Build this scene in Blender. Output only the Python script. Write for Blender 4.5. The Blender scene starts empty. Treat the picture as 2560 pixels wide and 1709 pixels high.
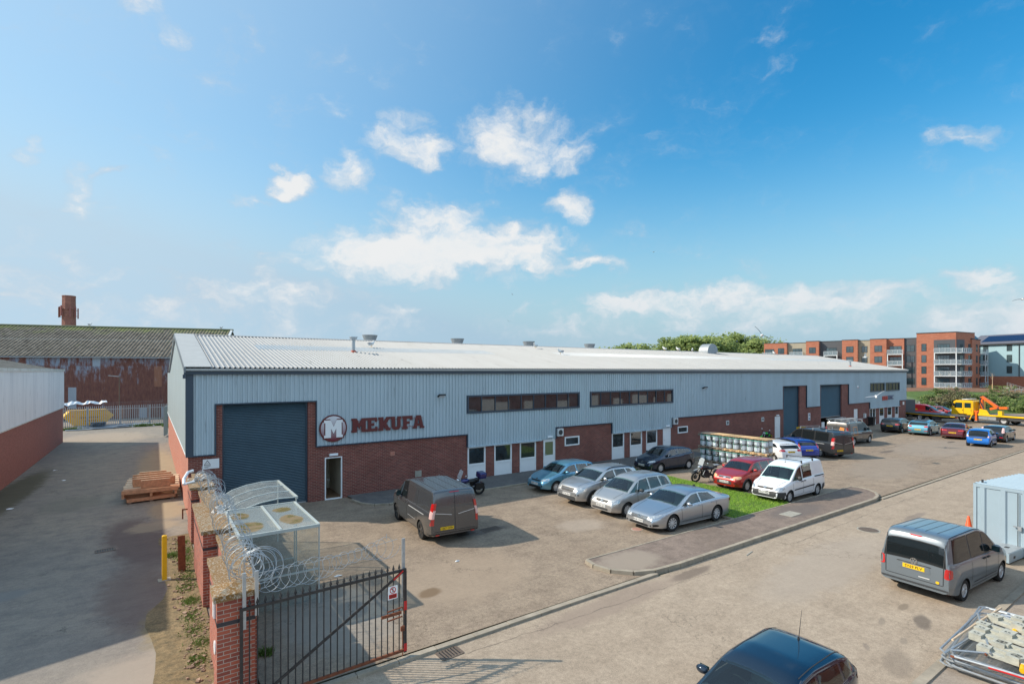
import bpy, bmesh, math, random
from mathutils import Vector, Matrix, noise
from mathutils.bvhtree import BVHTree
from mathutils.geometry import delaunay_2d_cdt
R = math.radians
sc = bpy.context.scene
COL = sc.collection
# ---------------------------------------------------------------- camera, light, sky
cam = bpy.data.cameras.new('camera'); cam.sensor_width = 36; cam.lens = 36*1301/2560
cam.shift_y = 0.0283; cam.clip_start = .1; cam.clip_end = 5000
co = bpy.data.objects.new('camera', cam); COL.objects.link(co)
co.location = (-1.32, -26.08, 6.3); co.rotation_euler = (R(90), 0, R(-34.8)); sc.camera = co
SUN = Vector((-1.06, .80, 1.0)).normalized()
sl = bpy.data.lights.new('sun', 'SUN'); sl.energy = 3.8; sl.angle = R(.55); sl.color = (1, .90, .76)
so = bpy.data.objects.new('sun', sl); COL.objects.link(so); so.rotation_euler = SUN.to_track_quat('Z', 'Y').to_euler()
sc.view_settings.view_transform = 'Standard'; sc.view_settings.look = 'None'
sc.view_settings.exposure = .50; sc.view_settings.gamma = 1
CR = Vector((math.cos(R(34.8)), -math.sin(R(34.8)), 0)); CF = Vector((math.sin(R(34.8)), math.cos(R(34.8)), 0))

def L(nt, a, b): nt.links.new(a, b)
def N(nt, t, **k):
    n = nt.nodes.new(t)
    for a, b in k.items(): setattr(n, a, b)
    return n
def math_(nt, op, a, b=None, c=None, clamp=False):
    n = N(nt, 'ShaderNodeMath', operation=op); n.use_clamp = clamp
    for i, v in enumerate((a, b, c)):
        if v is None: continue
        if isinstance(v, (int, float)): n.inputs[i].default_value = v
        else: L(nt, v, n.inputs[i])
    return n.outputs[0]
def vmath(nt, op, a, b=None, s=None):
    n = N(nt, 'ShaderNodeVectorMath', operation=op)
    for i, v in enumerate((a, b)):
        if v is None: continue
        if isinstance(v, (tuple, list, Vector)): n.inputs[i].default_value = v
        else: L(nt, v, n.inputs[i])
    if s is not None: n.inputs['Scale'].default_value = s
    return n.outputs['Value'] if op in ('DOT_PRODUCT', 'LENGTH') else n.outputs['Vector']
def noise_(nt, vec, scale, detail=4, rough=.55, dist=0):
    n = N(nt, 'ShaderNodeTexNoise'); n.inputs['Scale'].default_value = scale; n.inputs['Detail'].default_value = detail
    n.inputs['Roughness'].default_value = rough; n.inputs['Distortion'].default_value = dist
    if vec is not None: L(nt, vec, n.inputs['Vector'])
    return n
def mapr(nt, v, a, b, c=0., d=1., smooth=False):
    n = N(nt, 'ShaderNodeMapRange'); n.clamp = True
    if smooth: n.interpolation_type = 'SMOOTHSTEP'
    L(nt, v, n.inputs[0])
    for i, q in enumerate((a, b, c, d)): n.inputs[1+i].default_value = q
    return n.outputs[0]
def mixc(nt, f, a, b, mode='MIX'):
    n = N(nt, 'ShaderNodeMix', data_type='RGBA', blend_type=mode)
    if isinstance(f, (int, float)): n.inputs[0].default_value = f
    else: L(nt, f, n.inputs[0])
    for i, v in ((6, a), (7, b)):
        if isinstance(v, (tuple, list)): n.inputs[i].default_value = (*v[:3], 1)
        else: L(nt, v, n.inputs[i])
    return n.outputs[2]

def make_world():
    w = bpy.data.worlds.new('World'); sc.world = w; w.use_nodes = True; nt = w.node_tree
    bg = nt.nodes['Background']
    sky = N(nt, 'ShaderNodeTexSky', sky_type='NISHITA'); sky.sun_disc = False
    sky.sun_elevation = math.asin(SUN.z); sky.sun_rotation = math.atan2(SUN.x, SUN.y)
    sky.air_density = 1.25; sky.dust_density = .7; sky.ozone_density = 2.2; sky.altitude = 0
    hs = N(nt, 'ShaderNodeHueSaturation'); hs.inputs['Saturation'].default_value = 1.5; hs.inputs['Value'].default_value = 1.0
    L(nt, sky.outputs[0], hs.inputs['Color'])
    tint = mixc(nt, 1., hs.outputs[0], (1.05, 1.24, 1.12), 'MULTIPLY')
    tc = N(nt, 'ShaderNodeTexCoord').outputs['Generated']
    d = vmath(nt, 'NORMALIZE', tc)
    # the thin haze that pales the sky towards the horizon and towards the sun
    sep = N(nt, 'ShaderNodeSeparateXYZ'); L(nt, d, sep.inputs[0])
    ele = math_(nt, 'ABSOLUTE', sep.outputs[2])
    low = mapr(nt, ele, .0, .42, 1, 0, True)
    sunny = mapr(nt, vmath(nt, 'DOT_PRODUCT', d, tuple(SUN)), -.1, .95, 0, 1, True)
    hz = math_(nt, 'ADD', math_(nt, 'MULTIPLY', math_(nt, 'POWER', low, 1.2), 1.0), math_(nt, 'MULTIPLY', sunny, .72), clamp=True)
    base = mixc(nt, hz, tint, mixc(nt, sunny, (2.45, 3.5, 4.3), (3.3, 4.4, 5.3)))
    # clouds laid out by bearing and height above the horizon
    wv = noise_(nt, vmath(nt, 'MULTIPLY', d, (1, 1, 1.5)), 7, 3, .6)
    warp = vmath(nt, 'SCALE', vmath(nt, 'SUBTRACT', wv.outputs['Color'], (.5, .5, .5)), None, .10)
    wv2 = noise_(nt, vmath(nt, 'MULTIPLY', d, (1, 1, 1.6)), 30, 4, .65)
    warp2 = vmath(nt, 'SCALE', vmath(nt, 'SUBTRACT', wv2.outputs['Color'], (.5, .5, .5)), None, .030)
    dw = vmath(nt, 'ADD', vmath(nt, 'ADD', d, warp), warp2)
    total = None
    CL = [(330,35,62,60,.62),(385,82,40,26,.45),(755,248,95,36,.42),(943,278,48,32,.62),(950,338,105,46,.85),(797,388,55,50,.8),
          (668,425,62,30,.9),(560,447,60,26,.5),(1180,320,138,92,.85),(1310,350,62,46,.75),(1000,585,300,66,1.15),(985,535,150,85,.9),(1160,560,130,55,.8),(1297,478,52,42,.95),
          (1350,602,85,16,.55),(1190,640,120,40,.42),(990,645,100,26,.55),(640,680,250,70,.55),(165,430,60,66,.62),(235,412,60,14,.6),
          (35,322,56,24,.5),(60,655,190,95,.62),(265,645,75,16,.5),(1770,70,48,34,.3),(1797,145,40,16,.2),(2215,315,90,34,.5),
          (1480,706,150,36,.8),(1850,695,390,52,.9),(2240,640,100,34,1.),(2310,690,120,66,.7),(805,172,24,26,.3),(625,628,40,30,.45),
          (905,712,80,13,.55),(1140,468,40,18,.3),(1180,700,80,26,.35),(540,130,90,70,.25),(900,120,160,70,.2),(250,700,260,50,.35),(1700,738,560,34,.62),(1950,722,430,42,.62),(2300,738,260,60,.85),(1350,752,420,24,.5),(330,722,330,48,.52),(820,742,330,30,.42),(1560,690,120,26,.6),(1500,300,40,14,.2),(2050,600,120,20,.15),(1120,420,50,20,.3),(640,250,60,30,.18),(480,560,120,30,.2)]
    for x, y, rx, ry, s in CL:
        u = x/.9176-1280; v = 927-y/.9176
        c = (CR*u + CF*1301 + Vector((0, 0, v))).normalized()
        rr = CR - c*c.dot(CR); rr.normalize(); up = c.cross(rr)
        if up.z < 0: up = -up
        k = c.dot(CF)
        sx = rx/.9176/1301*k*math.sqrt(1-c.dot(CR)**2); sy = ry/.9176/1301*k*math.sqrt(1-c.z**2)
        a = vmath(nt, 'DOT_PRODUCT', dw, tuple(rr/sx)); b = vmath(nt, 'DOT_PRODUCT', dw, tuple(up/sy))
        q = math_(nt, 'ADD', math_(nt, 'MULTIPLY', a, a), math_(nt, 'MULTIPLY', b, b))
        m = mapr(nt, q, 0, 1.7, s, 0)
        total = m if total is None else math_(nt, 'MAXIMUM', total, m)
    fr = mapr(nt, vmath(nt, 'DOT_PRODUCT', d, tuple(CF)), .1, .3)
    total = math_(nt, 'MULTIPLY', total, fr)
    # unseen scattered cloud behind the camera, added and brightened to light the front wall
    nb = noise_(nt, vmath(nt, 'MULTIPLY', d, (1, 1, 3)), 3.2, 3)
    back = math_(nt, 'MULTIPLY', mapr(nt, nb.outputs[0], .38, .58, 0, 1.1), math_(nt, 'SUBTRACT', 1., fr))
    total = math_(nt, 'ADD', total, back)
    f1 = noise_(nt, vmath(nt, 'MULTIPLY', dw, (1, 1, 1.8)), 13, 9, .62)
    f2 = noise_(nt, vmath(nt, 'MULTIPLY', dw, (1, 1, 1.3)), 5, 4, .5)
    det = math_(nt, 'ADD', math_(nt, 'MULTIPLY', f1.outputs[0], .75), math_(nt, 'MULTIPLY', f2.outputs[0], .25))
    e = math_(nt, 'ADD', math_(nt, 'MULTIPLY', total, .86), math_(nt, 'MULTIPLY', math_(nt, 'SUBTRACT', det, .5), 2.0))
    dens = mapr(nt, e, .13, .92, 0, .97, True)
    thin = math_(nt, 'MULTIPLY', mapr(nt, det, .50, .72, 0, .20), mapr(nt, ele, .02, .5, 1, .3))
    dens = math_(nt, 'ADD', dens, thin, clamp=True)
    sh = noise_(nt, vmath(nt, 'ADD', vmath(nt, 'MULTIPLY', dw, (1, 1, 1.8)), tuple(-SUN*.02)), 9, 5, .5)
    cc = mixc(nt, mapr(nt, math_(nt, 'SUBTRACT', math_(nt, 'ADD', e, .1), sh.outputs[0]), -.12, .34), (3.2, 3.85, 4.5), (5.2, 5.3, 5.35))
    cc = mixc(nt, mapr(nt, ele, .03, .2, .75, 0), cc, (3.9, 4.45, 4.9))
    cc = mixc(nt, fr, (6.6, 8.0, 9.4), cc)  # unseen clouds behind the camera set brighter and bluer to fill the shade
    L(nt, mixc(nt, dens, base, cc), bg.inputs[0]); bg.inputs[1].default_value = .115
make_world()

# ---------------------------------------------------------------- mesh helpers
class MB:
    def __init__(s): s.v = []; s.f = []
    def add(s, vs, fs):
        o = len(s.v); s.v += [tuple(v) for v in vs]; s.f += [tuple(i+o for i in f) for f in fs]; return s
    def box(s, x0, x1, y0, y1, z0, z1):
        return s.add([(x0,y0,z0),(x1,y0,z0),(x1,y1,z0),(x0,y1,z0),(x0,y0,z1),(x1,y0,z1),(x1,y1,z1),(x0,y1,z1)],
                     [(0,3,2,1),(4,5,6,7),(0,1,5,4),(1,2,6,5),(2,3,7,6),(3,0,4,7)])
    def obox(s, c, hx, hy, hz, M=None):
        vs = [Vector((a*hx, b*hy, d*hz)) for d in (-1,1) for a, b in ((-1,-1),(1,-1),(1,1),(-1,1))]
        if M is not None: vs = [M @ v for v in vs]
        c = Vector(c)
        return s.add([v+c for v in vs], [(0,3,2,1),(4,5,6,7),(0,1,5,4),(1,2,6,5),(2,3,7,6),(3,0,4,7)])
    def bar(s, a, b, w, h=None, up=(0,0,1)):
        a = Vector(a); b = Vector(b); d = b-a; l = d.length
        if l < 1e-6: return s
        d.normalize(); u = Vector(up)
        if abs(d.dot(u)) > .98: u = Vector((1,0,0))
        x = d.cross(u).normalized(); y = x.cross(d); h = h or w
        vs = [p + x*i*w/2 + y*j*h/2 for p in (a, b) for i, j in ((-1,-1),(1,-1),(1,1),(-1,1))]
        return s.add(vs, [(0,3,2,1),(4,5,6,7),(0,1,5,4),(1,2,6,5),(2,3,7,6),(3,0,4,7)])
    def tube(s, pts, r, n=6, cap=True):
        pts = [Vector(p) for p in pts]; rs = r if isinstance(r, (list, tuple)) else [r]*len(pts)
        o = len(s.v); prev = None
        for i, p in enumerate(pts):
            t = (pts[min(i+1, len(pts)-1)] - pts[max(i-1, 0)])
            t = t.normalized() if t.length > 1e-9 else Vector((0,0,1))
            if prev is None: x = t.orthogonal().normalized()
            else:
                x = prev - t*prev.dot(t); x = x.normalized() if x.length > 1e-6 else t.orthogonal().normalized()
            prev = x; y = t.cross(x)
            for k in range(n):
                a = 2*math.pi*k/n; s.v.append(tuple(p + (x*math.cos(a)+y*math.sin(a))*rs[i]))
        for i in range(len(pts)-1):
            for k in range(n):
                a = o+i*n+k; b = o+i*n+(k+1) % n; s.f.append((a, b, b+n, a+n))
        if cap:
            s.f.append(tuple(o+k for k in range(n))[::-1]); s.f.append(tuple(o+(len(pts)-1)*n+k for k in range(n)))
        return s
    def cyl(s, a, b, r, n=16, r2=None): return s.tube([a, b], [r, r if r2 is None else r2], n)
    def lathe(s, prof, c=(0,0,0), axis='z', n=20, close=True):
        o = len(s.v); c = Vector(c)
        for r, h in prof:
            for k in range(n):
                a = 2*math.pi*k/n; p = (r*math.cos(a), r*math.sin(a), h)
                if axis == 'y': p = (p[0], p[2], p[1])
                if axis == 'x': p = (p[2], p[0], p[1])
                s.v.append(tuple(Vector(p)+c))
        for i in range(len(prof)-1):
            for k in range(n):
                a = o+i*n+k; b = o+i*n+(k+1) % n; s.f.append((a, b, b+n, a+n))
        if close:
            s.f.append(tuple(o+k for k in range(n))[::-1]); s.f.append(tuple(o+(len(prof)-1)*n+k for k in range(n)))
        return s
    def prism(s, poly, z0, z1, M=None):
        n = len(poly); vs = [Vector((x, y, z)) for z in (z0, z1) for x, y in poly]
        if M is not None: vs = [M @ v for v in vs]
        return s.add(vs, [tuple(range(n))[::-1], tuple(range(n, 2*n))] + [(i, (i+1) % n, n+(i+1) % n, n+i) for i in range(n)])
    def quad(s, *p): return s.add(p, [tuple(range(len(p)))])
    def xf(s, M, start=0): s.v[start:] = [tuple(M @ Vector(v)) for v in s.v[start:]]; return s
    def ball(s, c, rx, ry, rz, n=10, m=6):
        prof = [(math.sin(math.pi*i/m), -math.cos(math.pi*i/m)) for i in range(m+1)]
        st = len(s.v); s.lathe(prof, n=n, close=False)
        s.v[st:] = [(c[0]+v[0]*rx, c[1]+v[1]*ry, c[2]+v[2]*rz) for v in s.v[st:]]; return s
    def mesh(s, name, m=None, smooth=False, ang=35):
        me = bpy.data.meshes.new(name); me.from_pydata(s.v, [], s.f); me.validate(); me.update()
        bm = bmesh.new(); bm.from_mesh(me); bmesh.ops.recalc_face_normals(bm, faces=bm.faces); bm.to_mesh(me); bm.free()
        if m is not None: me.materials.append(m)
        if smooth:
            for p in me.polygons: p.use_smooth = True
            me.set_sharp_from_angle(angle=R(ang))
        return me
    def build(s, name, m=None, parent=None, smooth=False, loc=None, rz=0, ang=35, label=None):
        o = bpy.data.objects.new(name, s.mesh(name, m, smooth, ang)); COL.objects.link(o)
        if parent is not None: o.parent = parent
        if loc is not None: o.location = loc
        if rz: o.rotation_euler = (0, 0, rz)
        if label: o['label'] = label
        return o
def put(name, me, parent=None, loc=None, rot=None):
    o = bpy.data.objects.new(name, me); COL.objects.link(o)
    if parent is not None: o.parent = parent
    if loc is not None: o.location = loc
    if rot is not None: o.rotation_euler = rot
    return o
def tag(o, label, cat, group=None, kind=None):
    o['label'] = label; o['category'] = cat
    if group: o['group'] = group
    if kind: o['kind'] = kind
    return o
def thing(name, label, cat, loc=(0,0,0), rz=0, group=None):
    o = bpy.data.objects.new(name, None); COL.objects.link(o); o.empty_display_size = .1
    o.location = loc; o.rotation_euler = (0, 0, rz); return tag(o, label, cat, group)
def struct(o): o['kind'] = 'structure'; return o
def dup(o, loc=None, rz=None, label=None, parent=None):
    c = o.copy(); COL.objects.link(c)
    if parent is not None: c.parent = parent
    if loc is not None: c.location = loc
    if rz is not None: c.rotation_euler = (0, 0, rz)
    if label: c['label'] = label
    for ch in list(o.children): dup(ch, parent=c)
    return c
def text_mesh(txt, size, m, ext=0.0, bold=0.0, align='CENTER'):
    cu = bpy.data.curves.new('t', 'FONT'); cu.body = txt; cu.size = size; cu.extrude = ext; cu.offset = bold
    cu.align_x = align; cu.align_y = 'CENTER'; cu.resolution_u = 2
    o = bpy.data.objects.new('t', cu); COL.objects.link(o)
    dg = bpy.context.evaluated_depsgraph_get(); me = bpy.data.meshes.new_from_object(o.evaluated_get(dg))
    bpy.data.objects.remove(o); me.materials.clear(); me.materials.append(m); return me

# ---------------------------------------------------------------- materials
def mat(name, col=(.5,.5,.5), rough=.6, metal=0, spec=.5, coat=0, var=0, vs=3., bump=0, bs=30, alpha=1, emit=None, trans=0):
    m = bpy.data.materials.new(name); m.use_nodes = True; nt = m.node_tree; b = nt.nodes['Principled BSDF']
    b.inputs['Base Color'].default_value = (*col, 1); b.inputs['Roughness'].default_value = rough; b.inputs['Metallic'].default_value = metal
    b.inputs['Specular IOR Level'].default_value = spec; b.inputs['Coat Weight'].default_value = coat; b.inputs['Alpha'].default_value = alpha
    if coat: b.inputs['Coat Roughness'].default_value = .04
    if trans: b.inputs['Transmission Weight'].default_value = trans
    if emit: b.inputs['Emission Color'].default_value = (*emit[:3], 1); b.inputs['Emission Strength'].default_value = emit[3]
    if var or bump:
        oc = N(nt, 'ShaderNodeTexCoord').outputs['Object']
        if var:
            n = noise_(nt, oc, vs, 6, .65)
            dk = tuple(c*(1-var) for c in col); lt = tuple(min(1, c*(1+var*.7)) for c in col)
            L(nt, mixc(nt, mapr(nt, n.outputs[0], .3, .7), dk, lt), b.inputs['Base Color'])
        if bump:
            n = noise_(nt, oc, bs, 4, .6); bp = N(nt, 'ShaderNodeBump'); bp.inputs['Strength'].default_value = bump; bp.inputs['Distance'].default_value = .02
            L(nt, n.outputs[0], bp.inputs['Height']); L(nt, bp.outputs[0], b.inputs['Normal'])
    return m
def brick(name, c1, c2, mortar, var=.3, stain=.2, size=(.225, .075)):
    m = bpy.data.materials.new(name); m.use_nodes = True; nt = m.node_tree; b = nt.nodes['Principled BSDF']
    oc = N(nt, 'ShaderNodeTexCoord').outputs['Object']; s = N(nt, 'ShaderNodeSeparateXYZ'); L(nt, oc, s.inputs[0])
    cx = N(nt, 'ShaderNodeCombineXYZ'); L(nt, math_(nt, 'ADD', s.outputs[0], s.outputs[1]), cx.inputs[0]); L(nt, s.outputs[2], cx.inputs[1])
    t = N(nt, 'ShaderNodeTexBrick'); L(nt, cx.outputs[0], t.inputs['Vector']); t.inputs['Scale'].default_value = 1
    t.inputs['Brick Width'].default_value = size[0]; t.inputs['Row Height'].default_value = size[1]; t.inputs['Mortar Size'].default_value = .0075
    t.inputs['Mortar Smooth'].default_value = .2; t.inputs['Bias'].default_value = -.1
    t.inputs['Color1'].default_value = (*c1, 1); t.inputs['Color2'].default_value = (*c2, 1); t.inputs['Mortar'].default_value = (*mortar, 1)
    n = noise_(nt, oc, .8, 7, .7); n2 = noise_(nt, oc, 9, 3, .6)
    c = mixc(nt, mapr(nt, n.outputs[0], .35, .7, 0, var), t.outputs['Color'], tuple(x*.55 for x in c1))
    c = mixc(nt, mapr(nt, n2.outputs[0], .45, .75, 0, stain), c, tuple(min(1, x*1.5+.05) for x in c2))
    L(nt, c, b.inputs['Base Color']); b.inputs['Roughness'].default_value = .85
    bp = N(nt, 'ShaderNodeBump'); bp.inputs['Strength'].default_value = .5; bp.inputs['Distance'].default_value = .01; bp.invert = True
    L(nt, t.outputs['Fac'], bp.inputs['Height']); L(nt, bp.outputs[0], b.inputs['Normal'])
    return m
def ground_mat(name, cols, scale=.5, grit=.25, patches=(), bump=.4, cracks=0.):
    """cols: three tones; worn grit, blotches in the surface, fine cracks"""
    m = bpy.data.materials.new(name); m.use_nodes = True; nt = m.node_tree; b = nt.nodes['Principled BSDF']
    oc = N(nt, 'ShaderNodeTexCoord').outputs['Object']
    n1 = noise_(nt, oc, scale*.35, 5, .6, .6); n2 = noise_(nt, oc, scale*3, 8, .7); n3 = noise_(nt, oc, 42, 3, .7); n4 = noise_(nt, oc, 9, 3, .7)
    c = mixc(nt, mapr(nt, n1.outputs[0], .33, .68), cols[0], cols[1])
    c = mixc(nt, mapr(nt, n2.outputs[0], .42, .68), c, cols[2])
    n5 = noise_(nt, vmath(nt, 'MULTIPLY', oc, (.35, 2.2, 1)), 1.3, 5, .7)
    g = math_(nt, 'ADD', math_(nt, 'MULTIPLY', mapr(nt, n3.outputs[0], .3, .7, -1, 1), grit), math_(nt, 'MULTIPLY', mapr(nt, n4.outputs[0], .3, .7, -1, 1), grit*.55))
    g = math_(nt, 'ADD', g, mapr(nt, n5.outputs[0], .3, .7, -.07, .07))
    cl = N(nt, 'ShaderNodeVectorMath', operation='SCALE'); L(nt, c, cl.inputs[0]); L(nt, math_(nt, 'ADD', g, 1.), cl.inputs['Scale'])
    c = cl.outputs[0]
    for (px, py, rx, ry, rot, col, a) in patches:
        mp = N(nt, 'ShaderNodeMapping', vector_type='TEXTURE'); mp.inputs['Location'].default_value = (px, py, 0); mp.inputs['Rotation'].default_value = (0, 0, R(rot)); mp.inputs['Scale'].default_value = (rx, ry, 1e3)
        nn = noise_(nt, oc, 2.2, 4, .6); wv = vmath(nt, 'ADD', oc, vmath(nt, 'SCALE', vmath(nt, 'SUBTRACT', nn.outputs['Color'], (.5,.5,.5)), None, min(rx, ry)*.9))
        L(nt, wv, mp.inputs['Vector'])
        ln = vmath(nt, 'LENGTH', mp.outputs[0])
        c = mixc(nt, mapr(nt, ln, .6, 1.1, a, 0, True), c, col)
    if cracks:
        vo = N(nt, 'ShaderNodeTexVoronoi', feature='DISTANCE_TO_EDGE'); nn = noise_(nt, oc, 1.1, 5, .65)
        wv = vmath(nt, 'ADD', oc, vmath(nt, 'SCALE', nn.outputs['Color'], None, 2.2)); L(nt, wv, vo.inputs['Vector']); vo.inputs['Scale'].default_value = .19
        ms = noise_(nt, oc, .35, 2); k = math_(nt, 'MULTIPLY', mapr(nt, vo.outputs['Distance'], 0, .006, cracks, 0), mapr(nt, ms.outputs[0], .45, .6))
        c = mixc(nt, k, c, tuple(x*.3 for x in cols[0]))
    L(nt, c, b.inputs['Base Color']); b.inputs['Roughness'].default_value = .93; b.inputs['Specular IOR Level'].default_value = .25
    bp = N(nt, 'ShaderNodeBump'); bp.inputs['Strength'].default_value = bump; bp.inputs['Distance'].default_value = .012
    L(nt, n3.outputs[0], bp.inputs['Height']); L(nt, bp.outputs[0], b.inputs['Normal'])
    return m
M = {}
M['cladding'] = mat('cladding blue grey', (.43,.53,.585), .45, .0, .5, var=.06, vs=.7)
M['cladding_end'] = mat('cladding end', (.50,.56,.55), .5, var=.05, vs=.5)
M['roof'] = mat('roof sheet white', (.31,.315,.31), .6, .0, .5, var=.10, vs=.8)
M['rooflight'] = mat('rooflight', (.30,.33,.35), .3, var=.12, vs=2)
M['trim'] = mat('dark slate trim', (.03,.055,.085), .4)
M['flash'] = mat('flashing grey', (.40,.41,.40), .65, var=.08, vs=2)
M['shutter'] = mat('shutter navy', (.035,.075,.105), .42, var=.15, vs=1.5)
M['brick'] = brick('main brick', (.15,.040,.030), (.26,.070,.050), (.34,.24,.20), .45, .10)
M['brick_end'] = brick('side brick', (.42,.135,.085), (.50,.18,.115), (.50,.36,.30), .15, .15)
M['brick_wall'] = brick('boundary brick', (.40,.095,.05), (.22,.055,.04), (.42,.33,.27), .2, .2)
M['brick_left'] = brick('left brick', (.27,.085,.062), (.35,.12,.09), (.24,.17,.15), .1, .1)
M['brick_flat'] = brick('flats brick', (.38,.125,.07), (.47,.175,.105), (.42,.24,.16), .2, .1, (.45,.15))
M['brick_old'] = brick('chimney brick', (.30,.11,.08), (.38,.15,.105), (.38,.25,.2), .45, .3, (.4,.14))
M['white'] = mat('white upvc', (.78,.80,.81), .35, var=.03, vs=3)
M['white_dirty'] = mat('white dirty', (.62,.64,.64), .6, var=.15, vs=4)
M['glass'] = mat('window glass', (.035,.04,.042), .03, 0, .9, var=.5, vs=1.2)
M['glass_green'] = mat('obscure glass', (.16,.19,.10), .2, 0, .6)
M['black'] = mat('black plastic', (.012,.012,.013), .5)
M['dark'] = mat('dark grey', (.04,.042,.045), .6)
M['steel'] = mat('galvanised steel', (.42,.45,.47), .42, .55, var=.18, vs=9)
M['steel_dull'] = mat('dull steel', (.30,.33,.35), .55, .4, var=.2, vs=6)
M['chrome'] = mat('chrome', (.75,.76,.77), .12, 1)
M['concrete'] = mat('concrete', (.34,.32,.27), .9, var=.22, vs=5, bump=.4, bs=40)
M['kerb'] = mat('kerb', (.33,.285,.22), .9, var=.25, vs=2.5, bump=.3)
M['red'] = mat('signal red', (.55,.02,.02), .45)
M['interior'] = mat('interior cream', (.55,.50,.40), .8)
M['interior_dark'] = mat('interior dark', (.03,.028,.026), .9)
M['timber'] = mat('orange timber', (.52,.27,.145), .7, var=.3, vs=6, bump=.3, bs=20)
M['timber_pale'] = mat('pale timber', (.62,.47,.32), .75, var=.2, vs=6)
M['timber_old'] = mat('old pallet timber', (.30,.235,.175), .85, var=.3, vs=7)
M['timber_new'] = mat('new pallet timber', (.62,.42,.22), .8, var=.2, vs=7)
M['grey_clad'] = mat('dark grey render', (.085,.09,.10), .7, var=.05, vs=.6)
M['beige_clad'] = mat('beige render', (.36,.32,.24), .75, var=.05, vs=.6)
M['blue_clad'] = mat('pale blue board', (.30,.45,.50), .7, var=.04, vs=.6)
M['gate'] = mat('gate paint', (.045,.042,.042), .55, .3, var=.4, vs=8)
M['rust'] = mat('rust', (.20,.06,.025), .85, var=.4, vs=10)
M['yellow'] = mat('safety yellow', (.78,.43,.005), .5, var=.06, vs=5)
M['truck_yellow'] = mat('truck yellow', (.80,.47,.01), .35, coat=.4)
M['orange'] = mat('crane orange', (.78,.14,.015), .4, coat=.3)
M['cone'] = mat('cone orange', (.85,.10,.02), .5)
M['tyre'] = mat('tyre', (.014,.014,.014), .85)
M['alloy'] = mat('alloy', (.66,.67,.68), .35, .45)
M['hubcap'] = mat('hubcap', (.52,.52,.52), .4, .35)
M['dark_alloy'] = mat('dark alloy', (.10,.10,.10), .3, .7)
M['plate_w'] = mat('plate white', (.72,.72,.70), .4)
M['plate_y'] = mat('plate yellow', (.80,.50,.01), .4)
M['plate_text'] = mat('plate text', (.01,.01,.01), .5)
M['car_glass'] = mat('car glass', (.012,.036,.042), .02, 0, .45)
M['tint_glass'] = mat('tinted glass', (.010,.014,.016), .02, 0, .5)
M['lamp_clear'] = mat('headlamp', (.50,.53,.55), .08, .5, .9, coat=1, var=.35, vs=14)
M['lamp_red'] = mat('tail lamp', (.50,.012,.012), .12, 0, .8, coat=1)
M['lamp_pink'] = mat('tail lamp clear', (.70,.45,.42), .12, 0, .8, coat=1)
M['lamp_amber'] = mat('indicator', (.75,.42,.22), .15, 0, .8, coat=1)

def streak_mat(name, base, dirt, sx=2.2, sz=.16, lo=.45, hi=.75, amt=.8, rough=.6, extra=None, vec=None):
    m = bpy.data.materials.new(name); m.use_nodes = True; nt = m.node_tree; b = nt.nodes['Principled BSDF']; oc = N(nt, 'ShaderNodeTexCoord').outputs['Object']
    n = noise_(nt, vmath(nt, 'MULTIPLY', oc, vec or (sx, sx, sz)), 1, 6, .65); n2 = noise_(nt, vmath(nt, 'MULTIPLY', oc, tuple(q*4 for q in vec) if vec else (9, 9, .9)), 1, 4, .6)
    c = mixc(nt, mapr(nt, n.outputs[0], lo, hi, 0, amt), base, dirt); c = mixc(nt, mapr(nt, n2.outputs[0], .62, .75, 0, .6), c, tuple(x*.45 for x in dirt))
    if extra: c = extra(nt, oc, c)
    L(nt, c, b.inputs['Base Color']); b.inputs['Roughness'].default_value = rough; return m

M['cladding'] = streak_mat('cladding blue grey', (.435,.535,.59), (.36,.44,.48), .9, .12, .40, .75, .8, .5)
M['roof'] = streak_mat('roof sheet white', (.345,.35,.345), (.30,.30,.29), .9, .12, .42, .72, .6, .6, vec=(1.1,.16,.1))
# ---------------------------------------------------------------- ground
def sheet(name, poly, z, m, sub=0):
    b = MB(); b.quad(*[(x, y, z) for x, y in poly]); return struct(b.build(name, m))
sheet('ground', [(-1500,-1500),(1500,-1500),(1500,1500),(-1500,1500)], -.07, ground_mat('waste ground', [(.12,.12,.06),(.16,.14,.08),(.08,.11,.04)], .05))
M['forecourt'] = ground_mat('forecourt asphalt', [(.265,.205,.150),(.315,.25,.185),(.205,.158,.118)], .45, .38, bump=.5, cracks=.7, patches=[
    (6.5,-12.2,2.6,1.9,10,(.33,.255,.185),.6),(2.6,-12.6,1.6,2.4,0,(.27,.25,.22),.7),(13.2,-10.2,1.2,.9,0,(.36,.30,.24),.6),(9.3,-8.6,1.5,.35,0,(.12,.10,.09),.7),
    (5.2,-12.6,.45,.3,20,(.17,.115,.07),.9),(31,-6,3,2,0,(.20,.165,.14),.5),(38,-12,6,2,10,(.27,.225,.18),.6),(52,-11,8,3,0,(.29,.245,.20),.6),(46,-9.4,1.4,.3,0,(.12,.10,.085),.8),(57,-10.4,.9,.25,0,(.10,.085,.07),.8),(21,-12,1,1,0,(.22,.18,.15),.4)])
sheet('forecourt', [(.5,-15.2),(150,-15.2),(150,60),(78,60),(78,.3),(.5,.3)], 0, M['forecourt'])
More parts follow.
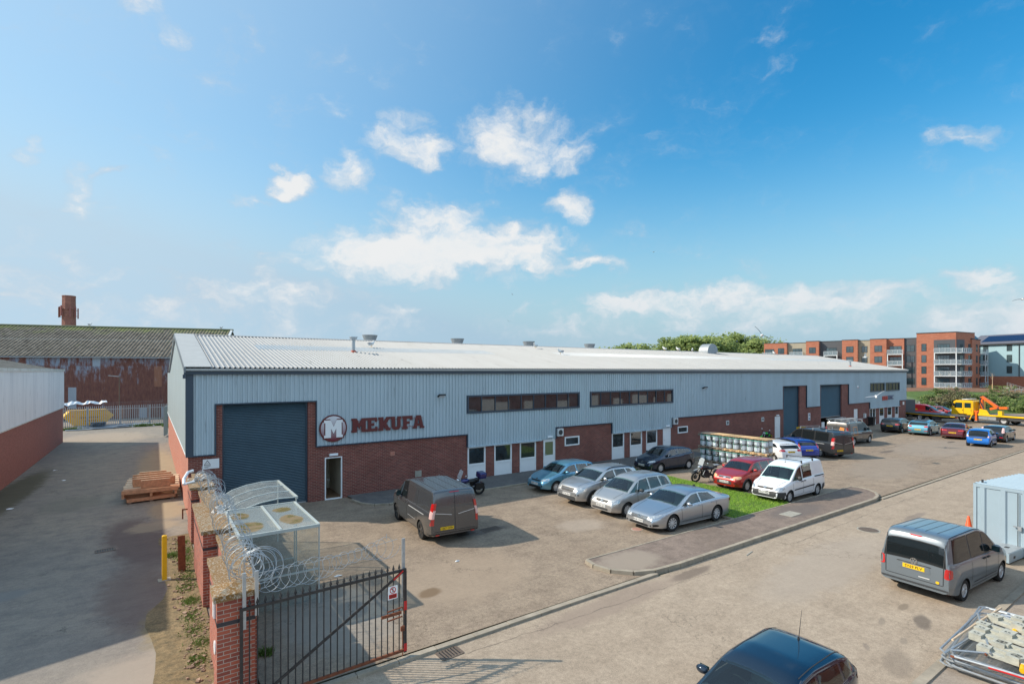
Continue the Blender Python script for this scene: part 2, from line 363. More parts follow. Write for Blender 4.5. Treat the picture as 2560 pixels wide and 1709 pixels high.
M['road'] = ground_mat('road asphalt', [(.34,.272,.205),(.375,.305,.232),(.295,.235,.176)], .35, .26, bump=.35, cracks=.5, patches=[
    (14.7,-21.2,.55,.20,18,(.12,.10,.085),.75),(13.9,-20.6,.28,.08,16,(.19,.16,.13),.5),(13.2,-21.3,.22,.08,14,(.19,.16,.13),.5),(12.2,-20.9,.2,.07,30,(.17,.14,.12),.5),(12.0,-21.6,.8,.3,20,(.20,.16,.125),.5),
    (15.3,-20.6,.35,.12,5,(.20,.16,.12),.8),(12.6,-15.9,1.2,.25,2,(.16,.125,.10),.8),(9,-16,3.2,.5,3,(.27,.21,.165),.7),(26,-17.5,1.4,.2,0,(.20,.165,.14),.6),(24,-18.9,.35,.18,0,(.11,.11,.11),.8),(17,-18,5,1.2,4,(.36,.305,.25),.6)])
sheet('road', [(-80,-22.1),(170,-22.1),(170,-15.45),(-80,-15.45)], -.03, M['road'])
M['alley'] = ground_mat('alley asphalt', [(.235,.21,.18),(.30,.26,.205),(.19,.17,.15)], .5, .18, bump=.5, cracks=.8, patches=[
    (-1.7,-2.2,1.1,4.2,8,(.125,.085,.075),.75),(-1.6,-8,1.0,3.2,4,(.15,.105,.09),.6),(-.7,2.2,.8,2.0,0,(.36,.275,.17),.7),(-1.2,-.4,1.,1.,0,(.33,.26,.18),.8),(-.9,14,1.3,12,0,(.38,.29,.17),.6),
    (-7.2,10,1.0,9,-3,(.085,.075,.04),.8),(-2.6,-2.9,.4,.3,0,(.30,.23,.18),.8),(-4.4,6,1.3,2,0,(.17,.16,.13),.5),(-5,36,4,6,0,(.36,.29,.22),.7),(-1.4,-13,1.5,1.4,0,(.36,.30,.24),.7),(-.9,-10.5,.7,1.6,0,(.27,.205,.10),.7),(-4.7,-6,.7,.5,0,(.20,.20,.19),.6)])
sheet('alley', [(-80,-15.45),(.3,-15.45),(.3,60),(-80,60)], -.004, M['alley'])
M['dirt'] = ground_mat('wall foot dirt', [(.20,.145,.075),(.27,.20,.11),(.12,.10,.06)], 1.6, .35, bump=.9)
b = MB(); rnd = random.Random(4)
pts = [(-.85-.25*rnd.random()-(.35 if y < -9 else 0), y) for y in [x*.8-15.2 for x in range(0, 17)]]
for i in range(len(pts)-1): b.quad((pts[i][0], pts[i][1], .004), (-.1, pts[i][1], .03), (-.1, pts[i+1][1], .03), (pts[i+1][0], pts[i+1][1], .004))
struct(b.build('dirt_strip', M['dirt']))
sheet('far_pavement', [(-80,-40),(170,-40),(170,-22.26),(-80,-22.26)], .03, ground_mat('pavement asphalt', [(.30,.25,.20),(.34,.285,.23),(.24,.20,.165)], .5, .2))
def kerb(name, pts, w=.14, z0=-.06, z1=.004, stone=.9, m=None):
    b = MB(); gap = .008
    for i in range(len(pts)-1):
        a = Vector((*pts[i], 0)); c = Vector((*pts[i+1], 0)); n = max(1, round((c-a).length/stone)); d = (c-a)/n; pr = Vector((-d.y, d.x, 0)).normalized()*w/2
        for k in range(n):
            p = a+d*k+d.normalized()*gap; q = a+d*(k+1)-d.normalized()*gap; zz = z1+random.Random(k*7+i).uniform(-.004,.004)
            b.prism([(p.x-pr.x,p.y-pr.y),(q.x-pr.x,q.y-pr.y),(q.x+pr.x,q.y+pr.y),(p.x+pr.x,p.y+pr.y)], z0, zz)
    return struct(b.build(name, m or M['kerb']))
kerb('road_kerb', [(-6,-15.38),(4,-15.39),(8,-15.36),(11.6,-15.36)], .16, -.06, .03)
kerb('road_kerb', [(28.3,-15.38),(60,-15.33),(110,-15.3)], .16, -.06, .012)
kerb('road_kerb', [(0,-22.18),(60,-22.18)], .18, -.06, .07)
kerb('wall_path_kerb', [(6.7,-.9),(6.85,-1.8),(7.3,-2.45),(7.9,-2.7),(12,-2.75),(33,-2.75)], .12, -.05, .09)
sheet('wall_path', [(6.75,.02),(6.85,-1.8),(7.3,-2.4),(7.9,-2.66),(33.3,-2.66),(33.3,.02)], .075, ground_mat('path asphalt', [(.13,.125,.12),(.17,.16,.15),(.10,.10,.10)], .8, .2))
# island between forecourt and road
isl = [(10.45,-13.45),(10.35,-13.9),(10.5,-14.5),(10.95,-15.0),(11.6,-15.27),(12.7,-15.36),(27.6,-15.36),(28.4,-15.2),(29.1,-14.85),(29.6,-14.3),(29.75,-13.85),(29.6,-13.55)]
M['island'] = ground_mat('island paving', [(.20,.155,.125),(.25,.195,.16),(.16,.125,.105)], .8, .28, bump=.7, patches=[(11.6,-14.3,1.35,.9,0,(.30,.25,.20),.9),(22.3,-14.3,2.2,.75,0,(.14,.12,.11),.75)])
b = MB(); b.prism(isl, -.06, .095); struct(b.build('pavement_island', M['island']))
kerb('island_kerb', isl[0:] , .13, -.06, .115, .6); kerb('island_edging', [(10.45,-13.42),(29.6,-13.5)], .06, -.02, .11, .9)
b = MB(); b.box(21.05,21.95,-14.7,-14.16,.09,.112); tag(b.build('access_cover', M['concrete']), 'pale rectangular concrete access cover set in the pavement island', 'access cover')
def manhole(x, y, r, z, lab, m):
    t = thing('manhole', lab, 'manhole cover', (x, y, z)); b = MB(); b.lathe([(r, 0), (r, .006)], n=28); b.build('frame', M['rust'] if m == 'r' else M['concrete'], t)
    b = MB(); b.lathe([(r*.86, .004), (r*.86, .010)], n=28)
    for i in range(-4, 5):
        for j in range(-4, 5):
            if math.hypot(i, j) < 4.2: b.box(i*r*.19-.03*r, i*r*.19+.07*r, j*r*.19-.03*r, j*r*.19+.07*r, .009, .014)
    b.build('cover', m if not isinstance(m, str) else M['rustc'], t)
M['rustc'] = mat('worn iron', (.17,.13,.10), .7, .3, var=.3, vs=20)
manhole(22.2, -17.15, .40, -.03, 'round iron manhole cover in the road opposite the island', M['rustc'])
manhole(14.6, -11.9, .24, 0, 'small round pinkish cover beside the front bumper of the silver coupe', mat('pink concrete', (.42,.24,.19), .9))
def drain(x, y, w, l, rz, z, lab, n):
    t = thing('drain_grate', lab, 'drain', (x, y, z), R(rz)); b = MB()
    for s in (-1, 1): b.box(-l/2, l/2, s*w/2-.02, s*w/2+.02, 0, .014); b.box(s*l/2-.02, s*l/2+.02, -w/2+.022, w/2-.022, 0, .014)
    b.build('frame', M['rustc'], t); b = MB()
    for i in range(n):
        xx = -l/2+(i+.5)*l/n; b.box(xx-l/n*.26, xx+l/n*.26, -w/2+.022, w/2-.022, 0, .012)
    b.build('bars', M['rustc'], t); b = MB(); b.box(-l/2+.02, l/2-.02, -w/2+.02, w/2-.02, 0, .003); b.build('pit', M['black'], t)
drain(4.2, -15.69, .36, .52, 3, -.03, 'rusty gully grate against the kerb near the open gate', 7)
drain(8.75, -8.5, .42, .75, 4, 0, 'slotted drain grate just behind the rear bumper of the parked grey van', 10)
drain(9.85, -8.55, .42, .8, 4, 0, 'slotted drain grate further from the grey van in its shadow', 10)
drain(-2.62, -2.9, .35, .55, 5, 0, 'small gully grate set in the shaded alley asphalt', 8)
# lawn
b = MB(); lawn = [(18.95,-13.38),(23.5,-13.38),(23.8,-12.4),(23.7,-10),(23.95,-6),(24.0,-3.2),(22.4,-2.9),(19.3,-2.95),(18.95,-6)]
b.prism(lawn, -.02, .07); struct(b.build('lawn_soil', mat('lawn soil', (.09,.15,.025), .95, var=.4, vs=5)))
kerb('lawn_kerb', [(18.9,-13.38),(18.9,-3)], .08, -.03, .085)
def inside(p, poly):
    r = False; j = len(poly)-1
    for i in range(len(poly)):
        a, c = poly[i], poly[j]
        if (a[1] > p[1]) != (c[1] > p[1]) and p[0] < (c[0]-a[0])*(p[1]-a[1])/(c[1]-a[1])+a[0]: r = not r
        j = i
    return r
def blades(name, n, area, h, w, m, seed, z=.06, poly=None, clump=None):
    rnd = random.Random(seed); b = MB(); x0, x1, y0, y1 = area; c = 0; spots = clump
    while c < n:
        if spots:
            s = rnd.choice(spots); x = rnd.gauss(s[0], s[2]); y = rnd.gauss(s[1], s[3])
        else: x, y = rnd.uniform(x0, x1), rnd.uniform(y0, y1)
        if poly and not inside((x, y), poly): continue
        c += 1; hh = h*rnd.uniform(.5, 1.3)*(0.7+.6*noise.noise((x*.9, y*.9, 3))+.25); a = rnd.uniform(0, 6.28); ww = w*rnd.uniform(.6, 1.3)
        dx, dy = math.cos(a)*ww, math.sin(a)*ww; lx, ly = rnd.gauss(0, .5)*hh, rnd.gauss(0, .5)*hh
        b.add([(x-dx, y-dy, z), (x+dx, y+dy, z), (x+lx, y+ly, z+hh)], [(0, 1, 2)])
    me = bpy.data.meshes.new(name); me.from_pydata(b.v, [], b.f); me.materials.append(m)
    o = put(name, me); o['kind'] = 'stuff'; return o
def leafmat(name, c1, c2, c3=None, sc_=1.2, transl=.25):
    m = bpy.data.materials.new(name); m.use_nodes = True; nt = m.node_tree; b = nt.nodes['Principled BSDF']
    g = N(nt, 'ShaderNodeNewGeometry'); oc = N(nt, 'ShaderNodeTexCoord').outputs['Object']
    n = noise_(nt, oc, sc_, 3, .6); c = mixc(nt, mapr(nt, n.outputs[0], .35, .65), c1, c2)
    if c3: c = mixc(nt, mapr(nt, g.outputs['Random Per Island'], .5, 1, 0, .8), c, c3)
    L(nt, c, b.inputs['Base Color']); b.inputs['Roughness'].default_value = .6; b.inputs['Specular IOR Level'].default_value = .3
    tr = N(nt, 'ShaderNodeBsdfTranslucent'); L(nt, c, tr.inputs[0]); mx = N(nt, 'ShaderNodeMixShader'); mx.inputs[0].default_value = transl
    L(nt, b.outputs[0], mx.inputs[1]); L(nt, tr.outputs[0], mx.inputs[2]); L(nt, mx.outputs[0], nt.nodes['Material Output'].inputs[0]); return m
M['grass'] = leafmat('lawn grass', (.17,.36,.03), (.30,.50,.05), (.40,.48,.12), 1.6)
blades('lawn_grass', 34000, (18.9,24.1,-13.4,-2.9), .075, .011, M['grass'], 1, .065, lawn)
M['weed'] = leafmat('weeds', (.085,.15,.025), (.13,.21,.04), (.20,.22,.07), 3)
blades('verge_weeds', 4200, (0,0,0,0), .07, .016, M['weed'], 2, .01, None, [(-.32,-4.6,.13,.35),(-.35,-5.4,.15,.35),(-.33,-6.4,.13,.4),(-.36,-7.3,.14,.3),(-.42,-8.3,.12,.2),(-.4,-9.4,.1,.15),(-.45,-10.4,.1,.2),(-.4,-11.3,.12,.2),(-.35,-12.1,.12,.15),(-.45,-12.9,.1,.15),(-.3,-3.6,.12,.2),(-.7,-4.9,.08,.1),(.8,-13.4,.08,.1)])
# rubble at the foot of the wall
b = MB(); rnd = random.Random(8)
for i in range(260):
    y = rnd.uniform(-15,-2.5); x = rnd.gauss(-.42,.17); s = rnd.uniform(.012,.035)
    b.obox((x, y, .02+s*.4), s*rnd.uniform(.7,1.6), s, s*.6, Matrix.Rotation(rnd.uniform(0,3), 3, 'Z') @ Matrix.Rotation(rnd.uniform(-.4,.4), 3, 'X'))
o = b.build('stone_rubble', mat('rubble', (.30,.20,.14), .9, var=.5, vs=3)); o['kind'] = 'stuff'
def crack(name, pts, w, z, seed):
    rn = random.Random(seed); b = MB(); P = []
    for a, c in zip(pts, pts[1:]):
        a, c = Vector(a), Vector(c); n = max(2, int((c-a).length/.25)); P += [a.lerp(c, k/n)+Vector((rn.gauss(0,.02), rn.gauss(0,.025))) for k in range(n)]
    for i, p_ in enumerate(P):
        q = w*rn.uniform(.3, 1.2); b.v += [(p_.x, p_.y-q/2, z), (p_.x, p_.y+q/2, z)]
    b.f = [(2*i, 2*i+2, 2*i+3, 2*i+1) for i in range(len(P)-1)]; struct(b.build(name, M['tar']))
M['tar'] = mat('tar joint', (.12,.10,.08), .9)
for k_, (pts_, w_, z_) in enumerate([([(4.5,-15.9),(7.8,-16.05),(13,-16.2),(17,-16.25)],.010,-.026),([(18,-16.3),(27,-16.1),(44,-16.2)],.014,-.026),([(8.6,-11.2),(11.2,-10.4),(13.4,-11.1)],.008,.004),([(6.1,-15.0),(6.6,-12.5),(6.3,-9.9)],.010,.004),([(36,-8.4),(44,-8.9),(52,-8.6)],.03,.004),([(27,-10.2),(30,-9.8),(33.5,-10.4)],.03,.004),([(40,-12.6),(49,-13.1)],.025,.004),([(-3.9,-12),(-3.3,-7),(-3.6,-1),(-2.9,6)],.012,.001),([(-6.4,-14),(-5.9,-9)],.02,.001)]): crack('road_crack' if z_ < 0 else 'tarmac_crack', pts_, w_, z_, k_)
# litter scraps
rnd = random.Random(11)
for i, (x, y, s, lb) in enumerate([(-6.6,6.5,.28,'crumpled white scrap of sheeting lying on the mossy alley edge'),(-5.4,13.2,.18,'small white scrap lying alone on the shaded alley'),(-6.3,17.5,.2,'thin white strip lying far up the alley by the brick wall'),(7.0,-10.9,.13,'white paper scrap on the sunny forecourt beyond the gate'),(3.4,-9.9,.17,'pale rag lying on the forecourt near the plastic shelter')]):
    b = MB(); n = 9
    ring = [(s*rnd.uniform(.3,1)*math.cos(6.28*k/n), s*.45*rnd.uniform(.3,1)*math.sin(6.28*k/n), rnd.uniform(.004,.03)) for k in range(n)]
    b.add(ring+[(0,0,.05)], [(k, (k+1) % n, n) for k in range(n)]); tag(b.build('litter', M['white'], loc=(x, y, 0)), lb, 'litter', 'scraps of litter on the ground')
b = MB(); b.box(-.28,.28,-.02,.02,0,.02); tag(b.build('timber_offcut', M['concrete'], loc=(15.75,-15.95,-.03), rz=R(12)), 'pale timber offcut lying in the road against the island kerb', 'timber offcut')

# ---------------------------------------------------------------- main warehouse
PITCH = .2
def ribs(x0, x1, intervals, plane, depth=.035, extra=(), pitch=PITCH, prof=((0,0),(.35,0),(.45,1),(.75,1),(.85,0))):
    """corrugated sheet; intervals(x)->[(lo,hi)], plane(x,h,d)->3D point"""
    xs = set(extra) | {x0, x1}; k = math.floor(x0/pitch)
    def dep(x):
        t = (x/pitch) % 1; pr = list(prof)+[(1, 0)]
        for (a, da), (c, dc) in zip(pr, pr[1:]):
            if a <= t <= c: return (da+(dc-da)*(t-a)/(c-a))*depth
        return 0
    while k*pitch < x1:
        for a, _ in prof:
            x = (k+a)*pitch
            if x0 < x < x1: xs.add(round(x, 5))
        k += 1
    xs = sorted(xs); b = MB()
    for a, c in zip(xs, xs[1:]):
        if c-a < 1e-4: continue
        for lo, hi in intervals((a+c)/2):
            l0, l1 = (lo(a), lo(c)) if callable(lo) else (lo, lo); h0, h1 = (hi(a), hi(c)) if callable(hi) else (hi, hi)
            b.quad(plane(a, l0, dep(a)), plane(c, l1, dep(c)), plane(c, h1, dep(c)), plane(a, h0, dep(a)))
    return b
wh = thing('warehouse', 'long grey clad warehouse with brick base and white ribbed roof', 'warehouse', (0, 0, 0))
LEN = 78.5; WT = 6.2
up = [(1.04,5.24),(48.2,52.76),(55.56,62.09)]; low = [(13.66,20.2),(25.34,31.8),(67.57,76.27)]
cler = [(13.63,22.2),(23.24,31.9),(67.57,71.62),(71.97,76.18)]
def iv(x):
    lo = 2.68
    for a, c in up:
        if a < x < c: lo = 4.87
    for a, c in low:
        if a < x < c: lo = 1.93
    if x > 76.27: lo = 2.62
    for a, c in cler:
        if a < x < c: return [(lo, 3.87), (4.88, WT)]
    return [(lo, WT)]
ex = [v for p in up+low+cler for v in p]
ribs(.19, LEN, iv, lambda x, h, d: (x, -.04-d, h), .055, extra=ex).build('front_cladding', M['cladding'], wh)
b = MB()
b.box(-.09,.19,-.11,-.02,2.68,6.2); b.box(-.09,-.02,-.02,.25,2.68,6.2)
def edge(x0, x1, z): b.box(x0, x1, -.11, .02, z-.055, z)
edge(-.09,1.04,2.68); edge(5.24,13.66,2.68); edge(20.2,25.34,2.68); edge(31.8,48.2,2.68); edge(52.76,55.56,2.68); edge(62.09,67.57,2.68); edge(76.27,LEN+.05,2.62)
for a, c in up:
    edge(a-.05, c+.05, 4.87); b.box(a-.05, a, -.11,.02, 2.68, 4.815); b.box(c, c+.05, -.11,.02,2.68,4.815)
for a, c in low: b.box(a-.05, a, -.11,.02,1.93,2.62); b.box(c, c+.05, -.11,.02,1.93,2.62 if c < 70 else 2.56)
b.build('cladding_trim', M['trim'], wh)
for a, c in low: b = MB(); b.box(a+.01, c-1.2 if c < 70 else c-.01, -.20,-.02,1.90,1.945); b.build('window_head_flashing', M['cladding'], wh)
# brick front with openings
brk = [(0,1.04,0,2.68),(1.04,5.24,0,4.87),(5.24,13.66,0,2.68),(13.66,20.2,0,1.93),(20.2,25.34,0,2.68),(25.34,31.8,0,1.93),(31.8,48.2,0,2.68),(48.2,52.76,0,4.87),(52.76,55.56,0,2.68),(55.56,62.09,0,4.87),(62.09,67.57,0,2.68),(67.57,76.27,0,1.93),(76.27,LEN,0,2.62)]
PAN = [(13.68,14.89),(15.51,16.77),(17.38,18.63),(25.36,26.58),(27.2,28.47),(28.94,30.16),(70.35,71.71),(72.7,74.03),(75.03,76.09)]
holes = [(1.28,4.89,0,4.84),(5.67,6.51,0,2.07),(19.23,20.19,0,1.92),(30.84,31.73,0,1.91),(46.88,47.79,0,2.01),(48.46,51.51,0,4.82),(55.87,60.58,0,4.82),(63.55,64.4,0,2.01),(67.69,69.31,0,1.9),
         (21.0,22.28,1.37,1.98),(32.6,33.84,1.41,1.94)] + [(a, c, 0, 1.92) for a, c in PAN]
xs = sorted({v for r in brk+holes for v in r[:2]}); zs = sorted({v for r in brk+holes for v in r[2:]})
b = MB(); D0 = .0; DR = .22
for xa, xb in zip(xs, xs[1:]):
    for za, zb in zip(zs, zs[1:]):
        mx, mz = (xa+xb)/2, (za+zb)/2
        if any(r[0] < mx < r[1] and r[2] < mz < r[3] for r in brk) and not any(r[0] < mx < r[1] and r[2] < mz < r[3] for r in holes):
            b.quad((xa,0,za),(xb,0,za),(xb,0,zb),(xa,0,zb))
for x0, x1, z0, z1 in holes:
    b.quad((x0,0,z0),(x0,DR,z0),(x0,DR,z1),(x0,0,z1)); b.quad((x1,0,z0),(x1,DR,z0),(x1,DR,z1),(x1,0,z1)); b.quad((x0,0,z1),(x1,0,z1),(x1,DR,z1),(x0,DR,z1))
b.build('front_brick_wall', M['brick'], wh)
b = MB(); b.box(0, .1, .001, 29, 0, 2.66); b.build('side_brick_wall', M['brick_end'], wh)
b = MB(); b.box(LEN-.1, LEN, .001, 22, 0, 2.6); b.box(0.1, LEN-.1, 28.8, 29, 0, 6); b.build('rear_brick_wall', M['brick'], wh)
def gz(y): return (6.38+.182*min(y, 22-y)) if y < 22 else 6.15
ribs(-.02, 29, lambda y: [(2.68, (lambda q: gz(q)))], lambda y, h, d: (-.05-d*.5, y, h), extra=(11,22)).build('side_cladding', M['cladding_end'], wh)
ribs(-.02, 22, lambda y: [(2.6, (lambda q: gz(q)))], lambda y, h, d: (LEN+.03+d*.5, y, h), extra=(11,)).build('far_end_cladding', M['cladding'], wh)
b = MB(); b.box(-.085,-.03,-.02,29,2.64,2.68); b.build('side_cladding_drip', M['white'], wh)
K = .182
def rz_(y): return 6.44+K*(y+.25)
def roofstrip(x0, x1, ya, yb, dz, name, m, par=wh):
    return ribs(x0, x1, lambda x: [(ya, yb)], lambda x, h, d: (x, h, rz_(h)+d+dz), .045, prof=((0,0),(.5,0),(.62,1),(.82,1),(.94,0))).build(name, m, par)
roofstrip(.0, LEN+.1, -.3, 11, 0, 'roof', M['roof'])
ridz = rz_(11)
b = MB(); b.quad((0,11,ridz),(LEN+.1,11,ridz),(LEN+.1,22,6.4),(0,22,6.4)); b.quad((0,22,6.38),(LEN,22,6.38),(LEN,29,6.1),(0,29,6.1)); b.build('rear_roof', M['roof'], wh)
for x0, x1 in ((3.6,19.2),(25.6,52.6),(56.4,77.4)): roofstrip(x0, x1, 5.45, 7.2, .006, 'rooflight', M['rooflight'])
b = MB()
b.prism([(-.32,rz_(-.32)+.04),(11,ridz+.05),(11,ridz+.07),(-.32,rz_(-.32)+.06)], -.14, .85, Matrix(((0,0,1),(1,0,0),(0,1,0))).to_4x4())
b.build('verge_flashing', M['flash'], wh)
b = MB(); b.prism([(-.32,rz_(-.32)-.2),(11,ridz-.2),(11,ridz+.045),(-.32,rz_(-.32)+.035)], -.16, -.10, Matrix(((0,0,1),(1,0,0),(0,1,0))).to_4x4())
b.prism([(22.1,6.2),(11.004,ridz-.2),(11.004,ridz+.045),(22.1,6.46)], -.16, -.10, Matrix(((0,0,1),(1,0,0),(0,1,0))).to_4x4()); b.build('verge_trim', mat('verge grey', (.16,.19,.21), .4), wh)
b = MB(); b.prism([(10.75,ridz+.0),(11,ridz+.06),(11.3,ridz+.0)], -.12, LEN+.12, Matrix(((0,0,1),(1,0,0),(0,1,0))).to_4x4()); b.build('ridge_cap', M['roof'], wh)
b = MB(); b.box(-.16, LEN+.15, -.30, -.14, 6.31, 6.405); b.build('gutter', M['flash'], wh)
b = MB(); b.box(-.16, LEN+.12, -.2, -.02, 6.15, 6.308); b.box(-.2,-.1,-.22,-.1,5.98,6.15); b.build('eaves_fascia', M['trim'], wh)
for i in range(14): b = MB(); b.box(2+i*5.6,2.06+i*5.6,-.305,-.295,6.33,6.36); b.build('gutter_bracket', M['white_dirty'], wh)
# joinery
def shutter(x0, x1, z0, z1, y=.16):
    b = MB(); pitch = .075; n = int((z1-z0)/pitch)
    for i in range(n):
        z = z0+i*pitch; b.add([(x0,y,z),(x1,y,z),(x1,y-.022,z+pitch*.5),(x0,y-.022,z+pitch*.5),(x1,y,z+pitch),(x0,y,z+pitch)], [(0,1,2,3),(3,2,4,5)])
    o = b.build('roller_shutter', M['shutter'], wh); b = MB(); b.box(x0,x0+.07,y-.05,y+.02,0,z1); b.build('guide_rail', M['trim'], o); b = MB(); b.box(x1-.07,x1,y-.05,y+.02,0,z1); b.build('guide_rail', M['trim'], o)
    b = MB(); b.box(x0,x1,y-.03,y+.02,z0-.06,z0); b.build('bottom_bar', M['steel'], o); return o
shutter(1.28,4.89,.06,4.84); shutter(48.46,51.51,.06,4.82); shutter(55.87,60.58,1.46,4.82)
def frame(b, x0, x1, z0, z1, w, y0, y1):
    b.box(x0,x0+w,y0,y1,z0,z1); b.box(x1-w,x1,y0,y1,z0,z1); b.box(x0+w,x1-w,y0,y1,z0,z0+w); b.box(x0+w,x1-w,y0,y1,z1-w,z1)
def clere(x0, x1, n):
    b = MB(); frame(b, x0-.03, x1+.03, 3.85, 4.90, .10, -.13, .0)
    for i in range(1, n):
        x = x0+(x1-x0)*i/n; b.box(x-.025,x+.025,-.10,.0,3.95,4.80)
    o = b.build('clerestory_window', M['trim'], wh); b = MB()
    for i in range(n):  # each pane very slightly out of true
        xa, xb = x0+(x1-x0)*i/n, x0+(x1-x0)*(i+1)/n; q = random.Random(int(x0*9)+i); t1, t2 = q.uniform(-.006,.006), q.uniform(-.006,.006)
        b.quad((xa,-.06+t1,3.9),(xb,-.06-t1,3.9),(xb,-.06-t1+t2,4.85),(xa,-.06+t1+t2,4.85))
    b.build('glass', M['glass'], o)
clere(13.63,22.2,9); clere(23.24,31.9,9); clere(67.57,71.62,4); clere(71.97,76.18,4)
for i, (a, c) in enumerate(PAN):
    b = MB(); frame(b, a, c, 0, 1.92, .065, -.03, .06); b.box(a+.065,c-.065,-.03,.06,.82,.90); b.box(a+.065,c-.065,.0,.04,.065,.82); b.box(a-.03,c+.03,-.07,-.03,0,.05)
    o = b.build('window_panel', M['white'], wh); b = MB(); frame(b, a+.066, c-.066, .901, 1.854, .03, -.012, .022); b.build('sash', M['white'], o); b = MB(); b.quad((a+.06,.01,.89),(c-.06,.01,.89),(c-.06,.005,1.86),(a+.06,.005,1.86)); b.build('glass', M['glass'], o)
def door(a, c, h, kind):
    b = MB(); frame(b, a, c, 0, h, .05, -.03, .07)
    if kind == 'glazed':
        b.box(a+.05,c-.05,.0,.045,.05,.82); frame(b, a+.051, c-.051, .821, h-.055, .10, .0, .045)
    elif kind == 'plain': b.box(a+.05,c-.05,.0,.045,.05,h-.05)
    elif kind == 'double':
        m_ = (a+c)/2; b.box(m_-.05,m_+.05,-.01,.05,.05,h-.05); b.box(a+.05,m_-.05,.0,.04,.05,.85); b.box(m_+.05,c-.05,.0,.04,.05,.85)
    o = b.build('door', M['white'], wh)
    if kind == 'glazed': b = MB(); b.quad((a+.13,.02,.9),(c-.13,.02,.9),(c-.13,.02,h-.13),(a+.13,.02,h-.13)); b.build('glass', M['glass_green'], o)
    if kind == 'double': b = MB(); b.quad((a+.05,.03,.85),(c-.05,.03,.85),(c-.05,.03,h-.05),(a+.05,.03,h-.05)); b.build('glass', M['glass'], o)
    b = MB(); hx = a+.12; b.box(hx-.02,hx+.10,-.05,-.02,.98,1.01); b.build('handle', M['steel'], o); return o
door(5.67,6.51,2.07,'open'); door(19.23,20.19,1.92,'glazed'); door(30.84,31.73,1.91,'plain'); door(46.88,47.79,2.01,'plain'); door(63.55,64.4,2.01,'plain'); door(67.69,69.31,1.9,'double')
b = MB(); b.quad((5.6,.24,.02),(6.6,.24,.02),(6.6,2.6,.02),(5.6,2.6,.02)); b.build('corridor_floor', mat('tan floor', (.28,.17,.10), .5), wh)
b = MB(); b.quad((5.6,.24,0),(5.6,2.6,0),(5.6,2.6,2.3),(5.6,.24,2.3)); b.quad((6.6,.24,0),(6.6,2.6,0),(6.6,2.6,2.3),(6.6,.24,2.3)); b.quad((5.6,2.6,0),(6.6,2.6,0),(6.6,2.6,2.3),(5.6,2.6,2.3)); b.quad((5.6,.24,2.3),(6.6,.24,2.3),(6.6,2.6,2.3),(5.6,2.6,2.3)); b.build('corridor_wall', M['interior'], wh)
b = MB(); b.box(6.02,6.06,1.2,2.1,0.03,2.0); b.build('inner_door', M['white_dirty'], wh)
b = MB(); X0, X1 = 55.8, 60.7
b.quad((X0,.23,.01),(X1,.23,.01),(X1,5,.01),(X0,5,.01)); b.quad((X0,.23,0),(X0,5,0),(X0,5,3),(X0,.23,3)); b.quad((X1,.23,0),(X1,5,0),(X1,5,3),(X1,.23,3)); b.quad((X0,5,0),(X1,5,0),(X1,5,3),(X0,5,3)); b.build('bay_interior', M['interior_dark'], wh)
b = MB(); b.box(56.4,59.8,2.2,3.2,0,.8); b.box(56.2,60.2,3.4,4.0,.9,1.0); b.build('bay_racking', M['timber_old'], wh)
for x0, x1, z0, z1 in ((21.0,22.28,1.37,1.98),(32.6,33.84,1.41,1.94)):
    b = MB(); frame(b, x0, x1, z0, z1, .09, -.04, .05); o = b.build('small_window', M['white'], wh); b = MB(); b.quad((x0+.08,.0,z0+.08),(x1-.08,.0,z0+.08),(x1-.08,.0,z1-.08),(x0+.08,.0,z1-.08)); b.build('glass', M['glass'], o)
b = MB(); b.quad((1,.28,0),(5.2,.28,0),(5.2,.28,4.9),(1,.28,4.9)); b.quad((48.3,.28,0),(51.7,.28,0),(51.7,.28,4.9),(48.3,.28,4.9)); b.build('bay_backing', M['interior_dark'], wh)
# wall furniture: things of their own
def wallbox(name, x, z, w, h, d, m, lab, cat, grp=None):
    b = MB(); b.box(x,x+w,-d,-.002,z,z+h); o = b.build(name, m); return tag(o, lab, cat, grp)
for x, z, lb in ((6.09,2.19,'white bulkhead light above the open side door'),(19.71,2.09,'white bulkhead light above the glazed door right of three window panels'),(31.3,2.09,'white bulkhead light above the plain door by the second air conditioner'),(47.33,2.12,'white bulkhead light above the door left of the tall shutter')):
    t = thing('bulkhead_light', lb, 'wall light', (x, -.0, z), 0, 'bulkhead lights above the doors'); yy = 0 if z > 2.1 else -.05
    b = MB(); b.box(-.21,.21,-.07+yy,-.002+yy,-.055,.055); b.build('base', M['white'], t); b = MB(); b.box(-.18,.18,-.10+yy,-.071+yy,-.04,.04); b.build('diffuser', mat('diffuser', (.85,.9,.95), .3), t)
for x, lb in ((11.85,'black floodlight on the cladding right of the company name'),(35.65,'black floodlight on the cladding between windows and shutters')):
    t = thing('floodlight', lb, 'floodlight', (x, -.09, 4.92), 0, 'floodlights on the front cladding'); b = MB(); b.bar((0,0,0),(0,-.12,.03),.04); b.build('bracket', M['black'], t)
    b = MB(); b.obox((0,-.26,.02), .2, .12, .05, Matrix.Rotation(R(-25), 3, 'X')); b.build('housing', M['black'], t); b = MB(); b.obox((0,-.285,-.035), .17, .09, .008, Matrix.Rotation(R(-25), 3, 'X')); b.build('lens', M['white'], t)
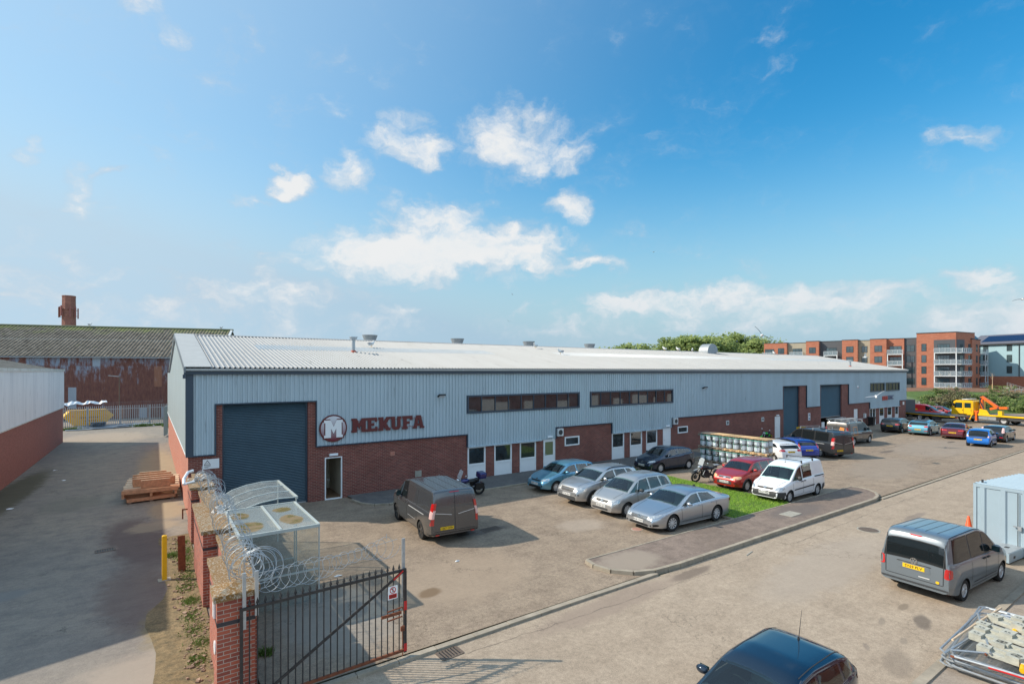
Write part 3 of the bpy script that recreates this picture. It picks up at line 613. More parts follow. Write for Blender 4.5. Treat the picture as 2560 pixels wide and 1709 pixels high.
for x, z, lb in ((20.26,2.1,'white air conditioning unit on brick beside the glazed door'),(31.9,2.18,'white air conditioning unit on brick beside the plain door')):
    t = thing('air_conditioner', lb, 'air conditioner', (x, -.0, z), 0, 'air conditioning units on the brick front'); b = MB(); b.box(0,.44,-.26,-.01,0,.48); b.build('casing', M['white_dirty'], t)
    b = MB(); b.lathe([(.165,0),(.165,.012),(.14,.012)], n=20); b.xf(Matrix.Translation((.2,-.262,.24)) @ Matrix.Rotation(R(90), 4, 'X')); b.build('fan_grille', M['dark'], t)
    b = MB()
    for s in (.06, .38): b.bar((s,0,-.02),(s,-.26,-.02),.03)
    b.build('bracket', M['steel_dull'], t)
for x, lb in ((39.06,'white square wall vent on brick behind the stacked tins'),(44.57,'white square wall vent on brick nearer the tall shutter')):
    t = thing('wall_vent', lb, 'wall vent', (x, 0, 1.69), 0, 'square vents on the brick front'); b = MB(); b.box(0,.38,-.06,-.002,0,.37); b.build('housing', M['white_dirty'], t); b = MB(); b.box(.09,.29,-.066,-.061,.08,.29); b.build('grille', M['dark'], t)
t = thing('alarm_box', 'small white and red alarm box high on the cladding', 'alarm box', (64.21,-.09,4.5)); b = MB(); b.lathe([(.0,0),(.16,0),(.16,.06),(.12,.09),(0,.09)], n=6, close=False); b.xf(Matrix.Rotation(R(90), 4, 'X')); b.build('casing', M['white'], t); b = MB(); b.box(-.06,.06,-.10,-.091,-.10,-.02); b.build('lamp', M['red'], t)
wallbox('meter_box', 66.0,.91,.38,.5,.16,M['white_dirty'],'pale meter box on brick left of the double door','meter box')
t = thing('door_notice', 'tall white notice board on brick between the two tall shutters', 'notice board', (53.18,0,1.32)); b = MB(); b.box(0,.42,-.03,-.002,0,.72); b.build('board', M['white'], t)
b = MB(); b.box(.06,.36,-.033,-.031,.42,.66); b.box(.06,.36,-.033,-.031,.06,.3); b.build('lettering', mat('grey blue print', (.25,.3,.4), .6), t)
wallbox('air_brick', 10.42,.57,.38,.34,.02,M['concrete'],'square rendered air brick low on the brick wall behind the grey van','air brick')
wallbox('blocked_vent', 9.03,1.86,.24,.2,.012,M['brick_end'],'small blocked vent of redder brick right of the open door','blocked vent')
wallbox('wall_sign', 77.5,2.0,.5,.38,.02,M['white'],'small white sign on brick at the far corner of the building','sign')
t = thing('black_bin', 'black wheeled bin standing by the far double door', 'bin', (66.9,-.5,0)); b = MB(); b.add([(-.24,-.24,.08),(.24,-.24,.08),(.24,.24,.08),(-.24,.24,.08),(-.29,-.3,.95),(.29,-.3,.95),(.29,.3,.95),(-.29,.3,.95)], [(0,3,2,1),(4,5,6,7),(0,1,5,4),(1,2,6,5),(2,3,7,6),(3,0,4,7)]); b.build('body', M['black'], t)
b = MB(); b.obox((0,0,.99), .31,.33,.035); b.build('lid', M['black'], t); b = MB(); b.cyl((-.27,.26,.09),(.27,.26,.09),.09,12); b.build('wheel', M['tyre'], t)
# warning sign by the corner
t = thing('warning_sign', 'white warning sign with black triangle by the big shutter', 'warning sign', (.54,-.0,2.06)); b = MB(); b.box(0,.62,-.03,-.002,0,.42); b.build('board', M['white'], t)
def tri_ring(b, cx, cz, r1, r2, y):
    P = [(cx+r*math.sin(R(a)), y, cz+r*math.cos(R(a))) for r in (r1, r2) for a in (0,120,240)]
    b.add(P, [(0,1,4,3),(1,2,5,4),(2,0,3,5)])
b = MB(); tri_ring(b, .17, .235, .15, .115, -.034); b.bar((.12,-.034,.19),(.2,-.034,.28),.022,.003); b.bar((.14,-.035,.25),(.23,-.035,.2),.022,.003)
for i in range(3): b.box(.06,.3-.05*i,-.034,-.032,.115-.03*i,.125-.03*i)
b.build('pictogram', M['plate_text'], t)
# company sign
GL = {'M':[(0,0),(0,.15),(.07,.15),(.07,.85),(0,.85),(0,1),(.36,1),(.53,.62),(.70,1),(1.05,1),(1.05,.85),(.98,.85),(.98,.15),(1.05,.15),(1.05,0),(.68,0),(.68,.52),(.53,.22),(.38,.52),(.38,0)],
 'E':[(0,0),(0,.15),(.1,.15),(.1,.85),(0,.85),(0,1),(.95,1),(.95,.68),(.75,.68),(.75,.8),(.42,.8),(.42,.6),(.7,.6),(.7,.4),(.42,.4),(.42,.2),(.78,.2),(.78,.34),(1,.34),(1,0)],
 'K':[(0,0),(0,.15),(.1,.15),(.1,.85),(0,.85),(0,1),(.42,1),(.42,.62),(.68,1),(1,1),(1,.85),(.92,.85),(.68,.52),(.94,.15),(1.02,.15),(1.02,0),(.66,0),(.42,.38),(.42,0)],
 'U':[(0,1),(0,.85),(.08,.85),(.08,.25),(.2,.05),(.4,0),(.62,0),(.8,.05),(.92,.25),(.92,.85),(1,.85),(1,1),(.62,1),(.62,.28),(.5,.2),(.4,.28),(.4,1)],
 'F':[(0,0),(0,.15),(.1,.15),(.1,.85),(0,.85),(0,1),(1,1),(1,.66),(.78,.66),(.78,.8),(.44,.8),(.44,.58),(.72,.58),(.72,.38),(.44,.38),(.44,.15),(.54,.15),(.54,0)],
 'A':[(-.05,0),(-.05,.14),(.05,.14),(.28,1),(.72,1),(.95,.14),(1.05,.14),(1.05,0),(.62,0),(.66,.22),(.502,.22),(.502,.38),(.6,.38),(.5,.74),(.4,.38),(.498,.38),(.498,.22),(.34,.22),(.38,0)]}
XZ = Matrix(((1,0,0,0),(0,0,-1,0),(0,1,0,0),(0,0,0,1)))
maroon = mat('sign maroon', (.115,.018,.018), .45)
t = thing('company_name_sign', 'dark maroon cut-out letters reading MEKUFA on the cladding', 'company sign', (6.93,-.1,3.22))
x = 0
for ch, w in zip('MEKUFA', (.74,.56,.64,.60,.58,.62)):
    b = MB(); b.prism([(x+px*w, py*.70) for px, py in GL[ch]], .03, .07, XZ); b.build('letter', maroon, t); x += w+(.045 if ch != 'K' else .02)
b = MB(); b.box(.1,3.9,-.03,-.01,.12,.15); b.box(.1,3.9,-.03,-.01,.55,.58); b.build('rail', mat('rail pink', (.34,.18,.18), .5), t)
t = thing('roundel_sign', 'round red and white sign with a large white letter M', 'round sign', (6.05,-.1,3.49))
def disc(r, y0, y1, n=40):
    b = MB(); b.prism([(r*math.cos(6.2832*k/n), r*math.sin(6.2832*k/n)) for k in range(n)], y0, y1, XZ); return b
disc(.67,.0,.04).build('rim', maroon, t)
def grad():
    m = bpy.data.materials.new('roundel fade'); m.use_nodes = True; nt = m.node_tree; s = N(nt, 'ShaderNodeSeparateXYZ'); L(nt, N(nt, 'ShaderNodeTexCoord').outputs['Object'], s.inputs[0])
    L(nt, mixc(nt, mapr(nt, s.outputs[2], -.55, .5), (.16,.015,.03), (.62,.64,.68)), nt.nodes['Principled BSDF'].inputs['Base Color']); nt.nodes['Principled BSDF'].inputs['Roughness'].default_value = .35; return m
disc(.60,.041,.046).build('face', grad(), t)
for s, y, m_ in ((1.12,.047,maroon),(1.0,.056,M['white'])):
    b = MB(); b.prism([((px-.525)*.86*s, (py-.5)*.86*s-.02) for px, py in GL['M']], y, y+.007, XZ); b.build('monogram_outline' if s > 1 else 'monogram', m_, t)
t = thing('far_company_sign', 'small red and blue letters on the cladding near the far corner', 'company sign', (70.9,-.1,2.78)); b = MB()
for i, h in enumerate((.5,.5,.5)): b.box(i*.55,i*.55+.45,-.05,-.01,0,h)
b.build('red_letters', mat('sign red', (.35,.02,.02), .5), t)
me = text_mesh('LINC', .72, mat('sign slate', (.10,.12,.20), .5), .02, .01, 'LEFT'); put('lettering', me, t, (1.75,-.03,.27), (R(90),0,0))
# roof plant
for x, lb in ((12.4,'flared grey roof cowl nearest the left end of the ridge'),(19.95,'flared grey roof cowl second from the left along the ridge'),(27.45,'flared grey roof cowl third from the left along the ridge'),(35.1,'flared grey roof cowl fourth along the ridge near the trees')):
    t = thing('roof_cowl', lb, 'roof vent', (x, 12.6, 8.1), 0, 'flared cowls behind the ridge'); b = MB(); b.lathe([(.36,0),(.36,.32),(.40,.42),(.56,.88),(.58,.92),(.54,.92),(.5,.86)], n=24); b.build('cowl', M['steel_dull'], t, True)
    b = MB(); b.lathe([(.5,-.05),(.42,.1)], n=24); b.build('flashing', M['flash'], t, True)
for (x, y, h, lb) in ((8.74,5.15,.88,'grey flue pipe with square cap on the roof slope'),(66.8,1.7,.76,'short flue pipe with red collar near the far roof end')):
    t = thing('flue_pipe', lb, 'flue', (x, y, rz_(y)), 0, 'flue pipes on the roof'); b = MB(); b.cyl((0,0,0),(0,0,h),.1,12); b.build('pipe', M['steel'], t, True)
    b = MB(); b.box(-.2,.2,-.2,.2,h,h+.05); b.box(-.16,.16,-.16,.16,h-.1,h-.002); b.build('cap', M['steel'], t); b = MB(); b.lathe([(.2,-.03),(.12,.12)], n=14); b.build('collar', mat('red collar', (.4,.09,.05), .7), t, True)
t = thing('roof_hood', 'large curved galvanised ventilation hood standing on the ridge', 'ventilation hood', (51.7,10.4,8.3)); b = MB()
pr = [(-1.0,0)]+[(-1.0+1.0-math.cos(R(a))*1.0, .12+math.sin(R(a))*1.0) for a in range(0,151,12)]+[(.95,.25),(.35,.0)]
b.prism(pr, -.6, .6, XZ); b.build('hood', M['steel_dull'], t); b = MB(); b.box(-.7,.25,-.5,.5,-.35,.0); b.build('upstand', M['steel'], t)
b = MB(); b.obox((.72,0,.12), .28, .55, .012, Matrix.Rotation(R(-22), 3, 'Y')); b.build('mouth', M['black'], t)
# ---------------------------------------------------------------- neighbouring buildings
def cw(X, Y, z=0): p = CR*X+CF*Y; return Vector((-1.32+p.x, -26.08+p.y, z))
lb = thing('clad_warehouse', 'pale streaked corrugated building on brick along the left of the alley', 'warehouse', (-7.9,-5.6,0), R(-.3))
Y1 = 40.2
b = MB(); b.box(-17,0,0,Y1,0,3.12); b.build('brick_base', M['brick_left'], lb)
white_clad = streak_mat('weathered white sheet', (.74,.76,.77), (.54,.57,.60), 1.2, .12)
ribs(-.0, Y1+.05, lambda y: [((lambda q: 3.1), (lambda q: 6.28))], lambda y, h, d: (.05+d, y, h)).build('side_cladding', white_clad, lb)
ribs(-17, .05, lambda y: [(3.1, 6.28)], lambda x, h, d: (x, -.05-d, h)).build('end_cladding', white_clad, lb)
b = MB(); b.box(-17,.0,Y1+.0,Y1+.1,3.12,6.28); b.build('far_end_cladding', white_clad, lb)
b = MB(); b.box(-.12,.13,-.15,Y1+.12,6.28,6.46); b.box(-.02,.10,-.1,Y1+.1,3.06,3.12); b.build('parapet_capping', streak_mat('capping', (.62,.63,.60), (.36,.36,.28), 3, 3), lb)
mossroof = streak_mat('mossy sheet roof', (.22,.20,.17), (.10,.095,.07), 1, 1, rough=.95)
ribs(-.1, Y1+.1, lambda y: [(0, 8.6)], lambda y, h, d: (-.16-h, y, 6.33+h*.235+d), .05, pitch=.3).build('roof', mossroof, lb)
b = MB(); b.quad((-8.7,-.1,8.35),(-8.7,Y1+.1,8.35),(-17.2,Y1+.1,6.3),(-17.2,-.1,6.3)); b.build('rear_roof', mossroof, lb)
b = MB(); b.prism([(-.16,6.3),(-8.7,8.31),(-17.1,6.3)], Y1-.02, Y1+.02, XZ @ Matrix.Scale(-1, 4, (0,0,1))); b.build('gable', white_clad, lb)
# rusty corrugated shed
ro = cw(-56.4, 68)
def rusty(nt, oc, c):
    return c
def rust_mat():
    m = bpy.data.materials.new('rusted sheets'); m.use_nodes = True; nt = m.node_tree; b = nt.nodes['Principled BSDF']; oc = N(nt, 'ShaderNodeTexCoord').outputs['Object']
    s = N(nt, 'ShaderNodeSeparateXYZ'); L(nt, oc, s.inputs[0]); z = s.outputs[2]
    n = noise_(nt, vmath(nt, 'MULTIPLY', oc, (1.3, 1, .35)), 1, 7, .7); n2 = noise_(nt, vmath(nt, 'MULTIPLY', oc, (3.5, 1, 1.1)), 1, 5, .7)
    cell = N(nt, 'ShaderNodeTexVoronoi'); cell.inputs['Scale'].default_value = 1; cell.inputs['Randomness'].default_value = 0
    L(nt, vmath(nt, 'MULTIPLY', oc, (1.15, 0, .36)), cell.inputs['Vector']); cs = N(nt, 'ShaderNodeSeparateColor'); L(nt, cell.outputs['Color'], cs.inputs[0])
    top = mapr(nt, z, 4.0, 8.2, 0, .17)
    k = math_(nt, 'ADD', math_(nt, 'ADD', math_(nt, 'MULTIPLY', n.outputs[0], .6), math_(nt, 'MULTIPLY', n2.outputs[0], .4)), math_(nt, 'ADD', top, math_(nt, 'MULTIPLY', cs.outputs[0], .13)))
    c = mixc(nt, mapr(nt, n2.outputs[0], .35, .65), (.12,.045,.040), (.205,.088,.062))
    c = mixc(nt, mapr(nt, k, .67, .80), c, (.25,.31,.40)); c = mixc(nt, mapr(nt, cs.outputs[1], .955, .96, 0, .85), c, (.34,.42,.50))
    c = mixc(nt, mapr(nt, cs.outputs[2], .95, .96, 0, .6), c, (.36,.17,.10))
    w = N(nt, 'ShaderNodeTexWave', bands_direction='X'); w.inputs['Scale'].default_value = 1.7; L(nt, oc, w.inputs[0])
    L(nt, c, b.inputs['Base Color']); b.inputs['Roughness'].default_value = .75
    bp = N(nt, 'ShaderNodeBump'); bp.inputs['Strength'].default_value = .8; bp.inputs['Distance'].default_value = .05; L(nt, w.outputs['Fac'], bp.inputs['Height']); L(nt, bp.outputs[0], b.inputs['Normal']); return m
rs = thing('rusty_shed', 'huge old shed with rusted corrugated walls and mossy roof', 'shed', tuple(ro), R(-16))
rm = rust_mat(); b = MB(); b.box(-45,15.9,0,19,0,8.3); b.build('wall', rm, rs)
b = MB(); b.prism([(0,8.3),(9.5,12.65),(19,8.3)], 15.6, 15.9, Matrix(((0,0,1),(1,0,0),(0,1,0))).to_4x4()); b.build('gable', M['steel_dull'], rs)
def roofm():
    m = bpy.data.materials.new('lichen roof'); m.use_nodes = True; nt = m.node_tree; b = nt.nodes['Principled BSDF']; oc = N(nt, 'ShaderNodeTexCoord').outputs['Object']
    n = noise_(nt, oc, 1.6, 8, .75); n2 = noise_(nt, oc, .5, 5, .7); s = N(nt, 'ShaderNodeSeparateXYZ'); L(nt, oc, s.inputs[0])
    c = mixc(nt, mapr(nt, n.outputs[0], .4, .62), (.07,.06,.045), (.19,.165,.13)); c = mixc(nt, mapr(nt, math_(nt, 'ADD', n2.outputs[0], mapr(nt, s.outputs[1], 6.5, 9.5, 0, .3)), .62, .85, 0, .8), c, (.17,.20,.05))
    c = mixc(nt, mapr(nt, noise_(nt, oc, .9, 5, .8).outputs[0], .68, .72, 0, .8), c, (.42,.22,.06))
    row = math_(nt, 'ABSOLUTE', math_(nt, 'SUBTRACT', s.outputs[1], 5.6)); c = mixc(nt, mapr(nt, row, .0, .12, .7, 0), c, (.06,.055,.05))
    row = math_(nt, 'ABSOLUTE', math_(nt, 'SUBTRACT', s.outputs[1], 5.0)); c = mixc(nt, mapr(nt, row, .2, .35, .2, 0), c, (.30,.31,.28))
    L(nt, c, b.inputs['Base Color']); b.inputs['Roughness'].default_value = .95; return m
rfm = roofm()
ribs(-45.3, 16.2, lambda x: [(-.35, 9.5)], lambda x, h, d: (x, h, 8.3+h*.458+d), .09, pitch=.42, prof=((0,0),(.15,.5),(.3,1),(.6,1),(.75,.5))).build('roof', rfm, rs)
b = MB(); b.quad((-45.3,9.5,12.65),(16.2,9.5,12.65),(16.2,19.3,8.2),(-45.3,19.3,8.2)); b.build('rear_roof', rfm, rs)
b = MB(); b.tube([(-45.3,9.5,12.74),(16.3,9.5,12.74)], .16, 8); b.build('ridge', streak_mat('ridge moss', (.14,.15,.07), (.20,.18,.12)), rs)
b = MB(); b.box(-45.3,16,-.45,-.3,8.02,8.16); b.build('gutter', M['steel_dull'], rs)
b = MB()
for i in range(3): b.box(-22.3+i*1.3,-21.4+i*1.3,-.06,-.001,3.5,4.7)
b.build('window', mat('wired window', (.10,.15,.17), .3), rs)
b = MB(); b.box(15.95,16.2,-.2,9.6,8.2,8.4); b.build('verge', M['white_dirty'], rs)
b = MB(); b.prism([(-.4,8.28),(9.5,12.8),(9.5,12.55),(-.4,8.0)], 15.92, 16.22, Matrix(((0,0,1),(1,0,0),(0,1,0))).to_4x4()); b.build('barge_board', M['white_dirty'], rs)
# lamp on a pole behind the fence
p = cw(-49.2, 65.2); t = thing('street_lamp', 'slim lamp post with flat head against the rusty shed', 'street lamp', tuple(p)); b = MB(); b.cyl((0,0,0),(0,0,5.6),.05,8); b.build('pole', M['rustc'], t); b = MB(); b.bar((0,0,5.6),(-1.1,.7,5.72),.22,.08); b.build('lamp_head', M['steel_dull'], t)
# chimney with phone masts
p = cw(-94.5, 111); t = thing('brick_chimney', 'square brick chimney with phone antennas behind the rusty shed', 'chimney', tuple(p), R(20))
b = MB(); b.lathe([(1.45,0),(1.2,19.2),(1.27,19.3),(1.27,19.6),(1.2,19.7),(1.17,22.0),(1.21,22.05),(1.21,22.3),(.9,22.3)], n=8, close=True); b.build('shaft', M['brick_old'], t)
for a, z in ((175,18.2),(200,18.4),(262,18.2),(300,18.2),(340,18.0)):
    x, y = 1.5*math.cos(R(a)), 1.5*math.sin(R(a)); b = MB(); b.obox((x,y,z+.6), .11,.11,1.1, Matrix.Rotation(R(a), 3, 'Z')); o = b.build('antenna', mat('antenna paint', (.34,.12,.10), .6), t)
    b = MB(); b.bar((x*.75,y*.75,z),(x,y,z),.08); b.bar((x*.75,y*.75,z+1.2),(x,y,z+1.2),.08); b.build('bracket', M['steel_dull'], o)
for a in (205,): 
    x, y = 2.1*math.cos(R(a)), 2.1*math.sin(R(a)); b = MB(); b.obox((x,y,18.6), .09,.09,1.1); b.bar((x*.6,y*.6,17.6),(x,y,17.6),.07); b.build('antenna', M['rust'], t)
# palisade fence at the alley end
pf = thing('palisade_fence', 'pale galvanised palisade fence across the far end of the alley', 'fence')
A = Vector((-9.9,46.6,0)); B = Vector((.55,48.7,0)); dv = (B-A); LN = dv.length; dv.normalize()
def fence_run(pf, A, B, H, n_pale, posts, m=M['steel'], head=True):
    dv = (B-A); LN = dv.length; dv.normalize(); nr = Vector((dv.y,-dv.x,0))
    edges = [0]+posts+[LN]
    for i in range(len(edges)-1):
        b = MB(); e0, e1 = edges[i], edges[i+1]; n = max(2, round((e1-e0)/LN*n_pale)); rn = random.Random(i)
        for k in range(n):
            p = A+dv*(e0+(k+.5)*(e1-e0)/n); z0 = .05+rn.uniform(-.02,.02); w = .034; hh = H+rn.uniform(-.015,.015)+p.z
            ln = rn.gauss(0, .008)
            b.add([p+dv*(-w)+Vector((0,0,z0)), p+dv*w+Vector((0,0,z0)), p+dv*(w+ln)+Vector((0,0,hh-.10)), p+dv*(ln)+Vector((0,0,hh)), p+dv*(-w+ln)+Vector((0,0,hh-.10)),
                   p+nr*-.012+dv*(-w)+Vector((0,0,z0)), p+nr*-.012+dv*w+Vector((0,0,z0)), p+nr*-.012+dv*(w+ln)+Vector((0,0,hh-.10)), p+nr*-.012+dv*ln+Vector((0,0,hh)), p+nr*-.012+dv*(-w+ln)+Vector((0,0,hh-.10))],
                  [(0,1,2,3,4),(9,8,7,6,5),(0,5,6,1),(1,6,7,2),(2,7,8,3),(3,8,9,4),(4,9,5,0)])
        for z in (.32, H-.42): b.bar(A+dv*e0-nr*.04+Vector((0,0,z)), A+dv*e1-nr*.04+Vector((0,0,z)), .03, .06)
        b.build('palisade_panel', m, pf)
    for e in edges: p = A+dv*e-nr*.08; b = MB(); b.box(p.x-.05,p.x+.05,p.y-.05,p.y+.05,0,H-.1); b.build('post', M['steel_dull'] if head else m, pf)
fence_run(pf, A, B, 2.45, 62, [3.0, 5.9, 8.7])
b = MB()
for k, z in enumerate((2.62,2.78)): b.tube([A+dv*x+Vector((0,0,z+.02*math.sin(x))) for x in range(4, 11)], .008, 4)
b.build('barbed_wire', M['steel_dull'], pf)
# galvanised gate leaf edge at the end of the side wall
t = thing('steel_gate_leaf', 'tall galvanised gate leaf folded back against the far end of the side wall', 'gate', (-.25,33.6,0), R(80))
b = MB(); frame(b, 0, 1.8, .1, 2.9, .06, -.03, .03); b.build('frame', M['steel'], t); b = MB(); b.box(.06,1.74,-.01,.01,.16,2.84); b.build('sheet', M['steel'], t)
# skip seen through the fence
p = Vector((-7.2,51.2,0)); t = thing('waste_skip', 'orange yellow waste skip standing behind the palisade fence', 'skip', tuple(p), R(12))
b = MB(); SK = [(-2.3,1.15),(-1.75,1.75),(1.65,1.75),(2.25,1.15),(1.35,.12),(-1.35,.12)]; b.prism([(x,z) for x, z in SK], -.85, .85, XZ); b.build('body', M['yellow'], t)
b = MB(); b.box(-1.8,1.7,-.95,.95,1.751,1.83); b.build('rim', M['yellow'], t); b = MB()
for x in (-1.5,1.5): b.cyl((x,-.97,1.2),(x,-.87,1.2),.07,8)
b.build('lifting_lug', M['orange'], t); b = MB(); b.box(-.9,.9,-.86,-.855,.9,1.1); b.box(-.5,.7,-.86,-.855,.55,.72); b.build('stencil', mat('stencil', (.45,.22,.02), .6), t)
# things on the ground at the fence
t = thing('blue_pallet_stack', 'low stack of blue pallets at the foot of the palisade fence', 'pallet', (-6.1,47.0,.25), R(8))
def pallet_mb(w, d, h=.13, n=6, wd=.1):
    b = MB()
    for i in range(n): x = -w/2+i*(w-wd)/(n-1); b.box(x, x+wd, -d/2, d/2, h-.022, h)
    for y in (-d/2, -.05, d/2-.1):
        for x in (-w/2, -.06, w/2-.12): b.box(x, x+.12, y, y+.1, .022, h-.045)
        b.box(-w/2, w/2, y, y+.1, h-.0445, h-.0225); b.box(-w/2, w/2, y, y+.1, 0, .0215)
    return b
me = pallet_mb(1.2,1.0,.14).mesh('pallet', mat('blue pallet', (.10,.14,.18), .8, var=.4, vs=8))
for i in range(3): put('pallet', me, t, (.05*i,0,.145*i), (0,0,R(3*i)))
t = thing('sheet_stack', 'grey steel sheets lying flat in front of the palisade fence', 'steel sheets', (-5.4,46.7,0), R(10)); b = MB()
for i, (x, y, w, d, a) in enumerate(((-1.4,-.35,2.0,.5,0),(.9,-.2,2.2,.55,6),(.2,.4,2.6,.45,-2),(2.6,.3,1.6,.35,9))): b.obox((x,y,.06+.06*i), w, d, .02, Matrix.Rotation(R(a), 3, 'Z') @ Matrix.Rotation(R(2), 3, 'X'))
b.build('sheets', mat('painted steel sheet', (.30,.36,.42), .4, .3), t)
t = thing('rubbish_heap', 'heap of pale rubble and bags behind the fence corner', 'rubble heap', (-1.6,47.4,0)); b = MB(); rnd = random.Random(5)
for i in range(40): b.obox((rnd.gauss(0,1.0),rnd.gauss(0,.3),rnd.uniform(.02,.25)), rnd.uniform(.05,.2),rnd.uniform(.05,.15),rnd.uniform(.03,.1), Matrix.Rotation(rnd.uniform(0,3),3,'Z') @ Matrix.Rotation(rnd.uniform(-.5,.5),3,'X'))
b.build('debris', M['white_dirty'], t)
blades('fence_weeds', 900, (0,0,0,0), .3, .05, M['weed'], 9, .0, None, [(-2.3,46.6,.3,.15),(-.8,46.9,.5,.2),(-8.5,46.2,.5,.1),(.1,46,.2,.6)])
t = thing('white_sheeting', 'crumpled white sheeting lying on top of the palisade fence', 'sheeting', (-8.8,49.2,2.45), R(12)); b = MB(); rnd = random.Random(3); n = 22
for i in range(n):
    for j in range(3): b.v.append((i*.22-1.2, j*.4-.4, .18*rnd.random()+.12*math.sin(i)+ (.25 if j == 1 else 0)))
b.f = [(i*3+j, i*3+j+1, i*3+j+4, i*3+j+3) for i in range(n-1) for j in range(2)]
b.build('sheeting', M['white'], t, loc=(0,0,.05))

# ---------------------------------------------------------------- boundary wall, gate, razor wire
bw = thing('boundary_wall', 'old brick boundary wall with mossy coping and piers beside the alley', 'wall')
moss = streak_mat('mossy coping', (.23,.19,.13), (.20,.10,.022), 7, 7, .36, .50, .95, .95, extra=lambda nt, oc, c: mixc(nt, mapr(nt, noise_(nt, oc, 24, 4, .7).outputs[0], .5, .62, 0, .75), c, (.46,.42,.35)))
def pier(x0, x1, y0, y1, z, cap=.1, o=.05, pitched=0):
    b = MB(); b.box(x0,x1,y0,y1,0,z); pr = b.build('pier', M['brick_wall'], bw)
    b = MB(); X0,X1,Y0,Y1_ = x0-o,x1+o,y0-o,y1+o; b.box(X0,X1,Y0,Y1_,z,z+cap)
    mx, my = (X0+X1)/2, (Y0+Y1_)/2
    if pitched: b.add([(X0,Y0,z+cap),(X1,Y0,z+cap),(X1,Y1_,z+cap),(X0,Y1_,z+cap),(mx,my,z+cap+pitched)], [(0,1,4),(1,2,4),(2,3,4),(3,0,4)])
    b.build('coping', moss, pr)
    b = MB()
    for zz in (z*.78,): b.box(x0-.003,x1+.003,y0-.003,y0+.05,zz,zz+.075); b.box(x0-.003,x0+.05,y0,y1,zz,zz+.075)
    b.build('blue_brick_band', mat('engineering brick', (.03,.03,.038), .5), pr)
pier(-.33,.30,-15.3,-14.75,2.12,.11,.06,.11); pier(-.22,.42,-14.74,-12.55,1.98); pier(-.17,.55,-10.05,-6.55,1.95); pier(-.10,.6,-3.85,-1.75,1.95)
for y0, y1 in ((-12.54,-10.06),(-6.54,-3.86),(-1.74,-.0)):
    b = MB(); b.box(.16,.56,y0,y1,0,1.84); s = b.build('wall_section', M['brick_wall'], bw); b = MB(); b.box(.11,.62,y0+.01,y1-.01,1.84,1.93); b.build('coping', moss, s)
b = MB(); b.box(-.37,-.335,-15.1,-14.95,1.75,2.05); b.build('white_notice', M['white'], bw); b = MB(); b.lathe([(.12,0),(.12,.02)], n=20); b.xf(Matrix.Translation((-.333,-15.05,1.2)) @ Matrix.Rotation(R(-90), 4, 'Y')); b.build('round_notice', M['white'], bw)
gt = thing('iron_gate', 'black spiked iron gate leaf with diagonal brace standing open to the yard', 'gate', (.05,-15.42,0), R(1.9))
GW = 3.24; b = MB(); TZ = 1.90
def gbar(b, x, w=.045): b.box(x-w/2, x+w/2, -w/2, w/2, .12, TZ)
gbar(b, 0, .05); b.build('hinge_stile', M['gate'], gt)
b = MB(); gbar(b, GW, .06); b.build('meeting_stile', M['gate'], gt)
for z, n in ((TZ,'top_rail'),(.14,'bottom_rail')):
    b = MB(); b.box(-.03,GW+.03,-.022,.022,z,z+.055); b.build(n, M['gate'] if z > 1 else M['rust'], gt)
nb = 24
for i in range(1, nb):
    x = GW*i/nb; b = MB(); b.cyl((x,0,.19),(x,0,TZ+.05),.0125,6); o = b.build('bar', M['gate'] if i < 18 else M['rust2'] if 'rust2' in M else M['gate'], gt)
    b = MB(); b.lathe([(.012,TZ+.05),(.014,TZ+.075),(.032,TZ+.09),(.0,TZ+.20)], (x,0,0), n=4, close=False); b.build('spike', M['gate'], o)
b = MB(); b.bar((.15,-.03,.14),(GW-.05,-.03,TZ+.02),.014,.06); b.build('brace', M['gate'], gt)
b = MB(); b.bar((GW-.28,-.045,TZ-.12),(GW-.06,-.045,TZ+.03),.012,.03); b.box(GW-.035,GW+.035,-.034,-.0305,1.05,1.25); b.box(GW-.035,GW+.035,-.034,-.0305,.15,.32); b.build('reflector_tape', M['red'], gt)
b = MB(); b.box(GW-.55,GW-.1,-.05,-.02,1.0,1.06); b.bar((GW-.42,-.04,1.12),(GW-.08,-.04,1.14),.02,.025); b.bar((GW-.08,-.04,1.14),(GW-.02,-.04,.98),.02); b.bar((GW-.42,-.04,.92),(GW-.08,-.04,.94),.02,.025); b.build('latch', M['rust'], gt); b = MB(); b.box(GW-.12,GW-.03,-.06,-.025,.62,.72); b.build('lock_box', M['rust'], gt)
b = MB(); b.cyl((GW-.04,.03,0),(GW-.04,.03,.7),.01,6); b.build('drop_bolt', M['rust'], gt)
for x in (.05,.26): b = MB(); b.box(x-.03,x+.03,.0,.05,1.55 if x < .1 else 1.75,2.58); b.build('wire_post', M['steel'], gt)
b = MB(); b.box(GW-.045,GW+.02,.032,.075,1.3,2.6); b.build('wire_post', M['steel'], gt)
b = MB(); b.box(GW-.42,GW-.20,-.062,-.058,1.38,1.66); sg = b.build('sign_plate', M['white'], gt)
b = MB(); b.box(GW-.40,GW-.22,-.066,-.0625,1.40,1.49); b.build('red_panel', M['red'], sg)
b = MB(); cx, cz = GW-.31, 1.575
for i in range(20):
    a, c = 6.2832*i/20, 6.2832*(i+1)/20; b.quad((cx+.07*math.cos(a),-.066,cz+.07*math.sin(a)),(cx+.07*math.cos(c),-.066,cz+.07*math.sin(c)),(cx+.055*math.cos(c),-.066,cz+.055*math.sin(c)),(cx+.055*math.cos(a),-.066,cz+.055*math.sin(a)))
b.bar((cx-.045,-.067,cz+.045),(cx+.045,-.067,cz-.045),.014,.002,(0,1,0)); b.build('prohibition_ring', M['red'], sg)
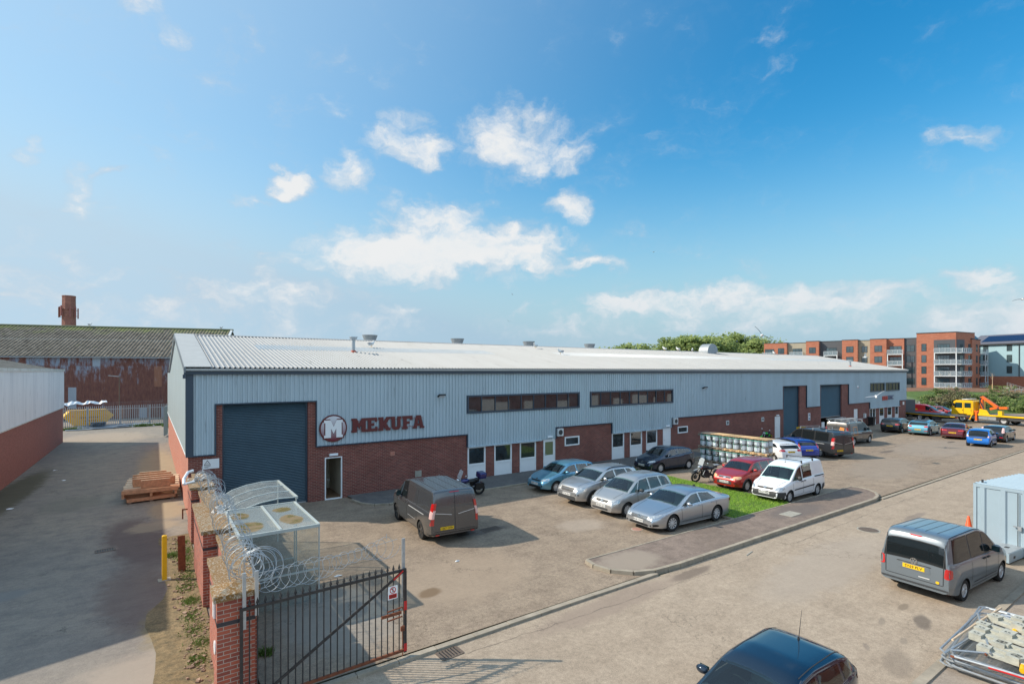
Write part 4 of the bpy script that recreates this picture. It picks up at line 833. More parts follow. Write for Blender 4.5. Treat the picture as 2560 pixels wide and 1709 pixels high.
b = MB(); b.box(cx-.008,cx+.008,-.065,-.0635,cz-.04,cz+.03); b.ball((cx,-.065,cz+.04),.012,.002,.012,8,4)
for i in range(3): b.box(GW-.385,GW-.235,-.068,-.0665,1.415+.022*i,1.425+.022*i)
b.build('pictogram', M['plate_text'], sg)
def coil(b, pts, rad, turns, r=.005, seed=0, n=26, jit=.05):
    rnd = random.Random(seed); P = []; pts = [Vector(p) for p in pts]; T = int(turns*n); seg = len(pts)-1
    ph = [(rnd.uniform(0, 6.28), rnd.uniform(.6, 1.7)) for _ in range(4)]
    for i in range(T+1):
        f = i/T*seg; k = min(int(f), seg-1); p = pts[k].lerp(pts[k+1], f-k); d = (pts[k+1]-pts[k]).normalized(); u = Vector((0,0,1)); s = d.cross(u).normalized(); u = s.cross(d)
        a = 2*math.pi*i/n; w = i/T*turns; rr = rad*(1+jit*sum(math.sin(q+w*v*1.3) for q, v in ph)/1.5)
        P.append(p+s*math.cos(a)*rr+u*math.sin(a)*rr+d*jit*math.sin(w*2.1+seed)*.8+s*jit*math.sin(w*.7+seed*2)*.6)
    b.tube(P, r, 4, False)
    for i in range(0, T, 1):  # flat barbs
        for f in (0., .5):
            q = P[i].lerp(P[i+1], f); t = (P[i+1]-P[i]).normalized(); x = t.orthogonal().normalized(); y = t.cross(x); w = .0085
            b.add([q+t*w*.9+x*w*.7, q-t*w*.9+x*w*.7, q-t*w*.9-x*w*.7, q+t*w*.9-x*w*.7], [(0,1,2,3)])
M['wire'] = mat('razor wire steel', (.40,.44,.47), .5, .35)
rz1 = thing('razor_wire_coil', 'tangled galvanised razor wire coiled along the top of the brick wall', 'razor wire')
b = MB(); coil(b, [(.2,-15.0,2.45),(.33,-13,2.3),(.38,-10,2.25),(.4,-6,2.2),(.42,-2.6,2.2)], .30, 34, .0065, 3, jit=.07); b.build('coil', M['wire'], rz1)
b = MB(); coil(b, [(.35,-14.4,2.4),(.45,-11,2.2),(.55,-7.5,2.15),(.5,-4.2,2.2),(.35,-2.4,2.15)], .20, 26, .0065, 7, jit=.16); b.build('inner_coil', M['wire'], rz1)
b = MB(); coil(b, [(.35,-14.9,2.4),(.5,-14.3,2.35)], .33, 6, .006, 9, jit=.2); coil(b, [(.42,-8.0,2.2),(.5,-7.2,2.2)], .22, 8, .006, 12, jit=.2); coil(b, [(.4,-3.1,2.15),(.45,-2.5,2.15)], .2, 7, .006, 13, jit=.22); b.build('bunched_wire', M['wire'], rz1)
for i, y in enumerate((-14.5,-13.2,-10.5,-7.4,-4.6,-2.3)):
    b = MB(); b.bar((.42,y,1.9),(.36,y+.02,2.55),.035,.035); b.build('stake', M['wire'], rz1)
b = MB(); b.tube([(.36,y,2.45+.03*math.sin(y)) for y in (-14.9,-13,-11,-9,-7,-5,-3,-2.3)], .005, 4); b.build('line_wire', M['wire'], rz1)
rz2 = thing('razor_wire_coil', 'stretched loops of razor wire above the spikes of the open gate', 'razor wire')
b = MB(); P = []; T_ = 17; rnd = random.Random(4); js = [rnd.uniform(-.03,.03) for _ in range(T_+2)]
for i in range(T_*26+1):
    f = i/26; k = int(f); a = 2*math.pi*f; j = js[k]+(js[k+1]-js[k])*(f-k); q = f/T_; rr = .20+j+.05*math.sin(q*7); P.append(Vector((.42+2.62*q+rr*math.cos(a)*.9, -15.24+.14*q+.035*math.sin(a*.5), 2.24+.20*q+.02*math.sin(q*11)+rr*math.sin(a))))
b.tube(P, .0038, 4, False)
for i in range(0, len(P)-1, 1):
    if i/26 < 5 and i % 2: continue
    q = P[i]; t_ = (P[i+1]-q).normalized(); x = Vector((0,1,0)).cross(t_).normalized(); w = .0085; b.add([q+t_*w*1.2, q+x*w*1.2, q-t_*w*1.2, q-x*w*1.2], [(0,1,2,3)])
b.build('coil', M['wire'], rz2)
b = MB(); b.tube([(.25,-15.3,2.5),(1.4,-15.2,2.46),(2.4,-15.15,2.5),(3.2,-15.1,2.56)], .005, 4); b.tube([(2.95,-15.1,2.6),(2.95,-15.1,2.72)], .006, 4); b.build('line_wire', M['wire'], rz2)
def rag(x, y, z, s, lb, seed, m):
    rnd = random.Random(seed); b = MB()
    for q in range(7):
        c = (rnd.gauss(0,s*.35), rnd.gauss(0,s*.45), rnd.gauss(0,s*.2)); b.ball(c, s*rnd.uniform(.12,.35), s*rnd.uniform(.12,.35), s*rnd.uniform(.1,.25), 7, 5)
    b.v = [(v[0]+rnd.gauss(0,s*.03), v[1]+rnd.gauss(0,s*.03), v[2]+rnd.gauss(0,s*.05)) for v in b.v]
    tag(b.build('plastic_rag', m, loc=(x,y,z)), lb, 'rag', 'rags caught in the razor wire')
ragm = mat('dirty rag', (.55,.53,.50), .9, var=.35, vs=14)
rag(.36,-8.1,2.08,.42,'large torn whitish plastic rag caught mid-way in the razor wire',1,ragm); rag(.18,-2.5,2.1,.26,'small rag snagged by the wire end near the warning sign',2,ragm); rag(.62,-2.7,2.15,.22,'small rag in the wire close to the brick corner',5,ragm)
b = MB(); b.tube([(-.28,-3.0,2.05),(-.27,-2.7,2.2),(-.12,-2.35,2.38),(.06,-2.3,2.42)], .055, 7); b.tube([(-.28,-3.0,2.05),(-.1,-2.95,2.08),(.06,-2.9,2.1)], .045, 7); tag(b.build('white_hose', M['white'], smooth=True), 'bent white plastic pipe hooked on the wall coping by the wire end', 'plastic pipe')
# bollard, stump, pipe
t = thing('yellow_bollard', 'square yellow bollard standing in the alley beside the brick wall', 'bollard', (-.97,-7.18,0), R(4)); b = MB(); b.box(-.06,.06,-.06,.06,0,1.33); b.add([(-.06,-.06,1.33),(.06,-.06,1.33),(.06,.06,1.33),(-.06,.06,1.33),(0,0,1.36)], [(0,1,4),(1,2,4),(2,3,4),(3,0,4)]); b.build('post', M['yellow'], t)
b = MB(); b.box(-.16,.16,-.14,.14,0,.015); b.build('footing', M['concrete'], t)
t = thing('steel_post', 'rusty brown steel channel post leaning by the wall foot', 'post', (-.50,-6.7,0), R(5)); b = MB(); b.bar((-.05,0,0),(-.07,.0,1.12),.018,.1); b.bar((.05,0,0),(.03,0,1.12),.018,.1); b.bar((0,.04,0),(-.02,.04,1.12),.1,.018,(0,1,0)); b.build('channel', M['rust'], t)
b = MB(); b.box(-.08,.08,-.08,.08,0,.03); b.build('foot', M['rust'], t)
b = MB(); b.bar((-.25,-1.3,.35),(-.25,-1.3,.75),.05); b.bar((-.25,-1.3,.72),(-.02,-1.3,.72),.05); tag(b.build('wall_bracket', M['rust']), 'dark steel bracket low on the side wall near the wall end', 'bracket')
# ---------------------------------------------------------------- timber stack in the alley
tt = thing('timber_skid', 'low timber skid lying on the alley under the slatted deck', 'timber skid', (-1.35,5.6,0), R(6)); b = MB(); b.box(-1.0,.95,-1.0,1.1,.14,.19); b.box(-1.0,.95,-1.06,-1.0,.08,.23); b.build('deck', M['timber'], tt); b = MB()
for x in (-.95,-.1,.75): b.box(x,x+.14,-1.0,1.0,.0,.14)
b.build('runner', M['timber_old'], tt)
tt = thing('timber_deck', 'orange slatted timber deck stacked on the skid beside the wall', 'timber deck', (-1.22,6.4,0), R(-2)); b = MB()
for x in (-1.1,.0,1.0): b.box(x-.05,x+.05,-1.9,1.8,.26,.55)
b.box(-1.15,1.1,-1.96,-1.9,.46,.64); b.build('bearer', M['timber'], tt)
rnd = random.Random(6)
for i in range(12):
    y = -1.8+i*.31; s = rnd.uniform(-.06,.06); b = MB(); b.box(-1.12+s,1.12+s,y,y+.24,.552+.01*(i % 2),.585+.01*(i % 2)); b.build('deck_board', M['timber_pale'] if i > 1 else M['timber'], tt)
for i, (x, y, w, h) in enumerate(((.05,-1.45,1.2,.27),(0,-.9,1.75,.28),(-.05,-.2,1.72,.26),(-.08,.55,1.66,.25),(-.05,1.5,1.2,.2))):
    bt = thing('timber_box_side', ('short upright orange plank at the near edge of the timber deck','long upright orange plank second from the near edge of the timber deck','long upright orange plank in the middle of the timber deck','long upright orange plank fourth on the timber deck','short upright framed plank at the far edge of the timber deck')[i], 'timber plank', (-1.15+x,6.4+y,.60), R(-2+i*.4), 'upright planks on the timber deck')
    b = MB(); h += .10; b.box(-w/2,w/2,-.02,.02,0,h); b.build('board', M['timber'], bt); b = MB(); b.box(-w/2,w/2,-.03,.04,h,h+.018); b.build('top_edge', M['timber_pale'], bt)
# ---------------------------------------------------------------- plastic shelters behind the wall
def poly_mat():
    m = bpy.data.materials.new('weathered polycarbonate'); m.use_nodes = True; nt = m.node_tree; out = nt.nodes['Material Output']; p = nt.nodes['Principled BSDF']
    p.inputs['Base Color'].default_value = (.50,.54,.53,1); p.inputs['Roughness'].default_value = .25
    tr = N(nt, 'ShaderNodeBsdfTransparent'); tr.inputs[0].default_value = (.90,.93,.92,1); oc = N(nt, 'ShaderNodeTexCoord').outputs['Object']
    mx = N(nt, 'ShaderNodeMixShader'); L(nt, mapr(nt, noise_(nt, oc, 5, 6, .7).outputs[0], .3, .8, .22, .52), mx.inputs[0]); L(nt, tr.outputs[0], mx.inputs[1]); L(nt, p.outputs[0], mx.inputs[2]); L(nt, mx.outputs[0], out.inputs[0])
    return m
def puddle_mat():
    m = poly_mat(); m.name = 'stained polycarbonate'; nt = m.node_tree; p = nt.nodes['Principled BSDF']; oc = N(nt, 'ShaderNodeTexCoord').outputs['Object']
    c = (.40,.44,.44); col = None; mask = None
    for (x, y, rx, ry) in ((.25,-2.15,.46,.52),(1.42,-2.0,.30,.55),(.2,-.85,.34,.40),(1.4,-.75,.26,.30)):
        mp = N(nt, 'ShaderNodeMapping', vector_type='TEXTURE'); mp.inputs['Location'].default_value = (x, y, 0); mp.inputs['Scale'].default_value = (rx, ry, 1e3); L(nt, vmath(nt, 'ADD', oc, vmath(nt, 'SCALE', vmath(nt, 'SUBTRACT', noise_(nt, oc, 3, 3).outputs['Color'], (.5,.5,.5)), None, .22)), mp.inputs[0])
        k = mapr(nt, vmath(nt, 'LENGTH', mp.outputs[0]), .9, 1.05, 1, 0); mask = k if mask is None else math_(nt, 'MAXIMUM', mask, k)
    cc = mixc(nt, mapr(nt, noise_(nt, oc, 2.6, 2, .5).outputs[0], .45, .6), (.30,.215,.11), (.19,.145,.04)); L(nt, mixc(nt, mask, c, cc), p.inputs['Base Color'])
    for n in nt.nodes:
        if n.type == 'MIX_SHADER': L(nt, math_(nt, 'ADD', math_(nt, 'MULTIPLY', mask, .45), .42, clamp=True), n.inputs[0])
    return m
PM = poly_mat(); PC = poly_mat()
for n_ in PC.node_tree.nodes:
    if n_.type == 'MAP_RANGE': n_.inputs[3].default_value = .03; n_.inputs[4].default_value = .22
FR = mat('shelter frame', (.42,.46,.44), .4, var=.1, vs=6)
t = thing('plastic_shelter', 'flat-roofed clear plastic shelter with stained puddles on its roof', 'shelter', (.52,-8.5,0)); W_, D_ = 1.93, 2.95; Z = 2.12
b = MB(); b.box(0,W_,-D_,0,Z,Z+.012); b.build('roof_sheet', puddle_mat(), t)
b = MB(); b.box(-.02,W_+.02,-.03,.02,Z-.05,Z+.03); b.box(-.02,W_+.02,-D_-.03,-D_+.02,Z-.05,Z+.03); b.box(W_-.03,W_+.03,-D_+.021,-.031,Z-.05,Z+.035); b.box(-.03,.03,-D_+.021,-.031,Z-.05,Z+.035); b.box(.94,1.0,-D_+.021,-.031,Z+.013,Z+.045); b.box(.0,W_,-D_*.5-.012,-D_*.5+.012,Z-.04,Z-.001); b.build('roof_frame', FR, t)
for x, y in ((0,0),(W_,0),(0,-D_),(W_,-D_)): b = MB(); b.box(x-.016,x+.016,y-.016,y+.016,0,Z-.051); b.build('leg', FR, t)
b = MB(); b.box(.03,W_-.03,-D_-.004,-D_+.004,.12,Z-.06); b.build('front_panel', PC, t); b = MB(); b.box(-.004,.004,-D_+.03,-.03,.12,Z-.06); b.build('side_panel', PC, t)
b = MB(); b.box(.022,W_-.022,-D_-.02,-D_+.02,.92,.96); b.box(.022,W_-.022,-.02,.02,.35,.38); b.build('cross_rail', FR, t)
tb = thing('old_bench', 'grey folding bench frame standing inside the flat plastic shelter', 'bench', (1.2,-9.6,0), R(12)); b = MB(); b.box(-.6,.6,-.2,.2,.45,.48); b.build('seat', M['steel_dull'], tb); b = MB()
for x in (-.55,.55): b.bar((x,-.2,0),(x,.2,.45),.03); b.bar((x,.2,0),(x,-.2,.45),.03)
b.build('leg', M['steel_dull'], tb); b = MB(); b.bar((-.6,.2,.5),(-.6,.3,.95),.03); b.bar((.6,.2,.5),(.6,.3,.95),.03); b.bar((-.6,.3,.95),(.6,.3,.95),.03); b.build('backrest', M['steel_dull'], tb)
t = thing('plastic_shelter', 'curved-roof clear plastic shelter standing in front of the big shutter', 'shelter', (.35,-8.35,0)); b = MB(); arc = [(.0,1.3),(.12,1.62),(.35,1.88),(.7,2.08),(1.15,2.2),(1.65,2.26),(2.2,2.24)]
LN2 = 3.0
for (x, z), (x2, z2) in zip(arc, arc[1:]): b.quad((x,0,z),(x2,0,z2),(x2,LN2,z2),(x,LN2,z))
b.build('roof_sheet', PM, t, True)
for y in (0,1.0,2.0,LN2): b = MB(); b.tube([(x,y,z+.01) for x, z in arc], .02, 6); b.build('hoop', FR, t)
b = MB(); b.box(2.18,2.24,-.02,LN2+.02,2.2,2.27); b.box(-.03,.03,-.02,LN2+.02,1.27,1.33); b.build('purlin', FR, t)
for x, y, z in ((0,0,1.3),(0,LN2,1.3),(2.2,LN2,2.2),(2.2,0.05,2.2)): b = MB(); b.box(x-.02,x+.02,y-.02,y+.02,0,z); b.build('leg', FR, t)
b = MB(); b.add([(.02,LN2,.1),(2.18,LN2,.1)]+[(x,LN2,z-.02) for x, z in arc[::-1]], [tuple(range(9))]); b.build('end_panel', PC, t)
# ---------------------------------------------------------------- storage container, cones, barrier heap
CM = mat('container blue grey', (.30,.39,.45), .42, var=.05, vs=1.2)
t = thing('storage_container', 'pale blue grey steel storage container at the right edge', 'container', (23.1,-20.15,0), R(-8))
CW_, CL, CH = 2.4, 3.6, 2.26
sm = lambda x, h, d: (x, h, d)
b = MB(); b.box(.02,CL,-CW_,-.02,.06,.12); b.build('floor', CM, t)
ribs(-CW_+.1,-.1, lambda y: [(.14,CH-.1)], lambda y, h, d: (.03-d, y, h), .05, pitch=.57, prof=((0,0),(.35,0),(.42,1),(.62,1),(.69,0))).build('door_wall', CM, t)
ribs(.1,CL-.1, lambda y: [(.14,CH-.1)], lambda x, h, d: (x, -.06+d, h), .04, pitch=.3).build('side_wall', CM, t)
ribs(.1,CL-.1, lambda y: [(.14,CH-.1)], lambda x, h, d: (x, -CW_+.06-d, h), .04, pitch=.3).build('side_wall', CM, t)
ribs(.02,CL-.02, lambda y: [(-CW_+.02,-.02)], lambda x, h, d: (x, h, CH+.0+d), .03, pitch=.28).build('roof', CM, t)
b = MB()
for x in (0,CL-.09):
    for y in (-CW_,-.09): b.box(x,x+.09,y,y+.09,0,CH)
b.box(0,.09,-CW_+.091,-.091,CH-.11,CH-.002); b.box(0,.09,-CW_+.091,-.091,.02,.13); b.box(.091,CL-.091,-.09,-.0,CH-.11,CH-.002); b.box(.091,CL-.091,-.09,0,.02,.13); b.build('frame', CM, t)
b = MB(); b.box(-.035,-.022,-1.245,-1.225,.15,CH-.12); b.build('door_gap', M['black'], t)
b = MB(); b.bar((-.05,-1.12,1.0),(-.05,-1.36,1.0),.035); b.obox((-.07,-1.3,.96), .03,.05,.07); b.build('padlock', M['steel_dull'], t)
b = MB(); b.cyl((.3,-.15,CH),(.3,-.15,CH+.12),.035,8); b.build('lifting_eye', M['dark'], t)
t = thing('steel_ramp_box', 'low pale steel box section lying in front of the container door', 'steel ramp', (21.7,-21.1,0), R(-6)); b = MB(); b.box(0,1.4,-.3,.3,.03,.33); b.build('body', CM, t); b = MB(); b.box(.02,1.38,-.28,.28,.33,.345); b.build('top_plate', M['steel'], t); b = MB(); b.box(.35,.5,-.303,-.3,.12,.2); b.box(.7,.85,-.06,.06,.345,.352); b.build('slot', M['black'], t)
ct = None
for x, y, lb in ((25.2,-19.5,'orange traffic cone beyond the grey people carrier roof, left of the container'),(23.3,-20.75,'orange traffic cone standing against the container door behind the carrier windscreen')):
    if x < 24: x, y = 22.6, -20.6
    t = thing('traffic_cone', lb, 'traffic cone', (x, y, -.03 if x > 24 else .0), R(10), 'orange traffic cones by the container'); b = MB(); b.lathe([(.15,.03),(.135,.06),(.035,.60),(.02,.62),(.0,.62)], n=18, close=False); b.build('body', M['cone'], t, True); b = MB(); b.box(-.19,.19,-.19,.19,0,.03); b.build('base', M['cone'], t)
fp = [(12.15,-22.15),(15.9,-22.3),(16.4,-24.2),(12.0,-24.4)]
t = thing('mesh_fence_panels', 'flat heap of galvanised mesh fence panels on the kerb', 'fence panels', (0,0,.06)); rnd = random.Random(2)
for i in range(7):
    z = .02+i*.045; a = R(rnd.uniform(-2,5)); c, s = math.cos(a), math.sin(a); ox, oy = 12.35+rnd.uniform(-.12,.18)+i*.03, -22.2-rnd.uniform(-.05,.2)
    def T(u, v): return (ox+u*c+v*s*1, oy+u*s-v*c, z)
    b = MB(); Wd, Hd = 3.45, 2.1; cr = [T(0.1,0),T(Wd-.1,0),T(Wd,.1),T(Wd,Hd),T(0,Hd),T(0,.1)]
    for p, q in zip(cr, cr[1:]+cr[:1]): b.tube([p, q], .021, 7)
    fo = b.build('frame', M['steel'], t)
    if i in (0, 3, 6):
        b = MB()
        for k in range(1, 58): b.bar(T(Wd*k/58,.02),T(Wd*k/58,Hd-.02),.004)
        for k in range(1, 12): b.bar(T(.02,Hd*k/12),T(Wd-.02,Hd*k/12),.004)
        b.build('mesh', M['steel_dull'], fo)
for i, (a, c, col, lb) in enumerate((((12.3,-22.3),(15.2,-22.55),'steel','straight grey pole lying along the road edge of the fence heap'),((12.25,-22.42),(12.6,-24.3),'rust','rusty orange-ended pole lying across the near end of the heap'),((12.5,-22.36),(14.2,-24.2),'steel','grey pole lying slantwise over the fence heap'),((12.2,-22.5),(12.45,-24.2),'steel','pole with a red sleeve lying at the near end of the heap'),((15.0,-22.2),(12.9,-22.9),'steel','bent grey pole leaning over the heap'),((15.8,-22.45),(12.9,-22.28),'timber_pale','pale yellowish pole lying lengthwise over the heap'))):
    b = MB(); b.tube([(a[0],a[1],.40+.02*i),((a[0]+c[0])/2,(a[1]+c[1])/2,.42+.02*i),(c[0],c[1],.40+.02*i)], .024, 7); o = b.build('fence_pole', M[col]); tag(o, lb, 'pole', 'loose poles on the fence heap')
    if i == 3: b = MB(); p_, q_ = Vector((a[0],a[1],.46)), Vector((c[0],c[1],.46)); b.tube([p_.lerp(q_,.3), p_.lerp(q_,.62)], .03, 7); b.build('red_sleeve', M['red'], o)
block_prof = MB(); 
def block(w, d, h):
    b = MB(); b.box(-w/2,w/2,-d/2,d/2,.0,h*.55); b.box(-w/2,-w*.18,-d/2,d/2,h*.551,h); b.box(w*.18,w/2,-d/2,d/2,h*.551,h); b.box(-w*.179,w*.179,-d/2,-d*.2,h*.551,h*.9); return b
bm1 = block(.66,.24,.15).mesh('block', mat('barrier block concrete', (.42,.42,.36), .9, var=.25, vs=6, bump=.4))
hm = MB(); hm.box(-.22,-.17,-.03,.03,.151,.152); 
for i, (x, y, a, z) in enumerate(((13.55,-22.75,85,.40),(13.9,-22.75,80,.41),(14.25,-22.7,84,.40),(13.45,-23.15,85,.40),(13.05,-23.0,88,.38),(13.0,-23.5,60,.38),(12.95,-23.9,85,.38),(13.8,-23.2,84,.52),(14.9,-22.75,75,.41),(15.2,-23.1,78,.41),(14.6,-23.4,80,.40),(14.2,-23.7,84,.40),(13.5,-23.8,82,.39),(13.9,-23.6,85,.52),(15.5,-23.6,80,.40),(12.75,-24.2,70,.38))):
    o = put('barrier_block', bm1, None, (x, y, z+.02), (0, 0, R(a))); tag(o, 'grey concrete fence foot block lying on the flat fence panels', 'barrier block', 'concrete fence feet heaped on the panels')
    b = MB()
    for u in (-.26,-.2,.2,.26): b.cyl((u,0,.1505),(u,0,.152),.022,8)
    b.build('socket', M['black'], o)
for x, y, a in ((14.5,-22.95,10),(14.3,-23.3,20),(13.2,-23.35,8),(15.0,-23.4,12)):
    b = MB(); b.tube([(-.5,0,0),(.5,0,0)], .05, 10); tag(b.build('plastic_tube', M['yellow'], loc=(x,y,.43), rz=R(a)), 'yellow plastic tube lying among the concrete feet', 'plastic tube', 'yellow tubes among the fence feet')
t = thing('white_beam', 'long white plastic channel beams lying beyond the fence heap', 'plastic beams', (15.95,-22.35,.09), R(-48)); b = MB(); b.box(0,3,-.08,.08,0,.09); b.box(0,3,.12,.26,0,.09); b.build('beam', M['white'], t); b = MB(); b.box(-.08,.0,-.1,.05,0,.13); b.build('end_cap', M['white'], t)
b = MB(); b.tube([(0,0,0),(.25,.05,.02),(.45,-.05,.05),(.52,-.2,.02),(.45,-.32,0),(.1,-.3,.02)], .02, 6); tag(b.build('rusty_hook', M['rust'], loc=(12.85,-22.85,.44), rz=R(20)), 'bent rusty bar lying on the mesh panels', 'rusty bar')
t = thing('timber_post', 'pale timber batten lying on the pavement behind the carrier shadow', 'timber batten', (19.0,-22.6,.05), R(-60)); b = MB(); b.box(0,1.2,-.04,.04,0,.06); b.build('batten', M['timber_pale'], t)

# ---------------------------------------------------------------- stacked tins on pallets
def tin_meshes():
    b = MB(); r, h = .205, .40; b.lathe([(.0,0),(r,0),(r*1.02,.01),(r,.02),(r,h*.32),(r*1.02,h*.34),(r,h*.36),(r,h-.02),(r*1.03,h-.01),(r*.97,h),(0,h-.01)], n=14, close=False)
    tin = b.mesh('tin', mat('bright tinplate', (.42,.44,.45), .25, .85, var=.15, vs=3), True, 40)
    b = MB(); n = 14
    for k in range(n):
        a, c = 6.2832*k/n, 6.2832*(k+1)/n
        if 4 < k: continue
        b.quad((r*1.015*math.cos(a),r*1.015*math.sin(a),.07),(r*1.015*math.cos(c),r*1.015*math.sin(c),.07),(r*1.015*math.cos(c),r*1.015*math.sin(c),h*.78),(r*1.015*math.cos(a),r*1.015*math.sin(a),h*.78))
    lab = b.mesh('label', mat('tin label', (.60,.67,.73), .5))
    b = MB()
    for k in range(5):
        a, c = 6.2832*k/n, 6.2832*(k+1)/n; q = r*1.022
        b.quad((q*math.cos(a),q*math.sin(a),h*.80),(q*math.cos(c),q*math.sin(c),h*.80),(q*math.cos(c),q*math.sin(c),h*.85),(q*math.cos(a),q*math.sin(a),h*.85))
    return tin, lab, b.mesh('band', mat('tin green band', (.10,.34,.29), .5))
tin, tlab, tband = tin_meshes(); rnd = random.Random(12)
pm_old = pallet_mb(.98,1.0,.13).mesh('pallet', M['timber_old']); pm_new = pallet_mb(.98,1.0,.13).mesh('pallet', M['timber_new'])
strap_m = mat('green strap', (.08,.34,.26), .5); film = None
PX = 30.85; PYS = [-3.95, -4.95, -5.95, -6.95, -7.95]; ordn = ['nearest the brick wall','second from the brick wall','in the middle of the row','fourth from the brick wall','at the end by the white car']
for j, py in enumerate(PYS):
    for tier in (0, 1):
        z = tier*.97; tn = 'upper' if tier else 'lower'
        o = put('wooden_pallet', pm_new if (tier and j > 1) else pm_old, None, (PX, py, z), (0,0,R(90))); tag(o, '%s wooden pallet carrying tins, %s' % (tn, ordn[j]), 'pallet', 'pallets of stacked tins')
        for lv in (0, 1):
            for a in range(2):
                for c in range(2):
                    x = PX-.24+c*.48; y = py-.24+a*.48; rot = rnd.uniform(1.9, 4.3)+1.0
                    w = put('paint_tin', tin, None, (x, y, z+.132+lv*.405), (0,0,rot-1.6))
                    tag(w, 'shiny tin with pale label on the %s pallet %s' % (tn, ordn[j]), 'tin', 'tins stacked %s on the %s pallet' % (ordn[j], tn)); put('label', tlab, w); put('band', tband, w)
        b = MB()
        for q in (-.22, .22): b.box(-.505,-.497,q-.008,q+.008,.13,.95); b.box(-.505,.505,q-.008,q+.008,.948,.952)
        b.box(-.505,-.499,-.49,.49,.86,.89); o = b.build('packing_strap', strap_m, loc=(PX,py,z)); tag(o, 'green strap round tins of the %s pallet %s' % (tn, ordn[j]), 'strap', 'green straps round the tin stacks')
    b = MB()
    for k in range(6): b.box(-.52,.52,-.5+k*.17,-.5+k*.17+.10,0,.018)
    b.box(-.48,-.4,-.49,.49,-.02,-.001); b.box(.4,.48,-.49,.49,-.02,-.001)
    o = b.build('slatted_lid', M['timber_old'] if j < 1 else M['timber_new'], loc=(PX,py,1.965), rz=R(90*(j % 2)+rnd.uniform(-1,1))); tag(o, 'slatted timber lid on top of the tin stack %s' % ordn[j], 'pallet lid', 'slatted lids on the tin stacks')

# ---------------------------------------------------------------- flats beyond, bank, trees
fa = cw(110.9,130,2.0); e1 = (CR*-.74+CF*.673); e2 = Vector((-e1.y, e1.x, 0)); e2 = -e2 if e2.dot(CF) < 0 else e2; e3 = (CR*.896+CF*.446)
def fpt(t, d=0, z=0): p = fa+e1*t+e2*d; return Vector((p.x, p.y, z))
FB, FS = 2.0, 2.9
wm = mat('flat window glass', (.05,.08,.09), .05, 0, .9, var=.4, vs=.6); wf = mat('anthracite frame', (.03,.034,.04), .5); bal = mat('balcony steel', (.62,.66,.68), .4); rail = mat('balcony rail glass', (.42,.50,.55), .15, alpha=.28)
def flat_window(par, O, U, w, h, z, bars=2, out=None):
    """window centred at O along unit U on a facade whose outward normal is out"""
    def Q(u, dd, zz): p = O+U*u+out*dd; return (p.x, p.y, zz)
    b = MB(); f = .07
    for (u0, u1, z0, z1) in ((-w/2,-w/2+f,0,h),(w/2-f,w/2,0,h),(-w/2+f,w/2-f,0,f),(-w/2+f,w/2-f,h-f,h),(-w/2+f,w/2-f,h*.34,h*.34+f*.7))+tuple((-w/2+w*k/bars-f*.4,-w/2+w*k/bars+f*.4,f,h-f) for k in range(1, bars)):
        b.add([Q(u0,.02,z+z0),Q(u1,.02,z+z0),Q(u1,.02,z+z1),Q(u0,.02,z+z1),Q(u0,.06,z+z0),Q(u1,.06,z+z0),Q(u1,.06,z+z1),Q(u0,.06,z+z1)], [(0,3,2,1),(4,5,6,7),(0,1,5,4),(1,2,6,5),(2,3,7,6),(3,0,4,7)])
    o = b.build('window', wf, par); b = MB(); b.quad(Q(-w/2,.03,z),Q(w/2,.03,z),Q(w/2,.03,z+h),Q(-w/2,.03,z+h)); b.build('pane', wm, o)
def balcony(par, O, U, w, out, z, dep=1.4, posts=True, z0=None):
    b = MB(); c = O+out*dep/2; Mx = Matrix((U, out, Vector((0,0,1)))).transposed()
    b.obox((c.x,c.y,z), w/2, dep/2, .11, Mx); s = b.build('balcony_slab', bal, par)
    b = MB(); c = O+out*dep; b.obox((c.x,c.y,z+.65), w/2, .02, .5, Mx)
    for sg in (-1, 1): c = O+U*sg*w/2+out*dep/2; b.obox((c.x,c.y,z+.65), .02, dep/2, .5, Mx)
    b.build('glass_rail', rail, s); b = MB(); n = int(w/.9)
    for k in range(n+1): c = O+U*(-w/2+w*k/n)+out*(dep+.03); b.obox((c.x,c.y,z+.65), .025,.025,.55, Mx)
    c = O+out*dep; b.obox((c.x,c.y,z+1.18), w/2, .03, .03, Mx); b.build('handrail', bal, s)
    if posts:
        b = MB()
        for sg in (-1, 1): c = O+U*sg*(w/2-.1)+out*(dep-.1); b.box(c.x-.09,c.x+.09,c.y-.09,c.y+.09,z-FS+.1,z-.1)
        b.build('balcony_post', bal, s)
def block_(par, t0, t1, zt, m, d0=0, depth=12):
    P = [fpt(t0,d0), fpt(t1,d0), fpt(t1,d0+depth), fpt(t0,d0+depth)]; b = MB(); b.prism([(p.x,p.y) for p in P], 0, zt); o = b.build('wall', m, par)
    b = MB(); P = [fpt(t0-.05,d0-.08), fpt(t1+.05,d0-.08), fpt(t1+.05,d0+depth), fpt(t0-.05,d0+depth)]; b.prism([(p.x,p.y) for p in P], zt, zt+.12); b.build('parapet', wf, o); return o
def uT(u): r = (u-1280)/1301; return (110.9-r*130)/(.74+.673*r)
ap = thing('apartment_block', 'long four storey block of brick, beige and grey flats beyond the roof', 'apartment block')
out = -e2
segs = [(1910,1967,'brick_flat',0,14.7),(1967,2015,'beige_clad',1.0,14.6),(2015,2047,'brick_flat',0,14.9),(2047,2105,'grey_clad',1.5,14.8),(2105,2144,'brick_flat',0,14.9),(2144,2175,'beige_clad',1.2,14.7),(2175,2216,'brick_flat',0,14.9),(2216,2259,'brick_flat',1.2,14.9),(2259,2291,'grey_clad',1.6,14.9)]
